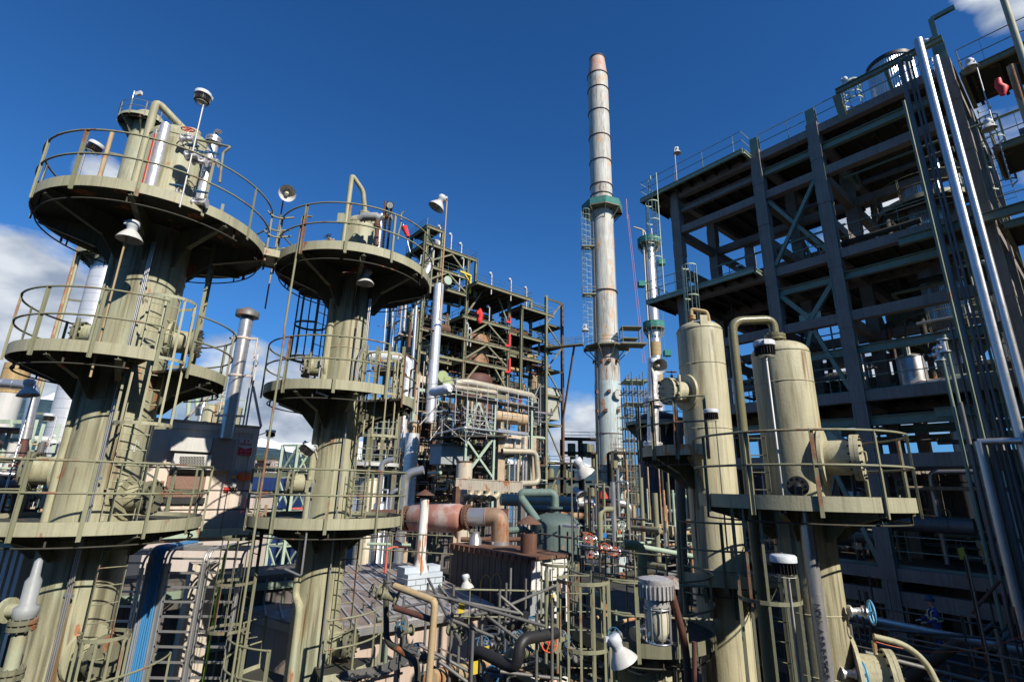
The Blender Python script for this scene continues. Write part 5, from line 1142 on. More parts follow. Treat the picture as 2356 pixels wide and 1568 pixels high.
# white metal housing and small vertical machinery at its feet
hb = T('control_cabinet', 'grey white ribbed equipment housing in the lower middle of the block', 'enclosure', fq(1030, 1075, DF+4))
MB().obox(fq(1035, 1046, DF+4), GB*1.9, GA*1.2, UP*1.1).build('body', grey, hb); MB().obox(fq(1035, 1032, DF+4)+UP*.35, GB*2.1, GA*1.4, UP*.08).build('roof', dull, hb)
# rusty stack, rust streaked beam, stub pipes
rs = T('rusty_stack', 'short wide half white half rusty stack behind the streaked beam', 'stack', P(1062, 1160, 31))
a = P(1065, 1150, 31); zt = ZAT(a.x, 31, 1062)
MB().cyl(V(a.x, 31, -3.5), V(a.x, 31, zt), .48, 28).build('shell', rusto, rs); MB().lathe(V(a.x, 31, zt-.05), [(.49, 0), (.51, .02), (.51, .08), (.42, .1)], 28).build('rim', rust, rs)
bmf = T('streaked_beam_frame', 'white box beam streaked with orange rust on grey legs at centre', 'beam frame', P(1200, 1160, 29))
a, b = P(1050, 1112, 29), P(1202, 1121, 28.4); MB().bar(a, b, .3, .55).bar(a+UP*.29, b+UP*.29, .34, .04).build('beam', rusto, bmf)
for x in (1051, 1200): c = P(x, 1118, 28.8); MB().bar(V(c.x, 28.9, -6), V(c.x, 28.9, c.z), .3, .3).build('leg', dull if x > 1100 else rust, bmf)
for i, x in enumerate((1085, 1105, 1127, 1147)):
    c = P(x, 1118, 30); pipe('beige elbow stub hanging under the streaked beam', [c+UP*.3, V(c.x, 30, P(x, 1141, 30).z), V(c.x-.5, 29.6, P(x, 1146, 30).z)], .19, insul, .3, 14, .5, group='four elbow stubs under the streaked beam')
pipe('long beige insulated pipe run level behind the chimney foot', [P(1152, 1148, 38), P(1380, 1158, 40)], .42, insul, .4, 16, 1.2)
pipe('second long brown grey pipe run level below the first', [P(1200, 1168, 36), P(1330, 1172, 36)], .24, dull, .4, 14, .6)
# ================================================================== control module with exhaust stack
DM = P(470, 1100, 16.0).dot(GA)
def mq(x, y, o=0): return PA(x, y, DM-o)
m0, m1 = mq(322, 962), mq(597, 985); zt = m1.z; zb = mq(575, 1240).z
ctr = (m0+m1)/2; hw = (V(m1.x, m1.y, 0)-V(m0.x, m0.y, 0)).dot(GB)/2; cm_ = V(ctr.x, ctr.y, 0)+GA*1.6
tm = T('control_module', 'beige steel control module with a safety firm sign, standing behind the two joined towers', 'module building', cm_+UP*zb)
MB().obox(cm_+UP*(zt+zb)/2, GB*hw, GA*1.6, UP*(zt-zb)/2).build('wall', beige, tm)
mb = MB()
for i in range(int(hw*2/.6)): mb.obox(cm_-GB*(hw-.3-i*.6)-GA*1.607+UP*(zt+zb)/2, GB*.012, GA*.012, UP*(zt-zb)/2)
for s in (-1, 1): mb.obox(cm_+GB*s*(hw-.09)-GA*1.62+UP*(zt+zb)/2, GB*.1, GA*.025, UP*(zt-zb)/2)
mb.obox(cm_-GA*1.61+UP*(zt-.1), GB*hw, GA*.03, UP*.09); mb.build('wall_rib', beige, tm)
MB().obox(cm_+UP*(zt+.03), GB*(hw+.04), GA*1.66, UP*.035).build('roof', concl, tm)
def mbox(x0, y0, x1, y1, d, m, name, par=None):
    a, b = mq(x0, y0, d), mq(x1, y1, d); c = (a+b)/2; w2 = abs((b-a).dot(GB))/2
    return MB().obox(c+GA*d/2, GB*w2, GA*d/2, UP*abs(a.z-b.z)/2).build(name, m, par or tm)
ac = T('air_conditioner', 'white wall mounted air conditioner with slotted vents on the module', 'air conditioner', mq(440, 1045, .5))
mbox(399, 1003, 484, 1040, .45, white, 'casing', ac); mbox(402, 1042, 482, 1080, .4, white, 'lower_casing', ac)
mb = MB()
for r_ in range(3):
    for i in range(16): c = mq(415+i*3.6, 1052+r_*7, .42); mb.obox(c, GB*.013, GA*.01, UP*.035)
mb.build('vent_slot', black, ac)
mbox(388, 1088, 466, 1143, .12, mat('brown_intake_mesh', (.22, .13, .10), .7, streak=0, bump=1), 'intake_grille', ac)
mbox(376, 1144, 470, 1158, .1, black, 'sill', ac)
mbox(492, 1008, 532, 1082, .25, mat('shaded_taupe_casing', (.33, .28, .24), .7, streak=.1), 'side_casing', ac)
S_ = T('switch_box', 'grey isolator box with round orange light on the module', 'switch box', mq(536, 1095, .2))
mbox(529, 1083, 545, 1108, .12, grey, 'box', S_); c = mq(537, 1096, .15); MB().cyl(c, c-GA*.05, .055, 16).build('indicator', mat('amber_lens', (.8, .35, .02), .3, streak=0), S_)
c = mq(536, 1115, .12); o = T('hoist_block', 'white round hook block hanging below the isolator box', 'hoist', c); MB().cyl(c+GA*.03, c-GA*.05, .09, 20).build('sheave', white, o); MB().tube(fil([c+UP*.2, c-UP*.1, c-UP*.18+GB*.07, c-UP*.1+GB*.1], .05), .015).build('hook', dull, o)
mbox(517, 1120, 527, 1130, .08, redm, 'red_button'); 
o = T('wall_bell', 'pair of orange horn shaped covers on the dark end of the module', 'horn', mq(565, 1092, .2))
for x in (556, 570): c = mq(x, 1094, .12); MB().lathe(c, [(.14, 0), (.12, .06), (.03, .12)], 16, -GA).build('cover', orangec, o)
c = mq(566, 1178, .35); o = T('traffic_cone', 'tall pink cone leaning in the shade by the module corner', 'cone', c); MB().lathe(c, [(.17, 0), (.16, .03), (.08, .05), (.035, .75), (.03, .8)], 16).build('body', pinkc, o); MB().lathe(c+UP*.42, [(.063, 0), (.05, .16)], 16).build('band', white, o)
sg = T('wall_sign', 'white and red REDGUARD sign on the right end of the module', 'sign', mq(566, 1048, .04))
a, b = mq(552.5, 1007, .03), mq(577.5, 1048, .03); c = (a+b)/2; wx = (b-a).dot(GB)/2; hx = (a.z-b.z)/2
MB().obox(c, GB*wx, GA*.008, UP*hx).build('panel', white, sg)
f_ = c-GA*.012
MB().prism([f_-GB*wx*.97-UP*hx*.97, f_+GB*wx*.97-UP*hx*.97, f_+GB*wx*.97+UP*hx*.0, f_-UP*hx*.28, f_-GB*wx*.97+UP*hx*.0], -GA*.004).build('red_field', signred, sg)
text_mesh('REDGUARD', .062*wx/.19, f_+UP*hx*.3-GA*.004, GB, UP, signred, 'lettering', sg, .001, .002)
text_mesh('855.733.4827', .05*wx/.19, f_-UP*hx*.5-GA*.006, GB, UP, white, 'lettering', sg, .001)
text_mesh('redguard.com', .045*wx/.19, f_-UP*hx*.8-GA*.006, GB, UP, white, 'lettering', sg, .001)
mb = MB(); g0 = f_+UP*hx*.66-GA*.002
for s in (-1, 1):
    o_ = g0+GB*s*wx*.26
    mb.prism([o_+GB*s*wx*.12+UP*hx*.1, o_+GB*s*wx*.12-UP*hx*.1, o_-UP*hx*.2, o_-GB*s*wx*.14-UP*hx*.2, o_-GB*s*wx*.14-UP*hx*.1, o_-UP*hx*.07, o_+UP*hx*.07, o_-GB*s*wx*.14+UP*hx*.1, o_-GB*s*wx*.14+UP*hx*.2, o_+UP*hx*.2][::s], -GA*.004)
mb.build('emblem', signred, sg)
c = mq(596, 1000, .1); lamp('dark finned floodlight on the right end of the module', c-GA*.0, c+GB*.15+UP*.1, kind='fin', az=.9, s=.8, arm=.25)
ky, kx = 16.5, 0
b_ = P(519, 1008, 16.0); t_ = ZAT(b_.x, 16.0, 716)
stx = T('exhaust_stack', 'shiny spiral ribbed exhaust stack with conical cap on the beige module', 'stack', b_)
MB().tube([V(b_.x, 16, b_.z), V(b_.x, 16, t_-.25)], .2, 28, seams=.24, sr=1.02).build('duct', silverp, stx)
MB().lathe(V(b_.x, 16, t_-.32), [(.2, 0), (.2, .1), (.36, .12), (.36, .3), (.02, .48)], 32).build('cap', dull, stx)
mb = MB()
for z in (t_-.95, t_-2.2, t_-3.5): mb.cyl(V(b_.x, 16, z-.03), V(b_.x, 16, z+.03), .225, 24).bar(V(b_.x-.45, 16, z), V(b_.x+.45, 16, z), .06, .06)
for s in (-.4, .42): mb.tube([V(b_.x+s, 16.1, zt), V(b_.x+s, 16.1, t_-.9)], .025, 6)
mb.tube([V(b_.x-.4, 16.1, t_-2.3), V(b_.x-1.7, 16.3, zt)], .04).tube([V(b_.x+.42, 16.1, t_-2.2), V(b_.x+.9, 16.3, zt)], .04)
mb.build('support', beige, stx)
hd = T('camera_pole', 'thin perforated strut with a coiled cable beside the exhaust stack', 'mast', V(b_.x+.55, 15.9, zt)); MB().bar(V(b_.x+.62, 15.9, zt), V(b_.x+.62, 15.9, t_-1.5), .05, .03).build('strut', silverp, hd)
MB().tube([V(b_.x+.62+.08*cos(i*.6), 15.85, t_-1.8+.1*sin(i*.6)) for i in range(20)], .006, 5).build('cable', black, hd)
# walkway and green channel under the module
wk = T('walkway', 'pale green edged walkway with dark rails under the module', 'walkway', mq(500, 1240, 1))
a, b = mq(372, 1229, 1.2), mq(640, 1238, 1.2); b.z = a.z
MB().obox((a+b)/2+GA*.6, (b-a)/2, GA*.6, UP*.04).build('deck', under, wk); MB().bar(a, b, .05, .22).build('edge_channel', greenl, wk)
hand_rail(MB(), [a+UP*.1, b+UP*.1], post=1.4).build('railing', under, wk)
# rooftop clutter behind the module
for i, (x, y, yt, r, m, lab) in enumerate([(478, 950, 930, .35, olive, 'small olive tank behind the module roof'), (500, 950, 925, .3, rustpipe, 'small rust streaked tank behind the module roof'), (455, 950, 915, .15, silverp, 'small silver pot behind the module roof'), (520, 955, 932, .45, olive, 'wide low olive drum behind the module roof')]):
    c = P(x, 1000, 21); z1 = ZAT(c.x, 21, yt); o = T('small_tank', lab, 'tank', V(c.x, 21, -2)); MB().lathe(V(c.x, 21, -2), [(r, 0), (r, z1+2-.1), (r*.5, z1+2)], 20).build('shell', m, o); MB().tube([V(c.x+r*1.5, 20.8, z1-.5), V(c.x+r*1.5, 20.8, z1+.2), V(c.x-r*1.5, 20.8, z1+.2)], .03).build('rail', greenl, o)
pipe('pale green bent pipe over the module roof', [P(432, 965, 19), P(436, 905, 19), P(452, 905, 19), P(455, 955, 19)], .08, greenl, .2)
hr = T('guard_rail', 'pale green guard rail seen over the module roof', 'railing', P(460, 960, 20)); hand_rail(MB(), [P(360, 952, 20), P(440, 955, 20), P(520, 962, 20)], h=1.0, post=.8).build('rail', greenl, hr)
# ================================================================== pale green lattice tower
lt = T('lattice_tower', 'pale green lattice tower right of the module, with the far shore behind', 'lattice tower', P(660, 1250, 24))
c0 = P(663, 1100, 24); zt_ = ZAT(c0.x, 24, 1024); q4 = [V(c0.x-.47, 24, 0), V(c0.x+.42, 23.6, 0), V(c0.x+.75, 24.5, 0), V(c0.x-.15, 24.9, 0)]
mb = MB()
for q in q4: mb.bar(q+UP*-9, q+UP*zt_, .12, .12)
mb.build('leg', greenl, lt); mb = MB(); z = zt_; k = 0
while z > -8:
    for i in range(4): mb.bar(q4[i]+UP*z, q4[(i+1) % 4]+UP*z, .07, .07); a, b = (q4[i], q4[(i+1) % 4]) if k % 2 else (q4[(i+1) % 4], q4[i]); mb.bar(a+UP*z, b+UP*(z-1.45), .06, .06)
    z -= 1.45; k += 1
mb.build('brace', greenl, lt)
# ================================================================== cable ladders behind the first tower
YT = 12.6
def tray(label, xl, xr, ytop, cables=None):
    a, b = P(xl, ytop, YT), P(xr, ytop, YT); z1 = a.z; o = T('cable_tray', label, 'cable tray', V((a.x+b.x)/2, YT, -11), 'aluminium cable ladders')
    mb = MB()
    for q in (a, b): mb.tube(fil([V(q.x, YT+1.2, z1), V(q.x, YT, z1), V(q.x, YT, -11)], .3), .028, 6).bar(V(q.x, YT, z1-.3), V(q.x, YT, -11), .03, .1, V(1, 0, 0))
    mb.build('side_rail', silverp, o)
    mb = MB(); z = z1-.2
    while z > -9: mb.bar(V(a.x, YT, z), V(b.x, YT, z), .03, .045); z -= .3
    for k in range(4): mb.bar(V(a.x, YT+.25*k+.1, z1-.02), V(b.x, YT+.25*k+.1, z1-.02), .03, .04)
    mb.build('rung', silverp, o)
    if cables:
        for i, m in enumerate(cables):
            x = a.x+(b.x-a.x)*(i+.8)/(len(cables)+.6); MB().tube(fil([V(x, YT+1.2, z1+.05), V(x, YT-.06, z1+.05), V(x+.02*sin(i), YT-.07, z1-2), V(x-.02*cos(i*3), YT-.07, -11)], .25), .024, 8).build('cable', m, o)
tray('aluminium cable ladder just right of the thick left tower, left of the blue cables', 286, 334, 1272)
tray('aluminium cable ladder carrying the bundle of blue and grey cables', 350, 386, 1262, [greycab, greycab, greycab, bluecab, bluecab, bluecab, bluecab, bluecab, bluecab])
tray('wide empty aluminium cable ladder right of the blue cables', 396, 474, 1262)
tray('aluminium cable ladder with one green yellow cable, nearest the second tower', 484, 560, 1262, [mat('green_yellow_cable', (.25, .4, .05), .5, streak=0)])
cl = T('support_column', 'pale concrete column behind the cable ladders', 'column', P(455, 1540, 14)); a = P(452, 1400, 14); MB().box(V(a.x, 14, -7), .6, .6, 10, GB, GA).build('shaft', mat('pale_concrete', (.5, .45, .38), .9, streak=.3), cl)
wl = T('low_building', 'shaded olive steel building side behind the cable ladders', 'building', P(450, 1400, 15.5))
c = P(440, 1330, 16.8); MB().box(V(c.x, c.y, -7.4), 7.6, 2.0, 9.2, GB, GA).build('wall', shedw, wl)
mb = MB()
for i in range(14): mb.bar(V(c.x, c.y, 0)-GA*1.03-GB*(3.6-i*.55)+UP*-12, V(c.x, c.y, 0)-GA*1.03-GB*(3.6-i*.55)+UP*-2.9, .05, .08)
for z in (-3.1, -4.6, -6.2): mb.bar(V(c.x, c.y, z)-GA*1.1-GB*3.7, V(c.x, c.y, z)-GA*1.1+GB*3.7, .12, .2)
mb.build('cladding_rail', greens, wl)
# lower landings of the two towers
round_platform(ta, A, -4.3, 1.75, .70, DEG(-75), DEG(20), posts=5, nb=3)
round_platform(tb, B, -3.75, 1.45, .52, DEG(-62), DEG(10), posts=4, nb=2)
round_platform(tb, B, -4.2, 1.7, .52, DEG(150), DEG(262), posts=6, nb=3)
ladder(tb, (B[0]-1.35, B[1]-.5), -11, -.5, (-.7, -.7, 0), w=.42, cage=(-3, -1.2), hoops=3, m=olive_dark)

# ================================================================== boarded roof with white flue
RZ = -3.75
r0 = [PZ(*q, RZ) for q in ((560, 1335), (800, 1305), (941, 1298), (1138, 1398), (922, 1434), (745, 1462), (560, 1410))]
rf = T('shed', 'low shed with weathered ribbed metal roof below the second tower', 'shed', PZ(900, 1400, RZ)+UP*-7.7)
MB().prism(r0[::-1], UP*.10).build('roof', roofm, rf)
mb = MB()
e_ = (r0[3]-r0[2]).normalized(); nrm = UP.cross(e_); off = [(p-r0[2]).dot(nrm) for p in r0]; k_ = min(off)+.15
while k_ < max(off)-.1:
    hits = []
    for p, q in zip(r0, r0[1:]+r0[:1]):
        u_, v_ = (p-r0[2]).dot(nrm), (q-r0[2]).dot(nrm)
        if (u_-k_)*(v_-k_) < 0: hits.append(p.lerp(q, (k_-u_)/(v_-u_)))
    if len(hits) >= 2: mb.bar(hits[0]+UP*.12, hits[1]+UP*.12, .05, .05)
    k_ += .42
mb.build('roof_rib', mat('grey_roof_rib', (.40, .42, .46), .5, .3, streak=0), rf)
mb = MB()
for p, q in zip(r0, r0[1:]+r0[:1]): mb.bar(p-UP*.05, q-UP*.05, .06, .2)
mb.build('fascia', silverp, rf)
mb = MB(); ins = [p.lerp(PZ(900, 1370, RZ), .06) for p in r0]; mb.prism([V(p.x, p.y, -12) for p in ins][::-1], UP*(12+RZ-.2)); mb.build('wall', mat('pink_beige_block_wall', (.45, .36, .30), .85, streak=.2), rf)
fb = PZ(964, 1352, RZ+.1)
bk = T('masonry_base', 'blue grey stepped block base on the shed roof', 'masonry block', fb)
MB().box(fb+UP*.28, 1.45, .85, .55, GB, GA).box(fb+UP*.66-GB*.5+GA*.1, .5, .6, .2, GB, GA).box(fb+UP*.66+GB*.5+GA*.1, .5, .6, .2, GB, GA).build('block', blockm, bk)
mb = MB()
for z in (.2, .4): mb.box(fb+UP*z, 1.556, .906, .015, GB, GA)
for i in range(4): mb.box(fb+UP*.1-GB*(.6-i*.4), .015, .906, .2, GB, GA).box(fb+UP*.3-GB*(.4-i*.4), .015, .906, .2, GB, GA)
mb.build('mortar_joint', grey, bk)
fl = T('flue', 'tall white flue with rust runs and brown hat, on the blue grey block base', 'flue', fb+UP*.56)
ftz = ZAT(fb.x, fb.y, 1146)
MB().lathe(V(fb.x, fb.y, 0), [(.30, fb.z+.55), (.17, fb.z+1.0), (.17, ftz)], 24).build('pipe', shedr, fl); MB().lathe(V(fb.x, fb.y, ftz+.12), [(.38, 0), (.02, .22)], 24).cyl(V(fb.x-.1, fb.y, ftz-.1), V(fb.x-.1, fb.y, ftz+.2), .012).cyl(V(fb.x+.1, fb.y, ftz-.1), V(fb.x+.1, fb.y, ftz+.2), .012).build('hat', rust, fl)
pipe('faded red bent pipe rising from the back of the shed roof', [PZ(886, 1318, RZ+.1), PZ(886, 1318, RZ+.1)+UP*.95, PZ(886, 1318, RZ+.1)+UP*1.05+GB*.3, PZ(886, 1318, RZ+.1)+UP*1.0+GB*1.0, PZ(886, 1318, RZ+.1)+UP*1.25+GB*.6+GA*.8], .055, redpipe, .12)
for i, (x, y) in enumerate(((745, 1400), (800, 1370), (838, 1405), (858, 1400))):
    c = PZ(x, y, RZ+.1); S('roof_vent', MB().cyl(c, c+UP*.18, .06, 10).lathe(c+UP*.2, [(.1, 0), (.01, .06)], 10), dull, f'small grey roof vent on the shed, number {i+1} counted from the left' if False else ('small grey roof vent at the left edge of the shed roof', 'small grey roof vent near the second tower shaft', 'small grey roof vent in the middle of the boards', 'small grey roof vent beside its twin in the middle of the boards')[i], 'vent', 'small roof vents')
# ================================================================== salmon drum line
sd = T('horizontal_drum', 'large faded salmon pink horizontal drum between two rusty bolted flanges', 'drum', P(1010, 1235, 23))
a, b = P(942, 1191, 23.4), P(1066, 1189, 22.6); ax = (b-a).normalized(); Ld = (b-a).length
MB().lathe(a, [(.34, -.1), (.36, 0), (.56, .16), (.56, Ld-.2), (.5, Ld-.05), (.34, Ld)], 36, ax).build('shell', salmon, sd)
MB().cyl(a-ax*1.9, a-ax*.1, .40, 24, .36).build('inlet_pipe', rust, sd)
MB().cyl(a-ax*.2, a-ax*.12, .52, 28).cyl(a-ax*.1, a-ax*.02, .52, 28).bolts(a-ax*.11, ax, .46, 22, .03, .14).cyl(b+ax*.1, b+ax*.18, .52, 28).cyl(b+ax*.2, b+ax*.28, .52, 28).bolts(b+ax*.19, ax, .46, 22, .03, .14).build('bolted_flange', rust, sd)
MB().cyl(b-ax*.02, b+ax*.12, .36, 24).build('neck', redpipe, sd)
e = b+ax*.3
MB().cyl(e, e+ax*.75, .37, 28).cyl(e+ax*.77, e+ax*.79, .385, 28).build('silver_spool', silverp, sd)
kx_ = P(1134, 1254, 22.2)
MB().tube(fil([e+ax*.7, e+ax*1.35, e+ax*1.38-UP*1.0], .62, 10), .37, 24, seams=.18, sr=1.01).build('elbow', mat('brown_rusted_cladding', (.30, .20, .14), .6, .2, streak=.3, rust=.5, rustc=(.15, .06, .025)), sd)
MB().cyl(e+ax*1.38-UP*.95, e+ax*1.38-UP*1.5, .38, 28).lathe(e+ax*1.38-UP*1.55, [(.5, 0), (.38, .12)], 28).build('silver_spool', silverp, sd)
mb = MB()
for k in (.2, .85): q = a.lerp(b, k); mb.bar(q-UP*.5, V(q.x, q.y, -9), .16, .16)
mb.build('support_leg', concl, sd)
c = e+ax*.1-UP*1.7-GA*.2; 
S('small_vent_pot', MB().lathe(P(1093, 1262, 22)-UP*.3, [(.3, 0), (.25, .1), (.25, .7), (.15, .85), (.16, .95)], 20), silverp, 'short silver pot vent on the rusty shed roof left of the elbow', 'vent')
# ================================================================== rusty edged shed
cn = P(1221, 1288, 18.5); ZR = cn.z; s0 = V(cn.x, cn.y, 0)
la = 0
d_ = ray(1040, 1250); va = d_*(s0.dot(GB)/d_.dot(GB)); la = va.dot(GA)-s0.dot(GA)
d_ = ray(1308, 1300); vb = d_*(s0.dot(GA)/d_.dot(GA)); lb = vb.dot(GB)-s0.dot(GB)
rsd = T('clad_shed', 'dark clad shed with rusty roof edge and a white end wall streaked with rust', 'shed', s0+GA*la/2+GB*lb/2+UP*-12)
cc = s0+GA*la/2+GB*lb/2
MB().obox(cc+UP*(ZR-12)/2, GA*la/2, GB*lb/2, UP*(ZR+12)/2).build('wall', shedw, rsd)
MB().obox(s0-GA*.012+GB*lb/2+UP*(ZR-12)/2, GB*(lb/2-.02), GA*.01, UP*(ZR+12)/2).build('end_wall', shedr, rsd)
MB().obox(cc+UP*(ZR+.05), GA*(la/2+.1), GB*(lb/2+.1), UP*.05).build('roof', rust, rsd)
mb = MB()
for i in range(15): mb.obox(s0+GA*la*i/14-GB*.12+UP*(ZR+.0), GA*.02, GB*.03, UP*.09)
mb.obox(s0+GA*la/2-GB*.11+UP*(ZR-.06), GA*la/2, GB*.01, UP*.05); mb.build('roof_edge', rust, rsd)
mb = MB()
for i in range(int(la/.35)): mb.obox(s0+GA*(i*.35+.2)-GB*.008+UP*(ZR-12)/2, GA*.012, GB*.008, UP*((ZR+12)/2-.1))
mb.build('wall_rib', shedw, rsd)
dc = s0-GA*.05+GB*.35
dr_ = MB().obox(dc+UP*(ZR-1.9), GB*.42, GA*.03, UP*.95).build('door', grey, rsd); MB().obox(dc-GA*.035+UP*(ZR-1.75), GB*.08, GA*.006, UP*.1).build('window', black, dr_)
S('warning_sign', MB().obox(s0-GA*.05+GB*.98+UP*(ZR-1.35), GB*.09, GA*.01, UP*.2), yellow, 'small yellow warning plate beside the shed door', 'sign')
uc = s0+GA*.9+GB*.7; 
o = T('cowl_vent', 'rusty umbrella capped vent on the dark shed roof in front of the blue green tank', 'vent', uc+UP*(ZR+.1)); MB().cyl(uc+UP*ZR, uc+UP*(ZR+.75), .3, 20).build('pipe', rust, o); MB().lathe(uc+UP*(ZR+1.1), [(.48, 0), (.03, .28)], 20).build('cap', rust, o)
mb = MB()
for k in (-1, 1): mb.bar(uc+UP*(ZR+.7)+GB*k*.2, uc+UP*(ZR+1.15)+GB*k*.3, .02, .05)
mb.build('bracket', rust, o)
# yellow hoop at shed roof corner
hq = PZ(1104, 1392, RZ+.1); mb = MB()
for k in (0, .42): mb.tube(fil([hq+GB*k, hq+GB*k+UP*.75, hq+GB*(k+.16)+UP*.95-GA*.1, hq+GB*(k+.3)+UP*.75-GA*.15, hq+GB*(k+.3)+UP*.1-GA*.15], .15), .02, 6)
S('ladder_hoop', mb, mat('ochre_paint', (.45, .27, .08), .6, streak=0), 'ochre looped ladder head at the right corner of the boarded roof', 'ladder')
# ================================================================== blue green tank
bt = T('domed_tank', 'blue green domed tank with a bent overhead pipe behind the rusty shed', 'tank', P(1277, 1290, 24))
c = P(1277, 1240, 24); R_ = 1.12; zd = ZAT(c.x, 24, 1208)
MB().lathe(V(c.x, c.y, 0), [(R_, -8), (R_, zd)]+[(R_*cos(pi/2*i/10), zd+.55*sin(pi/2*i/10)) for i in range(1, 11)], 44).build('shell', bluegreen, bt)
MB().cyl(V(c.x, c.y, zd+.5), V(c.x, c.y, zd+.75), .2, 20).cyl(V(c.x, c.y, zd+.72), V(c.x, c.y, zd+.80), .36, 24).build('nozzle', bluegreen, bt)
h = zd+.8
MB().tube(fil([V(c.x, c.y, h), V(c.x, c.y, P(1280, 1133, 24).z), P(1200, 1133, 24), P(1199, 1146, 24), P(1238, 1200, 23.2)], .35, 8), .185, 20, seams=0).build('overhead_pipe', bluegrn2, bt)
q = c-V(0, R_+.02, 0)+V(-.62, .2, 0); MB().obox(V(q.x, q.y, zd-.35), V(.05, -.03, 0), V(.01, .02, 0), UP*.28).build('handle', bluegreen, bt)
# ================================================================== pipework at the chimney foot
pipe('silver ribbed pipe bending down in front of the chimney foot', [P(1330, 1158, 26), P(1448, 1157, 26), P(1458, 1225, 26)], .2, silverp, .5, 16, .35, flange=[(0, .62)])
mb = MB().lathe(P(1405, 1160, 26), [(.22, -.3), (.34, -.2), (.34, .2), (.22, .3)], 14, V(1, 0, 0)); mb.tube([P(1398, 1160, 26), P(1400, 1140, 26)], .05); handwheel(mb, P(1400, 1141, 26), UP, .2)
S('rusty_valve', mb, brown, 'rusty valve on the silver pipe before the chimney foot', 'valve')
S('red_cloth', MB().lathe(P(1388, 1150, 25.6), [(.22, -.1), (.24, .15), (.12, .4), (.02, .5)], 9), wind, 'red cloth cover behind the rusty valve at the chimney foot', 'cover')
ck = T('cooler', 'ring of brown box louvres around the chimney foot pipework', 'cooler', P(1408, 1200, 25)); c = P(1408, 1186, 25.5)
for i in range(8):
    a = 2*pi*i/8; d = V(cos(a), sin(a), 0); MB().obox(c+d*.5, d*.12, UP.cross(d)*.17, UP*.13+d*.06).build('louvre_box', rust, ck)
MB().cyl(c-UP*.2, c-UP*.1, .62, 20).build('ring', olive_dark, ck)
for i, (x, y, lab, wm) in enumerate(((1357, 1240, 'orange handwheel valve, largest, left of the silver pots', orangeh), (1392, 1262, 'orange handwheel valve half hidden low in the middle', orangeh), (1413, 1270, 'orange handwheel valve at the right of the silver cluster', orangeh), (1362, 1275, 'small orange valve on the short silver pipe', orangeh), (1431, 1210, 'green handwheel valve on a post behind the cluster', greenl))):
    valve(lab, P(x, y, 16+i*.6), (1, .3, 0), (-.2, -.9, .2), .07, .13, silverp, wm, 'valves in front of the chimney foot')
S('blue_actuator', MB().cyl(P(1384, 1232, 17), P(1383, 1185, 17), .05, 10).cyl(P(1384, 1235, 17), P(1384, 1225, 17), .16, 14).cyl(P(1383, 1196, 17), P(1383, 1204, 17), .09, 12), mat('bright_blue_paint', (.02, .16, .5), .4, streak=0), 'bright blue valve actuator above the orange handwheels', 'actuator')
pipe('olive pipe bending down right of the orange handwheels', [P(1435, 1252, 14), P(1476, 1254, 14), P(1480, 1380, 13.8)], .125, mat('olive_green_pipe', (.22, .25, .13), .45, streak=.1), .35, 14)
pipe('rust and grey horizontal pipe at right of the chimney foot', [P(1492, 1216, 26), P(1600, 1228, 26)], .25, rustpipe, n=16)
for i, (pts, r, m, lab) in enumerate([([(1290, 1185, 30), (1400, 1190, 30)], .2, rustpipe, 'patchy white rusty pipe behind the blue green tank'), ([(1330, 1228, 22), (1420, 1228, 22)], .1, rust, 'brown level pipe right of the blue green tank'), ([(1480, 1258, 15), (1600, 1280, 15)], .07, greenl, 'pale green level pipe right of the olive elbow'), ([(1170, 1220, 24), (1215, 1215, 24), (1222, 1285, 24)], .15, bluegrn2, 'blue green bent pipe left of the domed tank'), ([(1060, 1240, 28), (1210, 1240, 28)], .12, rust, 'rust brown level pipe behind the rusty shed'), ([(660, 1178, 30), (700, 1176, 30), (800, 1182, 29), (820, 1195, 29), (822, 1230, 29)], .25, redpipe, 'long faded pink pipe with an elbow behind the second tower'), ([(1085, 1185, 26), (1170, 1188, 26)], .35, brown, 'dark brown duct behind the silver elbow'), ([(850, 1215, 24), (1050, 1222, 24)], .07, silverp, 'thin bright pipe under the salmon drum'), ([(845, 1250, 22), (945, 1253, 22)], .06, greenl, 'thin pale pipe under the salmon drum, lower')]):
    pipe(lab, [P(*p) for p in pts], r, m, r*2.4, 14)
random.seed(21)
for i in range(150):
    x = random.uniform(1330, 1600); y = random.uniform(1190, 1330); Y = random.uniform(16, 30); m = random.choice([greenl, olive_rail, dull, rustpipe, silverp, under]); c = P(x, y, Y)
    ln = random.uniform(.6, 2.6); d = random.choice([GA, GB, UP, UP]); e_ = c+d*ln
    pts = [c, e_] if random.random() < .5 else [c, e_, e_+random.choice([GB, -GB, GA, UP])*random.uniform(.3, 1.2)]
    rpipe(f'{ {greenl:"pale green", olive_rail:"olive", dull:"grey", rustpipe:"rusty", silverp:"silver", under:"dark"}[m] } short pipe in the tangle right of the blue green tank', pts, random.choice([.03, .04, .06, .09]), m, group='short pipes in the tangle near the chimney foot')
for i, (a, b) in enumerate((((1330, 1212, 19), (1440, 1212, 19)), ((1480, 1205, 20), (1600, 1218, 20)), ((1330, 1265, 14), (1600, 1290, 12)), ((1100, 1170, 30), (1230, 1175, 30)), ((1440, 1300, 14), (1600, 1330, 13)))):
    o = T('guard_rail', ('pale rail behind the orange handwheels', 'pale green rail over the rusty level pipe', 'long olive rail crossing right of the front cage', 'thin rail behind the salmon drum elbow', 'olive rail below the olive elbow pipe')[i], 'railing', P(*a)); hand_rail(MB(), [P(*a)-UP*1, P(*b)-UP*1], post=.8, r=.02).build('rail', (greenl, greenl, olive_rail, dull, olive_rail)[i], o)
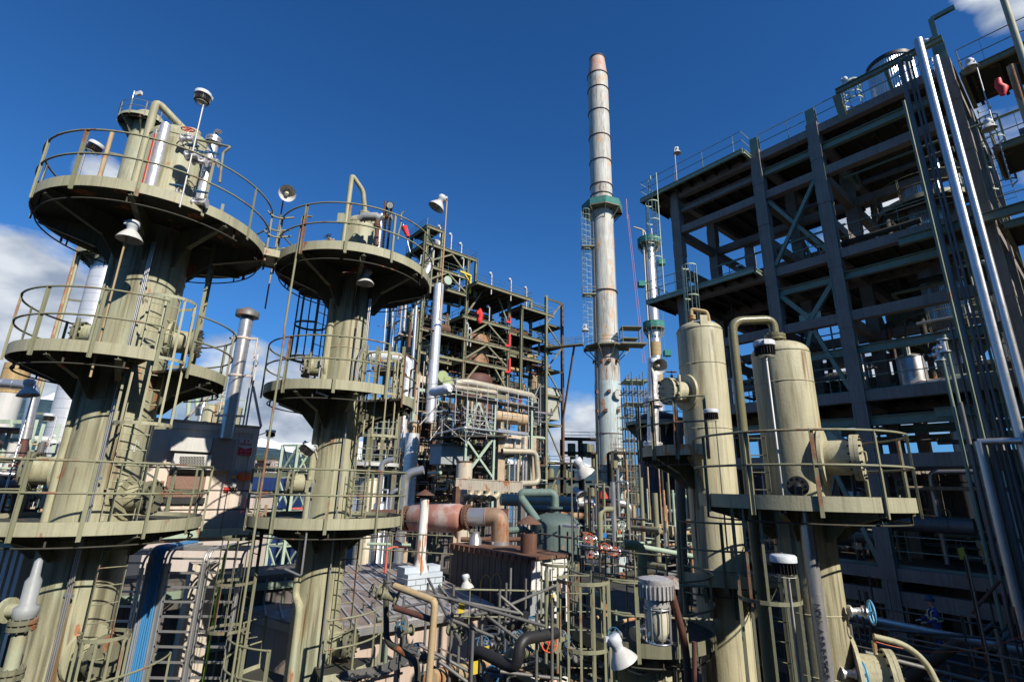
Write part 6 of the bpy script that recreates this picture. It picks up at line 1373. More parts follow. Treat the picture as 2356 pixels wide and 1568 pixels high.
# maroon column, thin silver vessel, scaffold tower right of the chimney
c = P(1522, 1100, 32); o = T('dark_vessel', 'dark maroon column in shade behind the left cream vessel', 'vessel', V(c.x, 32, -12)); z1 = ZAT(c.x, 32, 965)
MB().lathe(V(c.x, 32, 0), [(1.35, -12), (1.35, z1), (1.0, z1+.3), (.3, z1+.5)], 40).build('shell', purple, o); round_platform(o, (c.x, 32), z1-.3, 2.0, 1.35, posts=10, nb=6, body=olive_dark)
pipe('slim patched silver pipe with rusty flanges left of the cream manway', [P(1502, 1050, 14.5), P(1503, 825, 14.5)], .16, silverw, n=14, flange=[(0, .12), (0, .52), (0, .56)])
valve('black valve between the silver pipe and the cream vessel', P(1545, 879, 13.4), (1, 0, 0), (0, -.3, 1), .07, .14, black, rust)
pipe('stub pipe joining the black valve to the cream vessel', [P(1515, 880, 13.6), P(1600, 884, 12.9)], .05, black)
pipe('dark clad pipe standing behind the railed platform of the left cream vessel', [P(1578, 1568, 13), P(1560, 960, 13)], .12, dull, seams=1)
stw = T('scaffold_tower', 'pale tube scaffold tower right of the chimney', 'scaffold', P(1470, 1200, 62)); z1 = ZAT(P(1470, 870, 62).x, 62, 872)
bx0 = P(1446, 1000, 62).x; bx1 = P(1500, 1000, 62).x
mb = MB()
for i in range(5):
    for j in range(3): mb.tube([V(bx0+(bx1-bx0)*i/4, 62+j*1.6, -8), V(bx0+(bx1-bx0)*i/4, 62+j*1.6, z1+(1 if i % 2 else -.8))], .07, 6)
mb.build('upright', dull, stw); mb = MB(); z = z1
while z > -8:
    for j in (0, 1.6, 3.2): mb.tube([V(bx0-.3, 62+j, z), V(bx1+.3, 62+j, z)], .06, 5)
    for i in range(5): mb.tube([V(bx0+(bx1-bx0)*i/4, 61.8, z), V(bx0+(bx1-bx0)*i/4, 65.4, z)], .06, 5)
    z -= 1.5
mb.build('ledger', dull, stw); mb = MB()
for z in (z1-.1, z1-3, z1-6): mb.box(V((bx0+bx1)/2, 63.5, z), bx1-bx0, 3, .15)
mb.build('board', greenl, stw)
mb = MB(); 
ladder(stw, (bx0-.6, 60.5), -8, z1-3.5, (-.3, -.9, 0), w=.9, cage=(-4, z1-4), hoops=12, cr=.9, m=olive_rail)
for i, (x, y0_, y1_, Y, w2, lab) in enumerate(((1340, 1150, 1008, 88, 3.2, 'dark boxy process frame left of the chimney foot, front'), (1300, 1180, 1065, 84, 3.0, 'dark low process frame behind the stair tower'), (1455, 1180, 1040, 75, 2.6, 'dark process frame right of the chimney foot'))):
    c = P(x, y0_, Y); o = T('pipe_structure', lab, 'process structure', V(c.x, Y, -12)); z1 = ZAT(c.x, Y, y1_); mb = MB()
    for a in (-w2, 0, w2):
        for b in (0, 3): mb.box(V(c.x+a, Y+b, (z1-12)/2), .4, .4, z1+12)
    mb.build('column', under, o); mb = MB(); z = z1; random.seed(i)
    while z > -6: mb.box(V(c.x, Y+1.5, z), w2*2, 3.4, .3); z -= 2.4
    mb.build('deck', under, o)
    for k in range(10): a = random.uniform(-w2, w2); zz_ = random.uniform(-5, z1-2); MB().cyl(V(c.x+a, Y+1, zz_), V(c.x+a, Y+1, zz_+2.2), random.uniform(.2, .7), 12).build('vessel', steel, o)
    mb = MB(); hand_rail(MB(), [V(c.x-w2, Y, z1), V(c.x+w2, Y, z1)], h=1.1, r=.05, post=1.5).build('railing', dull, o)

# ================================================================== foreground tank with caged ladder
F = (P(1482, 1500, 11).x, 11.2); FZ = -2.75
tf = T('pressure_vessel', 'dark topped olive vessel at the bottom centre with a caged ladder and curved rails', 'vessel', (F[0], F[1], -12))
MB().lathe(V(F[0], F[1], 0), [(.72, -12), (.72, FZ-.3), (.6, FZ-.1), (.2, FZ)], 44).build('shell', olive, tf)
round_platform(tf, F, FZ+.1, 1.4, .3, DEG(150), DEG(395), posts=8, nb=6, toem=olive_dark)
cg = P(1338, 1300, 9.9)
ladder(tf, (cg.x, cg.y+.28), -11, FZ+1.3, (0, -1, 0), w=.42, cage=(-5.6, FZ+1.2), hoops=5, cr=.45, straps=8, m=olive_rail)
hand_rail(MB(), [V(cg.x+.4, cg.y+.3, FZ+.1)]+[V(cg.x+.42+.3*i, cg.y-.05-.03*i, FZ+.1) for i in range(1, 7)], post=.7).build('railing', olive_rail, tf)
mb = MB()
for k in range(3): mb.tube(fil([V(F[0]+.1+.07*k, F[1]-.73, FZ-.45), V(F[0]+.1+.07*k, F[1]-.78, FZ-.6), V(F[0]+.1+.07*k, F[1]-.78, -9)], .05), .022, 8)
mb.build('conduit', cream, tf)
cg2 = P(1292, 1300, 12.5)
c2g = T('caged_ladder', 'second caged ladder standing just behind the front cage at centre', 'ladder', V(cg2.x, 12.5, -12)); ladder(c2g, (cg2.x, 12.5), -12, -1.5, (-.2, -1, 0), w=.42, cage=(-5, -1.6), hoops=4, cr=.42, straps=7, m=olive_rail)
# ================================================================== foreground pipework
pipe('bent patchy olive pipe rising in front of the boarded roof', [P(908, 1347, 9), P(1000, 1382, 8.6), P(999, 1405, 8.6), P(984, 1600, 8.6)], .055, rustpipe, .14, 12)
pipe('dark lower pipe joined to the bent olive pipe', [P(908, 1397, 9), P(996, 1425, 8.7)], .045, brown, n=10)
pipe('dark pipe dropping then running right below the valve', [P(888, 1330, 9.6), P(889, 1476, 9.4), P(960, 1520, 9), P(962, 1620, 9)], .05, under, .14, 10)
valve('open framed valve with handwheel on the bent olive pipe', P(892, 1368, 9.1), (.8, 0, -.3), (-.8, -.4, .3), .07, .1, olive_dark, olive_dark)
pipe('grey topped bleed fitting above the bent olive pipe', [P(893, 1345, 9.1), P(893, 1318, 9.1)], .035, dull, flange=[(0, .2)])
pipe('large horizontal rusty flaking pipe along the bottom centre', [P(990, 1562, 9), P(1240, 1500, 14)], .13, rustpipe, n=16)
pipe('black bent pipe crossing the dark lower centre', [P(1090, 1580, 9), P(1090, 1490, 9), P(1190, 1540, 8.4), P(1196, 1470, 8.4), P(1280, 1455, 9)], .085, black, .2, 12)
pipe('pale olive elbow pipe in the dark lower centre', [P(1172, 1540, 10), P(1172, 1510, 10), P(1240, 1480, 11)], .13, olive, .2, 14)
pipe('dull red brown conduit right of the front vessel', [P(1600, 1700, 7.4), P(1597, 1475, 7.4)], .03, brown)
rv = T('relief_valve', 'grey and olive flanged relief valve stack at the bottom left edge', 'valve', P(40, 1568, 8.2))
c = P(62, 1395, 8.2); X, Y_ = c.x, 8.2; zz0 = c.z
MB().lathe(V(X, Y_, zz0), [(.13, -.15), (.15, -.1), (.15, 0), (.10, .03), (.10, .35), (.06, .42), (.05, .62), (.015, .66)], 20).build('bonnet', grey, rv)
mb = MB()
for dz in (-.22, -.30, -.85, -.93, -1.5, -1.58): mb.cyl(V(X, Y_, zz0+dz), V(X, Y_, zz0+dz+.055), .17, 22)
mb.bolts(V(X, Y_, zz0-.23), UP, .145, 10, .014, .09).bolts(V(X, Y_, zz0-.86), UP, .145, 10, .014, .09); mb.build('flange', olive_dark, rv)
MB().cyl(V(X, Y_, zz0-4), V(X, Y_, zz0-.2), .09, 18).cyl(V(X-1.0, Y_, zz0-.05), V(X-.05, Y_, zz0-.05), .09, 16).cyl(V(X-.3, Y_, zz0-.05), V(X-.24, Y_, zz0-.05), .17, 20).build('pipe_body', olive, rv)
MB().tube(fil([V(X-1, Y_-.1, zz0-1.15), V(X-.1, Y_-.1, zz0-1.2), V(X-.05, Y_-.1, zz0-1.6)], .2), .09, 14).build('wrapped_elbow', silverw, rv)
h_ = MB(); handwheel(h_, V(X-.35, Y_-.2, zz0-.75), V(.2, -.9, .2), .12); h_.build('handwheel', olive_dark, rv)
cp = T('metal_sheet', 'rust stained corrugated panel at the left edge under the platform', 'panel', P(40, 1345, 10.5)); a = P(-60, 1250, 11); b = P(82, 1262, 10.4)
mb = MB(); n = 9
for i in range(n): p = a.lerp(b, i/n); q = a.lerp(b, (i+.55)/n); mb.obox((p+q)/2-UP*.45, (q-p)/2, V(.05, .08, 0), UP*.45)
mb.obox((a+b)/2-UP*.45+V(.05, .15, 0), (b-a)/2, V(.01, .02, 0), UP*.45); mb.build('sheet', shedr, cp); MB().bar(a+UP*.03, b+UP*.03, .3, .1).build('cap_angle', greenl, cp)
# scaffold tubes in front of the boarded roof
sc2 = T('scaffold', 'dark tube scaffold in the bottom centre before the shed, tubes coupled at odd angles', 'scaffold', P(1050, 1568, 9.5))
mb = MB()
for x, yt, Y in ((930, 1370, 10.5), (985, 1340, 11), (1044, 1345, 9.2), (1060, 1385, 9.5), (1110, 1400, 9.8), (1150, 1355, 9.9), (1165, 1340, 11.5), (1088, 1450, 8.5), (1235, 1410, 9), (1210, 1330, 12), (1270, 1385, 8.8)): q = P(x, yt, Y); mb.tube([q, V(q.x, q.y, -11)], .026, 7)
mb.build('upright', dull, sc2); mb = MB()
for a, b in (((945, 1358, 9.3), (1195, 1410, 9.3)), ((1030, 1375, 9.0), (1255, 1440, 8.6)), ((1040, 1425, 9), (1150, 1470, 9.5)), ((1100, 1400, 9.5), (1230, 1500, 9)), ((960, 1480, 9), (1110, 1560, 9)), ((1010, 1345, 9.5), (1050, 1400, 9.3)), ((900, 1400, 10), (985, 1385, 10)), ((985, 1330, 11), (1060, 1480, 9)), ((1085, 1415, 9), (1170, 1400, 10)), ((1150, 1400, 10), (1280, 1345, 11)), ((1120, 1540, 8.8), (1285, 1560, 9.2)), ((1010, 1520, 8.5), (1075, 1568, 8.5)), ((1145, 1365, 10), (1270, 1470, 10))): mb.tube([P(*a), P(*b)], .026, 7)
mb.build('cross_tube', dull, sc2)
mb = MB()
for p in ((1044, 1378, 9.2), (1060, 1430, 9.4), (1110, 1402, 9.5), (1150, 1402, 9.9), (985, 1372, 10.5), (1210, 1415, 9.4)): mb.box(P(*p), .09, .09, .11)
mb.build('coupler', black, sc2)
tags = [(1092, 1535, 8.7, 'yellow tag hanging from a tube in the bottom centre'), (1062, 1395, 9.4, 'yellow tag on the scaffold before the shed'), (1117, 1500, 9, 'yellow tag beside the small valve station'), (2213, 1272, 17.5, 'yellow tag tied to the left green riser of the right structure'), (2266, 1263, 17.5, 'yellow tag tied to the grey risers near the right edge')]
for x, y, Y, lab in tags: S('paper_tag', MB().obox(P(x, y, Y), V(.05, 0, .01)*(Y/9), V(0, .004, 0), UP*.09*(Y/9)), yellow, lab, 'tag', 'yellow tags')
# cable tray loop lower centre
o = T('cable_tray', 'galvanised cable tray curving down with a bundle of cables in the dark lower centre', 'cable tray', P(1150, 1520, 13)); mb = MB(); cb = MB()
for k in (0, 1):
    pts = [P(1095, 1455+k*14, 13.4+k*.5), P(1140, 1440+k*14, 13+k*.5), P(1165, 1460+k*14, 12.6+k*.5), P(1172, 1568, 12.4+k*.5)]
    mb.tube(fil(pts, .5, 8), .03, 6)
mb.build('side_rail', silverp, o)
for k in range(6): cb.tube(fil([P(1110-k, 1440, 13.2), P(1148+k*2, 1438, 12.9), P(1160+k*2.2, 1500, 12.5), P(1150+k*2, 1568, 12.4)], .5, 8), .018, 6)
cb.build('cable', dull, o)
o = T('cable_tray', 'flat shaded cable tray curving away behind the second tower foot', 'cable tray', P(850, 1560, 11)); mb = MB()
pts0 = [P(780, 1560, 10.5), P(880, 1545, 11), P(935, 1510, 12.5), P(950, 1480, 14)]; ptx = fil(pts0, 1, 8)
for p, q in zip(ptx, ptx[1:]): mb.bar(p, q, .35, .02); mb.bar(p+UP*.06, q+UP*.06, .01, .1)
mb.build('tray', dull, o)
# ================================================================== ground, water, far shore, mountains
GZ = -12.0
struct('ground', MB().prism([V(-400, -150, GZ), V(400, -150, GZ), V(400, 190, GZ), V(-400, 190, GZ)], UP*-.5), ground_m)
struct('water', MB().prism([V(-9000, 190, GZ-.8), V(9000, 190, GZ-.8), V(9000, 12000, GZ-.8), V(-9000, 12000, GZ-.8)], UP*-.2), water_m)
def hills(name, Y0, x0, x1, prof, depth, m, ny=14, nx=150, rough=1.0, seed=0):
    rnd = random.Random(seed); ph = [rnd.uniform(0, 6) for _ in range(9)]
    mb = MB(); k = len(mb.v); pts = []
    for j in range(ny):
        v = j/(ny-1)
        for i in range(nx):
            u = i/(nx-1); x = x0+(x1-x0)*u; h = prof(x)
            r = sum(sin(x*(.0009*2.1**q)+ph[q]+v*3*q)*(.11/1.7**q) for q in range(6))*rough
            pts.append(V(x*(1+v*depth/Y0), Y0+depth*v, GZ-1+max(0, h*(sin(v*pi/2)**.8)*(1+r))))
    mb.add(pts)
    for j in range(ny-1):
        for i in range(nx-1): a = j*nx+i; mb.face([a, a+1, a+nx+1, a+nx], True)
    return struct(name, mb, m)
def interp(tab):
    def f(x):
        for (a, b), (c, d) in zip(tab, tab[1:]):
            if a <= x <= c: t = (x-a)/(c-a); t = t*t*(3-2*t); return b+(d-b)*t
        return tab[0][1] if x < tab[0][0] else tab[-1][1]
    return f
hills('mountains', 5200, -9000, 9000, interp([(-9000, 700), (-6200, 880), (-5200, 1020), (-4300, 860), (-3500, 560), (-2600, 420), (-1500, 330), (500, 300), (3000, 300), (9000, 420)]), 1600, forest)
hills('snowy_peaks', 7600, -12000, 9000, interp([(-12000, 900), (-9200, 1300), (-8000, 1560), (-7000, 1330), (-6000, 900), (-3000, 500), (9000, 300)]), 900, snow, rough=2.2, seed=5)
hills('far_shore', 640, -1400, 1400, interp([(-1400, 18), (-420, 40), (-330, 46), (-180, 38), (0, 22), (400, 26), (1400, 20)]), 500, mat('shore_scrub', (.10, .10, .055), .95, streak=0, c2=(.06, .08, .045), scale=.05, bump=0), rough=.8, seed=2)
# conifers and apartment blocks on the far shore, each one by itself
random.seed(5)
def conifer(x, y, z, h):
    o = T('conifer_tree', 'small dark conifer on the far shore ridge above the pale apartments', 'tree', (x, y, z), 'conifers on the far shore')
    mb = MB(); n = 7
    for i in range(n):
        zb = z+h*(.15+.8*i/n); r = h*.23*(1-i/n)+.25; mb.lathe(V(x, y, zb), [(r, 0), (r*.35, h*.13), (.05, h*.2)], 7, a0=random.random())
    mb.build('crown', treem, o); MB().cyl(V(x, y, z-1), V(x, y, z+h*.2), h*.03, 6).build('trunk', trunkm, o)
for i in range(46):
    px = random.choice([random.uniform(585, 650), random.uniform(690, 705), random.uniform(815, 900), random.uniform(880, 960)]); Y = random.uniform(800, 860)
    c = P(px, 1072, Y); conifer(c.x, Y, c.z, random.uniform(11, 24))
for i in range(22):
    px = 588+i*2.9 if i < 16 else 820+(i-16)*9; Y = 690+(i % 3)*22; c = P(px, 1086-(i % 3)*7, Y)
    o = T('apartment_block', 'pale low apartment block across the water, one of a terraced row', 'building', c, 'apartment blocks on the far shore'); wv = random.uniform(8, 15)
    MB().box(c+UP*3.5, wv, 10, 8).build('wall', housew, o); MB().box(c+UP*7.9, wv+1.2, 11, .8).build('roof', houser, o)
    mb = MB()
    for r_ in range(3):
        for k in range(4): mb.box(c+V(-wv*.36+k*wv*.24, -5.1, 1.2+r_*2.4), wv*.13, .3, 1.2)
    mb.build('window', glassd, o)
c = P(615, 1110, 60); o = T('blue_shed', 'bright blue ribbed shed roof between the two towers, far off', 'shed', V(c.x, 60, GZ)); z1 = ZAT(c.x, 60, 1098)
MB().box(V(c.x, 62, (z1+GZ)/2), 4.6, 6, z1-GZ).build('wall', blued, o)
o2 = T('low_building', 'low beige shed with white roof edge in front of the blue shed', 'shed', V(c.x, 50, GZ)); zq = ZAT(c.x, 50, 1138)
MB().box(V(c.x, 50, (zq+GZ)/2), 9, 4, zq-GZ).build('wall', beige, o2); MB().box(V(c.x, 50, zq+.1), 9.3, 4.3, .2).build('roof', grey, o2)
mb = MB()
for i in range(9): mb.box(V(c.x-2.1+i*.5, 58.97, (z1+GZ)/2), .12, .06, z1-GZ)
mb.build('wall_rib', blued, o)

# ================================================================== left background
gL = 'left background'
pipe('silver clad pipe with an elbow over the left mountains', [P(-40, 876, 17), P(82, 888, 17), P(57, 1010, 17)], .16, silverp, .35, 16, .4)
pipe('dark lower leg of the silver elbow pipe at left', [P(57, 1010, 17), P(30, 1200, 17)], .12, brown)
c = P(-5, 1000, 22); o = T('stack', 'white based tan stack cut by the left edge of the photo', 'stack', V(c.x, 22, -12)); z1 = ZAT(c.x, 22, 838); zm = ZAT(c.x, 22, 905)
MB().cyl(V(c.x, 22, -12), V(c.x, 22, zm), .45, 24).build('base', white, o); MB().cyl(V(c.x, 22, zm), V(c.x, 22, z1), .47, 24).build('top', tan, o)
q = P(26, 1080, 12.5); lamp('white cone lamp hanging over the mountains at the left edge', V(q.x, 12.5, -3), V(q.x, 12.5, ZAT(q.x, 12.5, 884)), kind='bell', az=-1.6, tilt=.2, s=.95, pm=silverp)
q = P(106, 1050, 18); lamp('small capped lamp on a slender pole before the silver column, upper one', V(q.x, 18, -3), V(q.x, 18, ZAT(q.x, 18, 958)), kind='fin', az=-1.6, s=.9, arm=.3)
q = P(103, 1040, 21); lamp('small white lamp low before the silver column base', V(q.x, 21, -3), V(q.x, 21, ZAT(q.x, 21, 1005)), kind='bell', az=1.6, s=.8, arm=.3)
random.seed(9)
fr = T('pipe_bridge_frame', 'pale green steel frame with guard rails at the left edge below the mountains', 'steel frame', P(40, 1180, 19)); mb = MB()
for x in (-20, 20, 52, 75): q = P(x, 1000, 19); mb.bar(V(q.x, 19, -12), V(q.x, 19, ZAT(q.x, 19, 965)), .12, .12); mb.bar(V(q.x, 21, -12), V(q.x, 21, ZAT(q.x, 21, 975)), .12, .12)
mb.build('column', greenl, fr); mb = MB()
for y in (968, 1010, 1070, 1120): a, b = P(-40, y, 19), P(78, y, 19); mb.bar(a, V(b.x, b.y, a.z), .08, .14)
for a, b in (((-20, 1080), (20, 1000)), ((20, 1080), (52, 1000)), ((52, 1090), (75, 1010))): mb.bar(P(*a, 19), P(*b, 19), .06, .06)
mb.build('beam', greenl, fr); MB().prism([P(-60, 985, 18.5), P(45, 990, 18.5), P(60, 1000, 21), P(-60, 990, 23)], UP*.1).build('canopy', brown, fr)
hand_rail(MB(), [P(-30, 1130, 14.5), P(190, 1135, 14.5)], post=1.3).build('railing', olive_rail, fr)
for i in range(150):
    x = random.uniform(-20, 175); y = random.uniform(1015, 1190); Y = random.uniform(16, 34); m = random.choice([greenl, dull, rustpipe, silverp, under, brown, white]); c = P(x, y, Y); ln = random.uniform(.8, 3)
    d = random.choice([GA, GB, UP, UP, UP]); e_ = c-d*ln; pts = [c, e_, e_+random.choice([GB, -GB, GA])*random.uniform(.3, 1.5)]
    rpipe(f'{ {greenl:"pale green", dull:"grey", rustpipe:"rusty", silverp:"silver", under:"dark", brown:"brown", white:"white"}[m] } bent pipe in the yard, { "at the very left edge" if x < 50 else "left of the silver column" if x < 110 else "beside the flange of the thick left tower"}, {"near" if Y < 22 else "middle" if Y < 28 else "far"}', pts, random.choice([.04, .06, .1, .16]), m, keep=.15, group='bent pipes in the yard at far left')
for i, (x, y, yt, Y, r, m, lab) in enumerate([(118, 1190, 1090, 24, .5, silverp, 'silver pot vessel at far left behind the rails'), (60, 1200, 1110, 26, .7, dull, 'dark grey drum at far left behind the rails'), (150, 1200, 1120, 22, .4, rusto, 'rusty pot at far left by the flange of the thick tower'), (845, 1200, 1075, 34, .7, insul, 'slim tan vessel with white ring platform, behind the second tower cage'), (868, 1230, 1160, 30, .35, silverp, 'small silver vessel behind the second tower rails'), (725, 1230, 1150, 30, .5, silverp, 'silver vessel between the lattice tower and second tower')]):
    c = P(x, y, Y); z1 = ZAT(c.x, Y, yt); o = T('vertical_vessel', lab, 'vessel', V(c.x, Y, -12)); MB().lathe(V(c.x, Y, 0), [(r, -12), (r, z1), (r*.7, z1+r*.4), (.05, z1+r*.5)], 24).build('shell', m, o); MB().tube([V(c.x+r*1.2, Y-.2, -12), V(c.x+r*1.2, Y-.2, z1+.8), V(c.x, Y, z1+.8)], .07).build('side_pipe', silverp, o)
    if i == 3: round_platform(o, (c.x, Y), z1+.2, 1.7, r, posts=8, nb=4, toem=white)
# pipes between second tower and the block
for i, (x, y0_, y1_, Y, r, m, lab) in enumerate([(862, 1250, 1062, 26, .14, silverp, 'silver riser with rounded head behind the second tower cage, left one'), (890, 1260, 1130, 27, .12, silverp, 'silver riser behind the second tower cage, right one'), (925, 1180, 1090, 40, .35, silverp, 'stubby silver duct left of the tan columns'), (905, 1150, 900, 45, .12, dull, 'tall grey riser left of the silver duct'), (882, 1120, 890, 45, .1, insul, 'tall beige riser behind the second tower cage')]):
    c = P(x, y0_, Y); z1 = ZAT(c.x, Y, y1_); pipe(lab, [V(c.x, Y, -10), V(c.x, Y, z1), V(c.x+r*4, Y, z1+r)], r, m, r*3, seams=1)
st2 = T('pipe_structure', 'slender pipe frame with railed landings between the second tower and the central block', 'process structure', P(870, 1200, 44)); mb = MB()
for x in (840, 872, 905):
    for Y in (44, 47): q = P(x, 1100, Y); mb.box(V(q.x, Y, 0), .25, .25, 24)
mb.build('column', steel, st2); mb = MB()
for z in (10, 7, 4, 1.2, -1.5): a = P(840, 1000, 44).x; b = P(908, 1000, 44).x; mb.box(V((a+b)/2, 45.5, z), b-a, 3.2, .2)
mb.build('deck', under, st2)
for z in (10.1, 7.1, 4.1, 1.3): hand_rail(MB(), [V(P(840, 1000, 44).x, 43.9, z), V(P(908, 1000, 44).x, 43.9, z)], h=1.1, r=.035, post=1).build('railing', greenl, st2)
# ================================================================== clutter at deck level and pipe racks
random.seed(31)
def rack(label, org, n, sp, w_, z, m=greens):
    o = T('pipe_rack', label, 'pipe rack', V(org.x, org.y, GZ)); mb = MB(); b2 = MB()
    for i in range(n):
        for s in (0, 1): q = V(org.x, org.y, 0)+GA*sp*i+GB*w_*s; mb.ibeam(q+UP*GZ, q+UP*z, .2, .2, GA)
        for zq in (z, z-1.8): b2.ibeam(V(org.x, org.y, zq)+GA*sp*i, V(org.x, org.y, zq)+GA*sp*i+GB*w_, .2, .25)
    for s in (0, 1): b2.ibeam(V(org.x, org.y, z-.9)+GB*w_*s, V(org.x, org.y, z-.9)+GB*w_*s+GA*sp*(n-1), .15, .2)
    mb.build('column', m, o); b2.build('beam', m, o); return o
racks = [(P(1000, 1500, 11.5), 5, 3.2, 4.0, -7.6, 'pipe rack in the dark bottom centre of the picture'), (P(1400, 1500, 15), 5, 3.5, 4, -7.8, 'pipe rack behind the caged vessel at bottom centre'), (P(560, 1500, 12), 4, 3.5, 3.6, -7.2, 'pipe rack in shade behind the second tower'), (P(1750, 1500, 13), 5, 3.5, 4, -6.8, 'pipe rack in the dark behind the right cream vessel')]
for org, n, sp, w_, z, lab in racks:
    rack(lab, org, n, sp, w_, z)
    for zq in (z+.2, z-1.6):
        for k in range(9):
            r = random.choice([.05, .07, .1, .14, .18]); m = random.choice([dull, silverp, rustpipe, olive_dark, under, insul]); q = V(org.x, org.y, zq+r)+GB*(.25+k*(w_-.4)/9)
            nm = {dull: 'grey', silverp: 'silver', rustpipe: 'rusty', olive_dark: 'olive', under: 'dark', insul: 'beige'}[m]
            L_ = sp*(n-1)+random.uniform(-3, 1); pts = [q-GA*.6, q+GA*L_]; random.random()
            rpipe(f'{nm} pipe lying on the {lab.split(" in the picture")[0].replace(" of the picture", "")}', pts, r, m, group='pipes lying on the pipe racks')
for i in range(560):
    x = random.uniform(700, 1560); y = random.uniform(1340, 1566); Y = random.uniform(9.5, 15); m = random.choice([dull, dull, olive_rail, rustpipe, silverp, under, under, greens]); c = P(x, y, Y)
    if c.z < -11 or c.z > (-3.2 if x > 1120 else -4.2) or (x < 1000 and y < 1490) or (x < 1130 and y < 1420) or (1380 < x < 1580 and Y < 12.5): continue
    d = random.choice([GA, GB, UP, -GA, GB]); ln = random.uniform(.5, 2.2) if d is not UP else .9; e_ = c+d*ln; pts = [c, e_] if random.random() < .35 else [c, e_, e_+random.choice([GB, -GB, GA, UP])*random.uniform(.3, 1.2)]
    nm = {dull: 'grey', silverp: 'silver', rustpipe: 'rusty', olive_rail: 'olive', under: 'dark', greens: 'green'}[m]
    rpipe(f'short {nm} pipe in the dim bottom pipework, {"below the boarded roof" if x < 1060 else "before the dark shed" if x < 1230 else "behind the front ladder cage" if x < 1400 else "beneath the caged jar lamp"}', pts, random.choice([.025, .03, .045, .07]), m, keep=.07, flange=[(0, .5)] if random.random() < .25 else None, group='short pipes in the dim bottom pipework')
for i in range(26):
    x = random.uniform(900, 1560); y = random.uniform(1450, 1560); Y = random.uniform(9.5, 13.5); bm_ = random.choice([dull, silverp, olive_dark]); wm_ = random.choice([black, bluew, olive_dark, orangeh, bluew]); valve(f'small { {dull: "grey", silverp: "silver", olive_dark: "olive"}[bm_] } valve with { {black: "black", bluew: "blue", olive_dark: "olive", orangeh: "orange"}[wm_] } wheel, {"below the boarded roof" if x < 1060 else "before the dark shed" if x < 1230 else "behind the front ladder cage" if x < 1400 else "beneath the caged jar lamp"}', P(x, y, Y), random.choice([GA, GB]), random.choice([UP, -GA, V(-.3, -.8, .4)]), random.uniform(.04, .07), random.uniform(.08, .14), bm_, wm_, 'small valves in the dim bottom pipework')
mid = [( (820, 1265, 20), (960, 1270, 20)), ((830, 1300, 18), (1040, 1320, 17)), ((1040, 1480, 12), (1230, 1490, 12)), ((840, 1240, 25), (1040, 1245, 25))]
for i, (a, b) in enumerate(mid):
    o = T('guard_rail', ('shaded rail below the salmon drum', 'shaded rail behind the boarded roof', 'rail in the dark under the scaffold tubes', 'thin rail behind the flue')[i], 'railing', P(*a)); hand_rail(MB(), [P(*a), V(P(*b).x, P(*b).y, P(*a).z)], post=1.1).build('rail', olive_rail if i else under, o)
# ================================================================== deck with the worker
WZ = -5.05
wd = T('scaffold_walkway', 'dark tube railed walkway carrying the worker at the lower right', 'walkway', P(2150, 1520, 17)); w0 = P(1960, 1500, 17.5)
wp = PZ(2160, 1514, WZ); 
MB().obox(wp, GA*9, GB*1.1, UP*.05).build('deck', under, wd)
mb = MB()
for s in (-1.1, 1.1):
    for h in (.5, 1.05): mb.tube([wp+GB*s+UP*h-GA*9, wp+GB*s+UP*h+GA*9], .028, 7)
mb.build('rail_tube', dull, wd); mb = MB(); random.seed(2)
for i in range(11): 
    for s in (-1.1, 1.1): q = wp+GB*s+GA*(-8+i*1.5+random.uniform(-.2, .2)); mb.tube([q-UP*4, q+UP*1.1], .028, 7)
mb.build('upright', dull, wd)
for i, (x0, y0_, x1_, y1_, Y, r, m, lab) in enumerate([(1950, 1415, 2356, 1500, 15.5, .13, silverp, 'silver seamed pipe running past the waist of the worker'), (1950, 1465, 2356, 1562, 14.5, .04, dull, 'thin tube in front of the worker legs'), (1965, 1440, 2356, 1475, 15, .04, dull, 'thin tube just above the silver seamed pipe'), (1990, 1500, 2340, 1590, 13, .05, dull, 'thin tube low at the bottom right corner'), (2080, 1568, 2200, 1480, 13.5, .12, under, 'thick dark pipe slanting up at the bottom right'), (2235, 1410, 2300, 1335, 15, .04, rust, 'short brown tube slanting at the right edge above the worker')]):
    pipe(lab, [P(x0, y0_, Y), P(x1_, y1_, Y-.4)], r, m, seams=.9 if r == .13 else 0)
for i in range(70):
    x = random.uniform(1960, 2350); y = random.uniform(1430, 1560); Y = random.uniform(12.5, 19); c = P(x, y, Y); d = random.choice([GA, UP, UP, GB])
    if 2080 < x < 2240 and y < 1545: continue
    rpipe('dim tube in the shaded scaffold corner at the bottom right', [c-d*.8, c+d*random.uniform(.5, 1.8)], random.choice([.022, .025, .04]), random.choice([dull, under]), group='dim tubes in the bottom right corner')
pipe('sagging orange rope strung between scaffold tubes at lower right', [P(2015, 1475, 13)]+[P(2015+i*24, 1475+34*(1-((i-7.5)/7.5)**2)*1.0-i*1.5, 13) for i in range(1, 15)]+[P(2362, 1440, 13)], .008, orangeh, .01, 5, name='rope', cat='rope')
pipe('olive cream pipe arcing to the bottom right from the big blind flange', [P(2010, 1463, 9.6), P(2080, 1480, 9.5), P(2130, 1520, 9.4), P(2160, 1580, 9.3)], .05, olive, .6)
valve('light blue handwheel valve high beside the right cream vessel foot', P(1972, 1405, 9.0), (1, -.1, 0), (.9, -.3, 0), .05, .17, silverw, lbluew, 'light blue handwheel valves by the right cream vessel')
valve('light blue handwheel valve at the very bottom beside the right cream vessel foot', P(1955, 1548, 9.0), (1, -.1, 0), (.9, -.3, 0), .05, .17, silverw, lbluew, 'light blue handwheel valves by the right cream vessel')
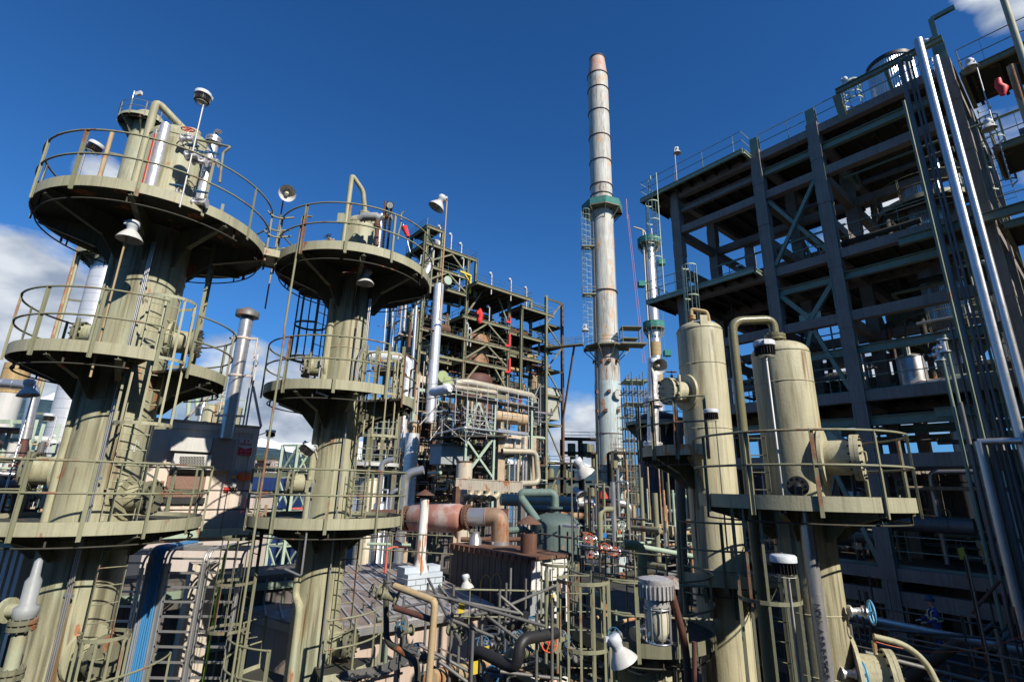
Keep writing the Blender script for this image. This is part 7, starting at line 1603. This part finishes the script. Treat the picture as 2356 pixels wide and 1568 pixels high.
# people: one continuous skinned body each
def person(label, base, face, m_body, scale=1.0, pose='stand', hat=hatm, tapes=True):
    base = Vector(base); o = T('person', label, 'person', base); f = V(sin(face), cos(face), 0); r = V(cos(face), -sin(face), 0)
    def p(x, y, z): return (r*x+f*y+UP*z)*scale
    J = dict(pel=(0, 0, .95), ch1=(0, .01, 1.15), ch2=(0, .02, 1.36), nk=(0, .03, 1.48), hd0=(0, .05, 1.56), hd1=(0, .06, 1.68), hd2=(0, .05, 1.76))
    for s, k in ((-1, 'l'), (1, 'r')):
        J.update({k+'hip': (.1*s, 0, .9), k+'kn': (.11*s, .03, .5), k+'an': (.11*s, -.02, .09), k+'to': (.12*s, .15, .05), k+'sh': (.19*s, 0, 1.40)})
        if pose == 'rail': J.update({k+'el': (.25*s, .12, 1.14), k+'wr': (.20*s, .36, 1.05), k+'hn': (.19*s, .43, 1.05)})
        else: J.update({k+'el': (.27*s, -.02, 1.12), k+'wr': (.25*s, .12, .9), k+'hn': (.24*s, .15, .83)})
    R = dict(pel=.155, ch1=.15, ch2=.165, nk=.062, hd0=.075, hd1=.098, hd2=.07, lhip=.10, rhip=.10, lkn=.07, rkn=.07, lan=.055, ran=.055, lto=.045, rto=.045, lsh=.075, rsh=.075, lel=.055, rel=.055, lwr=.036, rwr=.036, lhn=.035, rhn=.035)
    E = [('pel', 'ch1'), ('ch1', 'ch2'), ('ch2', 'nk'), ('nk', 'hd0'), ('hd0', 'hd1'), ('hd1', 'hd2')]
    for k in 'lr': E += [('pel', k+'hip'), (k+'hip', k+'kn'), (k+'kn', k+'an'), (k+'an', k+'to'), ('ch2', k+'sh'), (k+'sh', k+'el'), (k+'el', k+'wr'), (k+'wr', k+'hn')]
    names = list(J); P_ = [p(*J[n]) for n in names]; Ed = [(names.index(a), names.index(b)) for a, b in E]; Rr = [R[n] for n in names]
    # five fingers and a thumb side per hand
    for k, s in (('l', -1), ('r', 1)):
        w_ = V(*J[k+'wr']); h0 = V(*J[k+'hn']); d = (h0-w_).normalized(); sd_ = d.cross(V(0, 0, 1)).normalized() if pose == 'rail' else V(1, 0, 0)
        for q in range(5):
            off = (q-1.5)*.019 if q < 4 else -.035*s; st = h0+sd_*off; ln = (.05, .06, .055, .045, .035)[q]; i0 = len(P_)
            m1_ = st+d*ln; m2_ = m1_+d*ln*.4+V(0, 0, -ln*.7)
            for v_ in (st, m1_, m2_): P_.append(p(*v_)); Rr.append(.0095)
            Ed += [(names.index(k+'hn'), i0), (i0, i0+1), (i0+1, i0+2)]
    me = bpy.data.meshes.new('b'); me.from_pydata([tuple(v) for v in P_], Ed, []); b = bpy.data.objects.new('b', me); COL.objects.link(b)
    sk = b.modifiers.new('s', 'SKIN'); sk.use_smooth_shade = True
    for i, v in enumerate(me.skin_vertices[0].data): v.radius = (Rr[i]*scale, Rr[i]*scale*(.8 if i in (0, 1, 2) else 1)); v.use_root = (i == 0)
    b.modifiers.new('u', 'SUBSURF').levels = 1
    bpy.context.view_layer.update(); m2 = bpy.data.meshes.new_from_object(b.evaluated_get(bpy.context.evaluated_depsgraph_get())); bpy.data.objects.remove(b)
    m2.materials.clear(); 
    for mm in (m_body, skinm, glovem, black): m2.materials.append(mm)
    for pl in m2.polygons:
        c = pl.center; z = c.z/scale; rad = abs(c.dot(r))/scale; fw = c.dot(f)/scale
        if z > 1.49: pl.material_index = 1
        elif z < .12: pl.material_index = 3
        elif (pose == 'rail' and fw > .37) or (pose != 'rail' and rad > .2 and z < .9 and z > .6): pl.material_index = 2
        pl.use_smooth = True
    bo = bpy.data.objects.new('body', m2); COL.objects.link(bo); bo.parent = o
    hb_ = base+p(0, .05, 1.70); ms = MB().lathe(hb_, [(.125*scale, -.02), (.128*scale, .02), (.11*scale, .09), (.06*scale, .135), (.002, .15)], 20).obox(hb_+f*.14*scale-UP*.01, f*.04, r*.08, UP*.006); ms.build('helmet', hat, o)
    fc = MB().lathe(base+p(0, .155, 1.645), [(.016, 0), (.001, .03)], 8, f).obox(base+p(0, .155, 1.60), r*.022, f*.003, UP*.004)
    for s in (-1, 1): fc.lathe(base+p(.035*s, .15, 1.67), [(.012, 0), (.001, .006)], 8, f); fc.lathe(base+p(.098*s, .05, 1.66), [(.02, 0), (.01, .02)], 8, r*s)
    fc.build('face', skinm, o)
    if tapes:
        t = MB()
        def band(z, rx, ry, y0=0): t.ringsec((0, 0), 1, 1, 0, 0, 0, 1) if False else None; pts = [base+p(rx*cos(a_), y0+ry*sin(a_), z) for a_ in [2*pi*i/24 for i in range(24)]]; [t.bar(pts[i], pts[(i+1) % 24], .008, .055) for i in range(24)]
        band(1.12, .185, .155); 
        for s in (-1, 1): 
            for y in (-1, 1): t.bar(base+p(.1*s, .16*y+.0, 1.12), base+p(.12*s, .15*y, 1.36), .05, .01, f); t.bar(base+p(.12*s, .15*y, 1.36), base+p(.12*s, .02*y, 1.47), .05, .01, f)
            e0, e1 = V(*J[('r' if s > 0 else 'l')+'sh']).lerp(V(*J[('r' if s > 0 else 'l')+'el']), .75), V(*J[('r' if s > 0 else 'l')+'sh']).lerp(V(*J[('r' if s > 0 else 'l')+'el']), .9)
            t.cyl(base+p(*e0), base+p(*e1), .075*scale, 14)
        t.build('reflective_tape', hivis, o)
    return o
wb_ = PZ(2170, 1514, WZ+.05)
person('worker in navy coveralls with reflective tape, hands on the rail at lower right', wb_, radians(-75), navy, 1.0, 'rail')
a = bq(1176, 925, DF+1.5); person('worker in blue coveralls standing left on the central scaffold', V(a.x, a.y, a.z), radians(10), mat('mid_blue_coverall', (.03, .10, .35), .85, streak=0), 1.0, 'stand', white)
a = bq(1196, 930, DF+1.5); person('worker in red vest standing right on the central scaffold', V(a.x, a.y, a.z), radians(-40), mat('red_coverall', (.35, .03, .03), .85, streak=0), 1.0, 'stand', white)
# chalk marks on the thick tower
def on_shell(c, R, x, y):
    d = ray(x, y); a_ = d.x**2+d.y**2; b_ = d.x*c[0]+d.y*c[1]; q = b_*b_-a_*(c[0]**2+c[1]**2-R*R); t = (b_-sqrt(max(q, 0)))/a_; return d*t
def chalk(s, x, y, size, c, R, root, m=inkwhite):
    p_ = on_shell(c, R+.006, x, y); n_ = V(p_.x-c[0], p_.y-c[1], 0).normalized(); text_mesh(s, size, p_, UP.cross(n_), UP, m, 'chalk_mark', root, .001)
chalk('15', 269, 1004, .13, A, .68, ta, mat('pale_blue_chalk', (.25, .38, .36), .8, streak=0)); chalk('S', 318, 1020, .12, A, .68, ta); chalk('N', 307, 1030, .1, A, .68, ta)
p_ = on_shell(A, .69, 311, 1025); n_ = V(p_.x-A[0], p_.y-A[1], 0).normalized(); t_ = UP.cross(n_)
MB().bar(p_+UP*.12, p_-UP*.12, .012, .003, n_).bar(p_-UP*.12, p_-UP*.05+t_*.05, .012, .003, n_).bar(p_-UP*.12, p_-UP*.05-t_*.05, .012, .003, n_).build('chalk_arrow', inkwhite, ta)
chalk('12', 1440, 1480, .12, F, .72, tf, mat('blue_chalk', (.1, .25, .4), .8, streak=0))

# ================================================================== unseen decks and blocks added round the camera to cast shade and cut sky light
o = T('shade_deck', 'unseen deck below the camera, stretched to shade the ground ahead', 'platform', V(2, -3, GZ))
MB().obox(V(2.5, -3.6, -1.75), V(9, 0, 0), V(0, 5.2, 0), UP*.05).build('deck', under, o); mb = MB()  # camera deck, stretched so that its shadow darkens the ground ahead
for x in (-6, -1, 4, 9):
    for y in (-8, -3, 1): mb.box(V(x, y, -6.9), .3, .3, 10.2)
mb.build('column', greens, o)
o = T('shade_deck', 'unseen lower deck added to shade the ground ahead', 'platform', V(2, 3, GZ))
MB().obox(V(0, 2, -5.6), V(14, 0, 0), V(0, 5.9, 0), UP*.06).build('deck', under, o)  # added deck, only there to shade the ground
uu = V(.766, .643, 0); vv = V(.643, -.766, 0)
o = T('shade_block', 'unseen block added behind the camera to shade the bottom centre', 'building', uu*2+vv*7.5+UP*GZ)
MB().obox(uu*2+vv*7.5+UP*-3.5, uu*6, vv*1.5, UP*8.5).build('wall', shedw, o)  # added sun blocker for the bottom centre
MB().obox(uu*6.1+vv*7.5+UP*2.9, uu*1.9, vv*1.4, UP*2.08).build('shade_block_cap', shedw, o)  # raised cap on the added sun blocker
o = T('shade_block', 'unseen long block added far behind the camera to cut sky light', 'building', uu*12+vv*44+UP*GZ)
MB().obox(uu*8+vv*44+UP*4, uu*26, vv*4, UP*16).build('wall', shedw, o)  # added mass that cuts sky light from behind
mb = MB()
for i in range(50): mb.obox(uu*(-17+i)+vv*39.95+UP*4, uu*.08, vv*.06, UP*15.8)
mb.build('wall_rib', shedw, o)
o = T('shade_block', 'unseen dark block added behind the camera at left to cut sky light', 'building', uu*-30+vv*16+UP*GZ)
MB().obox(uu*-24+vv*14+UP*4, uu*14, vv*7, UP*16).build('wall', shedw, o)  # added mass that cuts sky light from behind left
o = T('shade_block', 'unseen tall dark block added far right of the camera to cut sky light', 'building', uu*44+vv*10+UP*GZ)
MB().obox(uu*46+vv*12+UP*4, uu*9, vv*12, UP*16).build('wall', shedw, o)  # added mass that cuts sky light from the right
o = T('shade_block', 'unseen block added right of the camera to shade the worker and right structure', 'building', uu*25+vv*15+UP*GZ)
MB().obox(uu*25+vv*15.5+UP*.25, uu*9.5, vv*3, UP*12.25).build('wall', shedw, o)  # added sun blocker for the worker and the right structure
mb = MB()
for i in range(6):
    for k in range(3): mb.obox(uu*(17.5+i*3)+vv*12.47+UP*(-6+k*5), uu*.9, vv*.03, UP*1.1)
mb.build('window', glassd, o)
sfm = STUFF.build('pipework'); tag(sfm, 'mass of thin pipes and tubes filling the plant between the larger equipment', 'pipework', None, 'stuff')
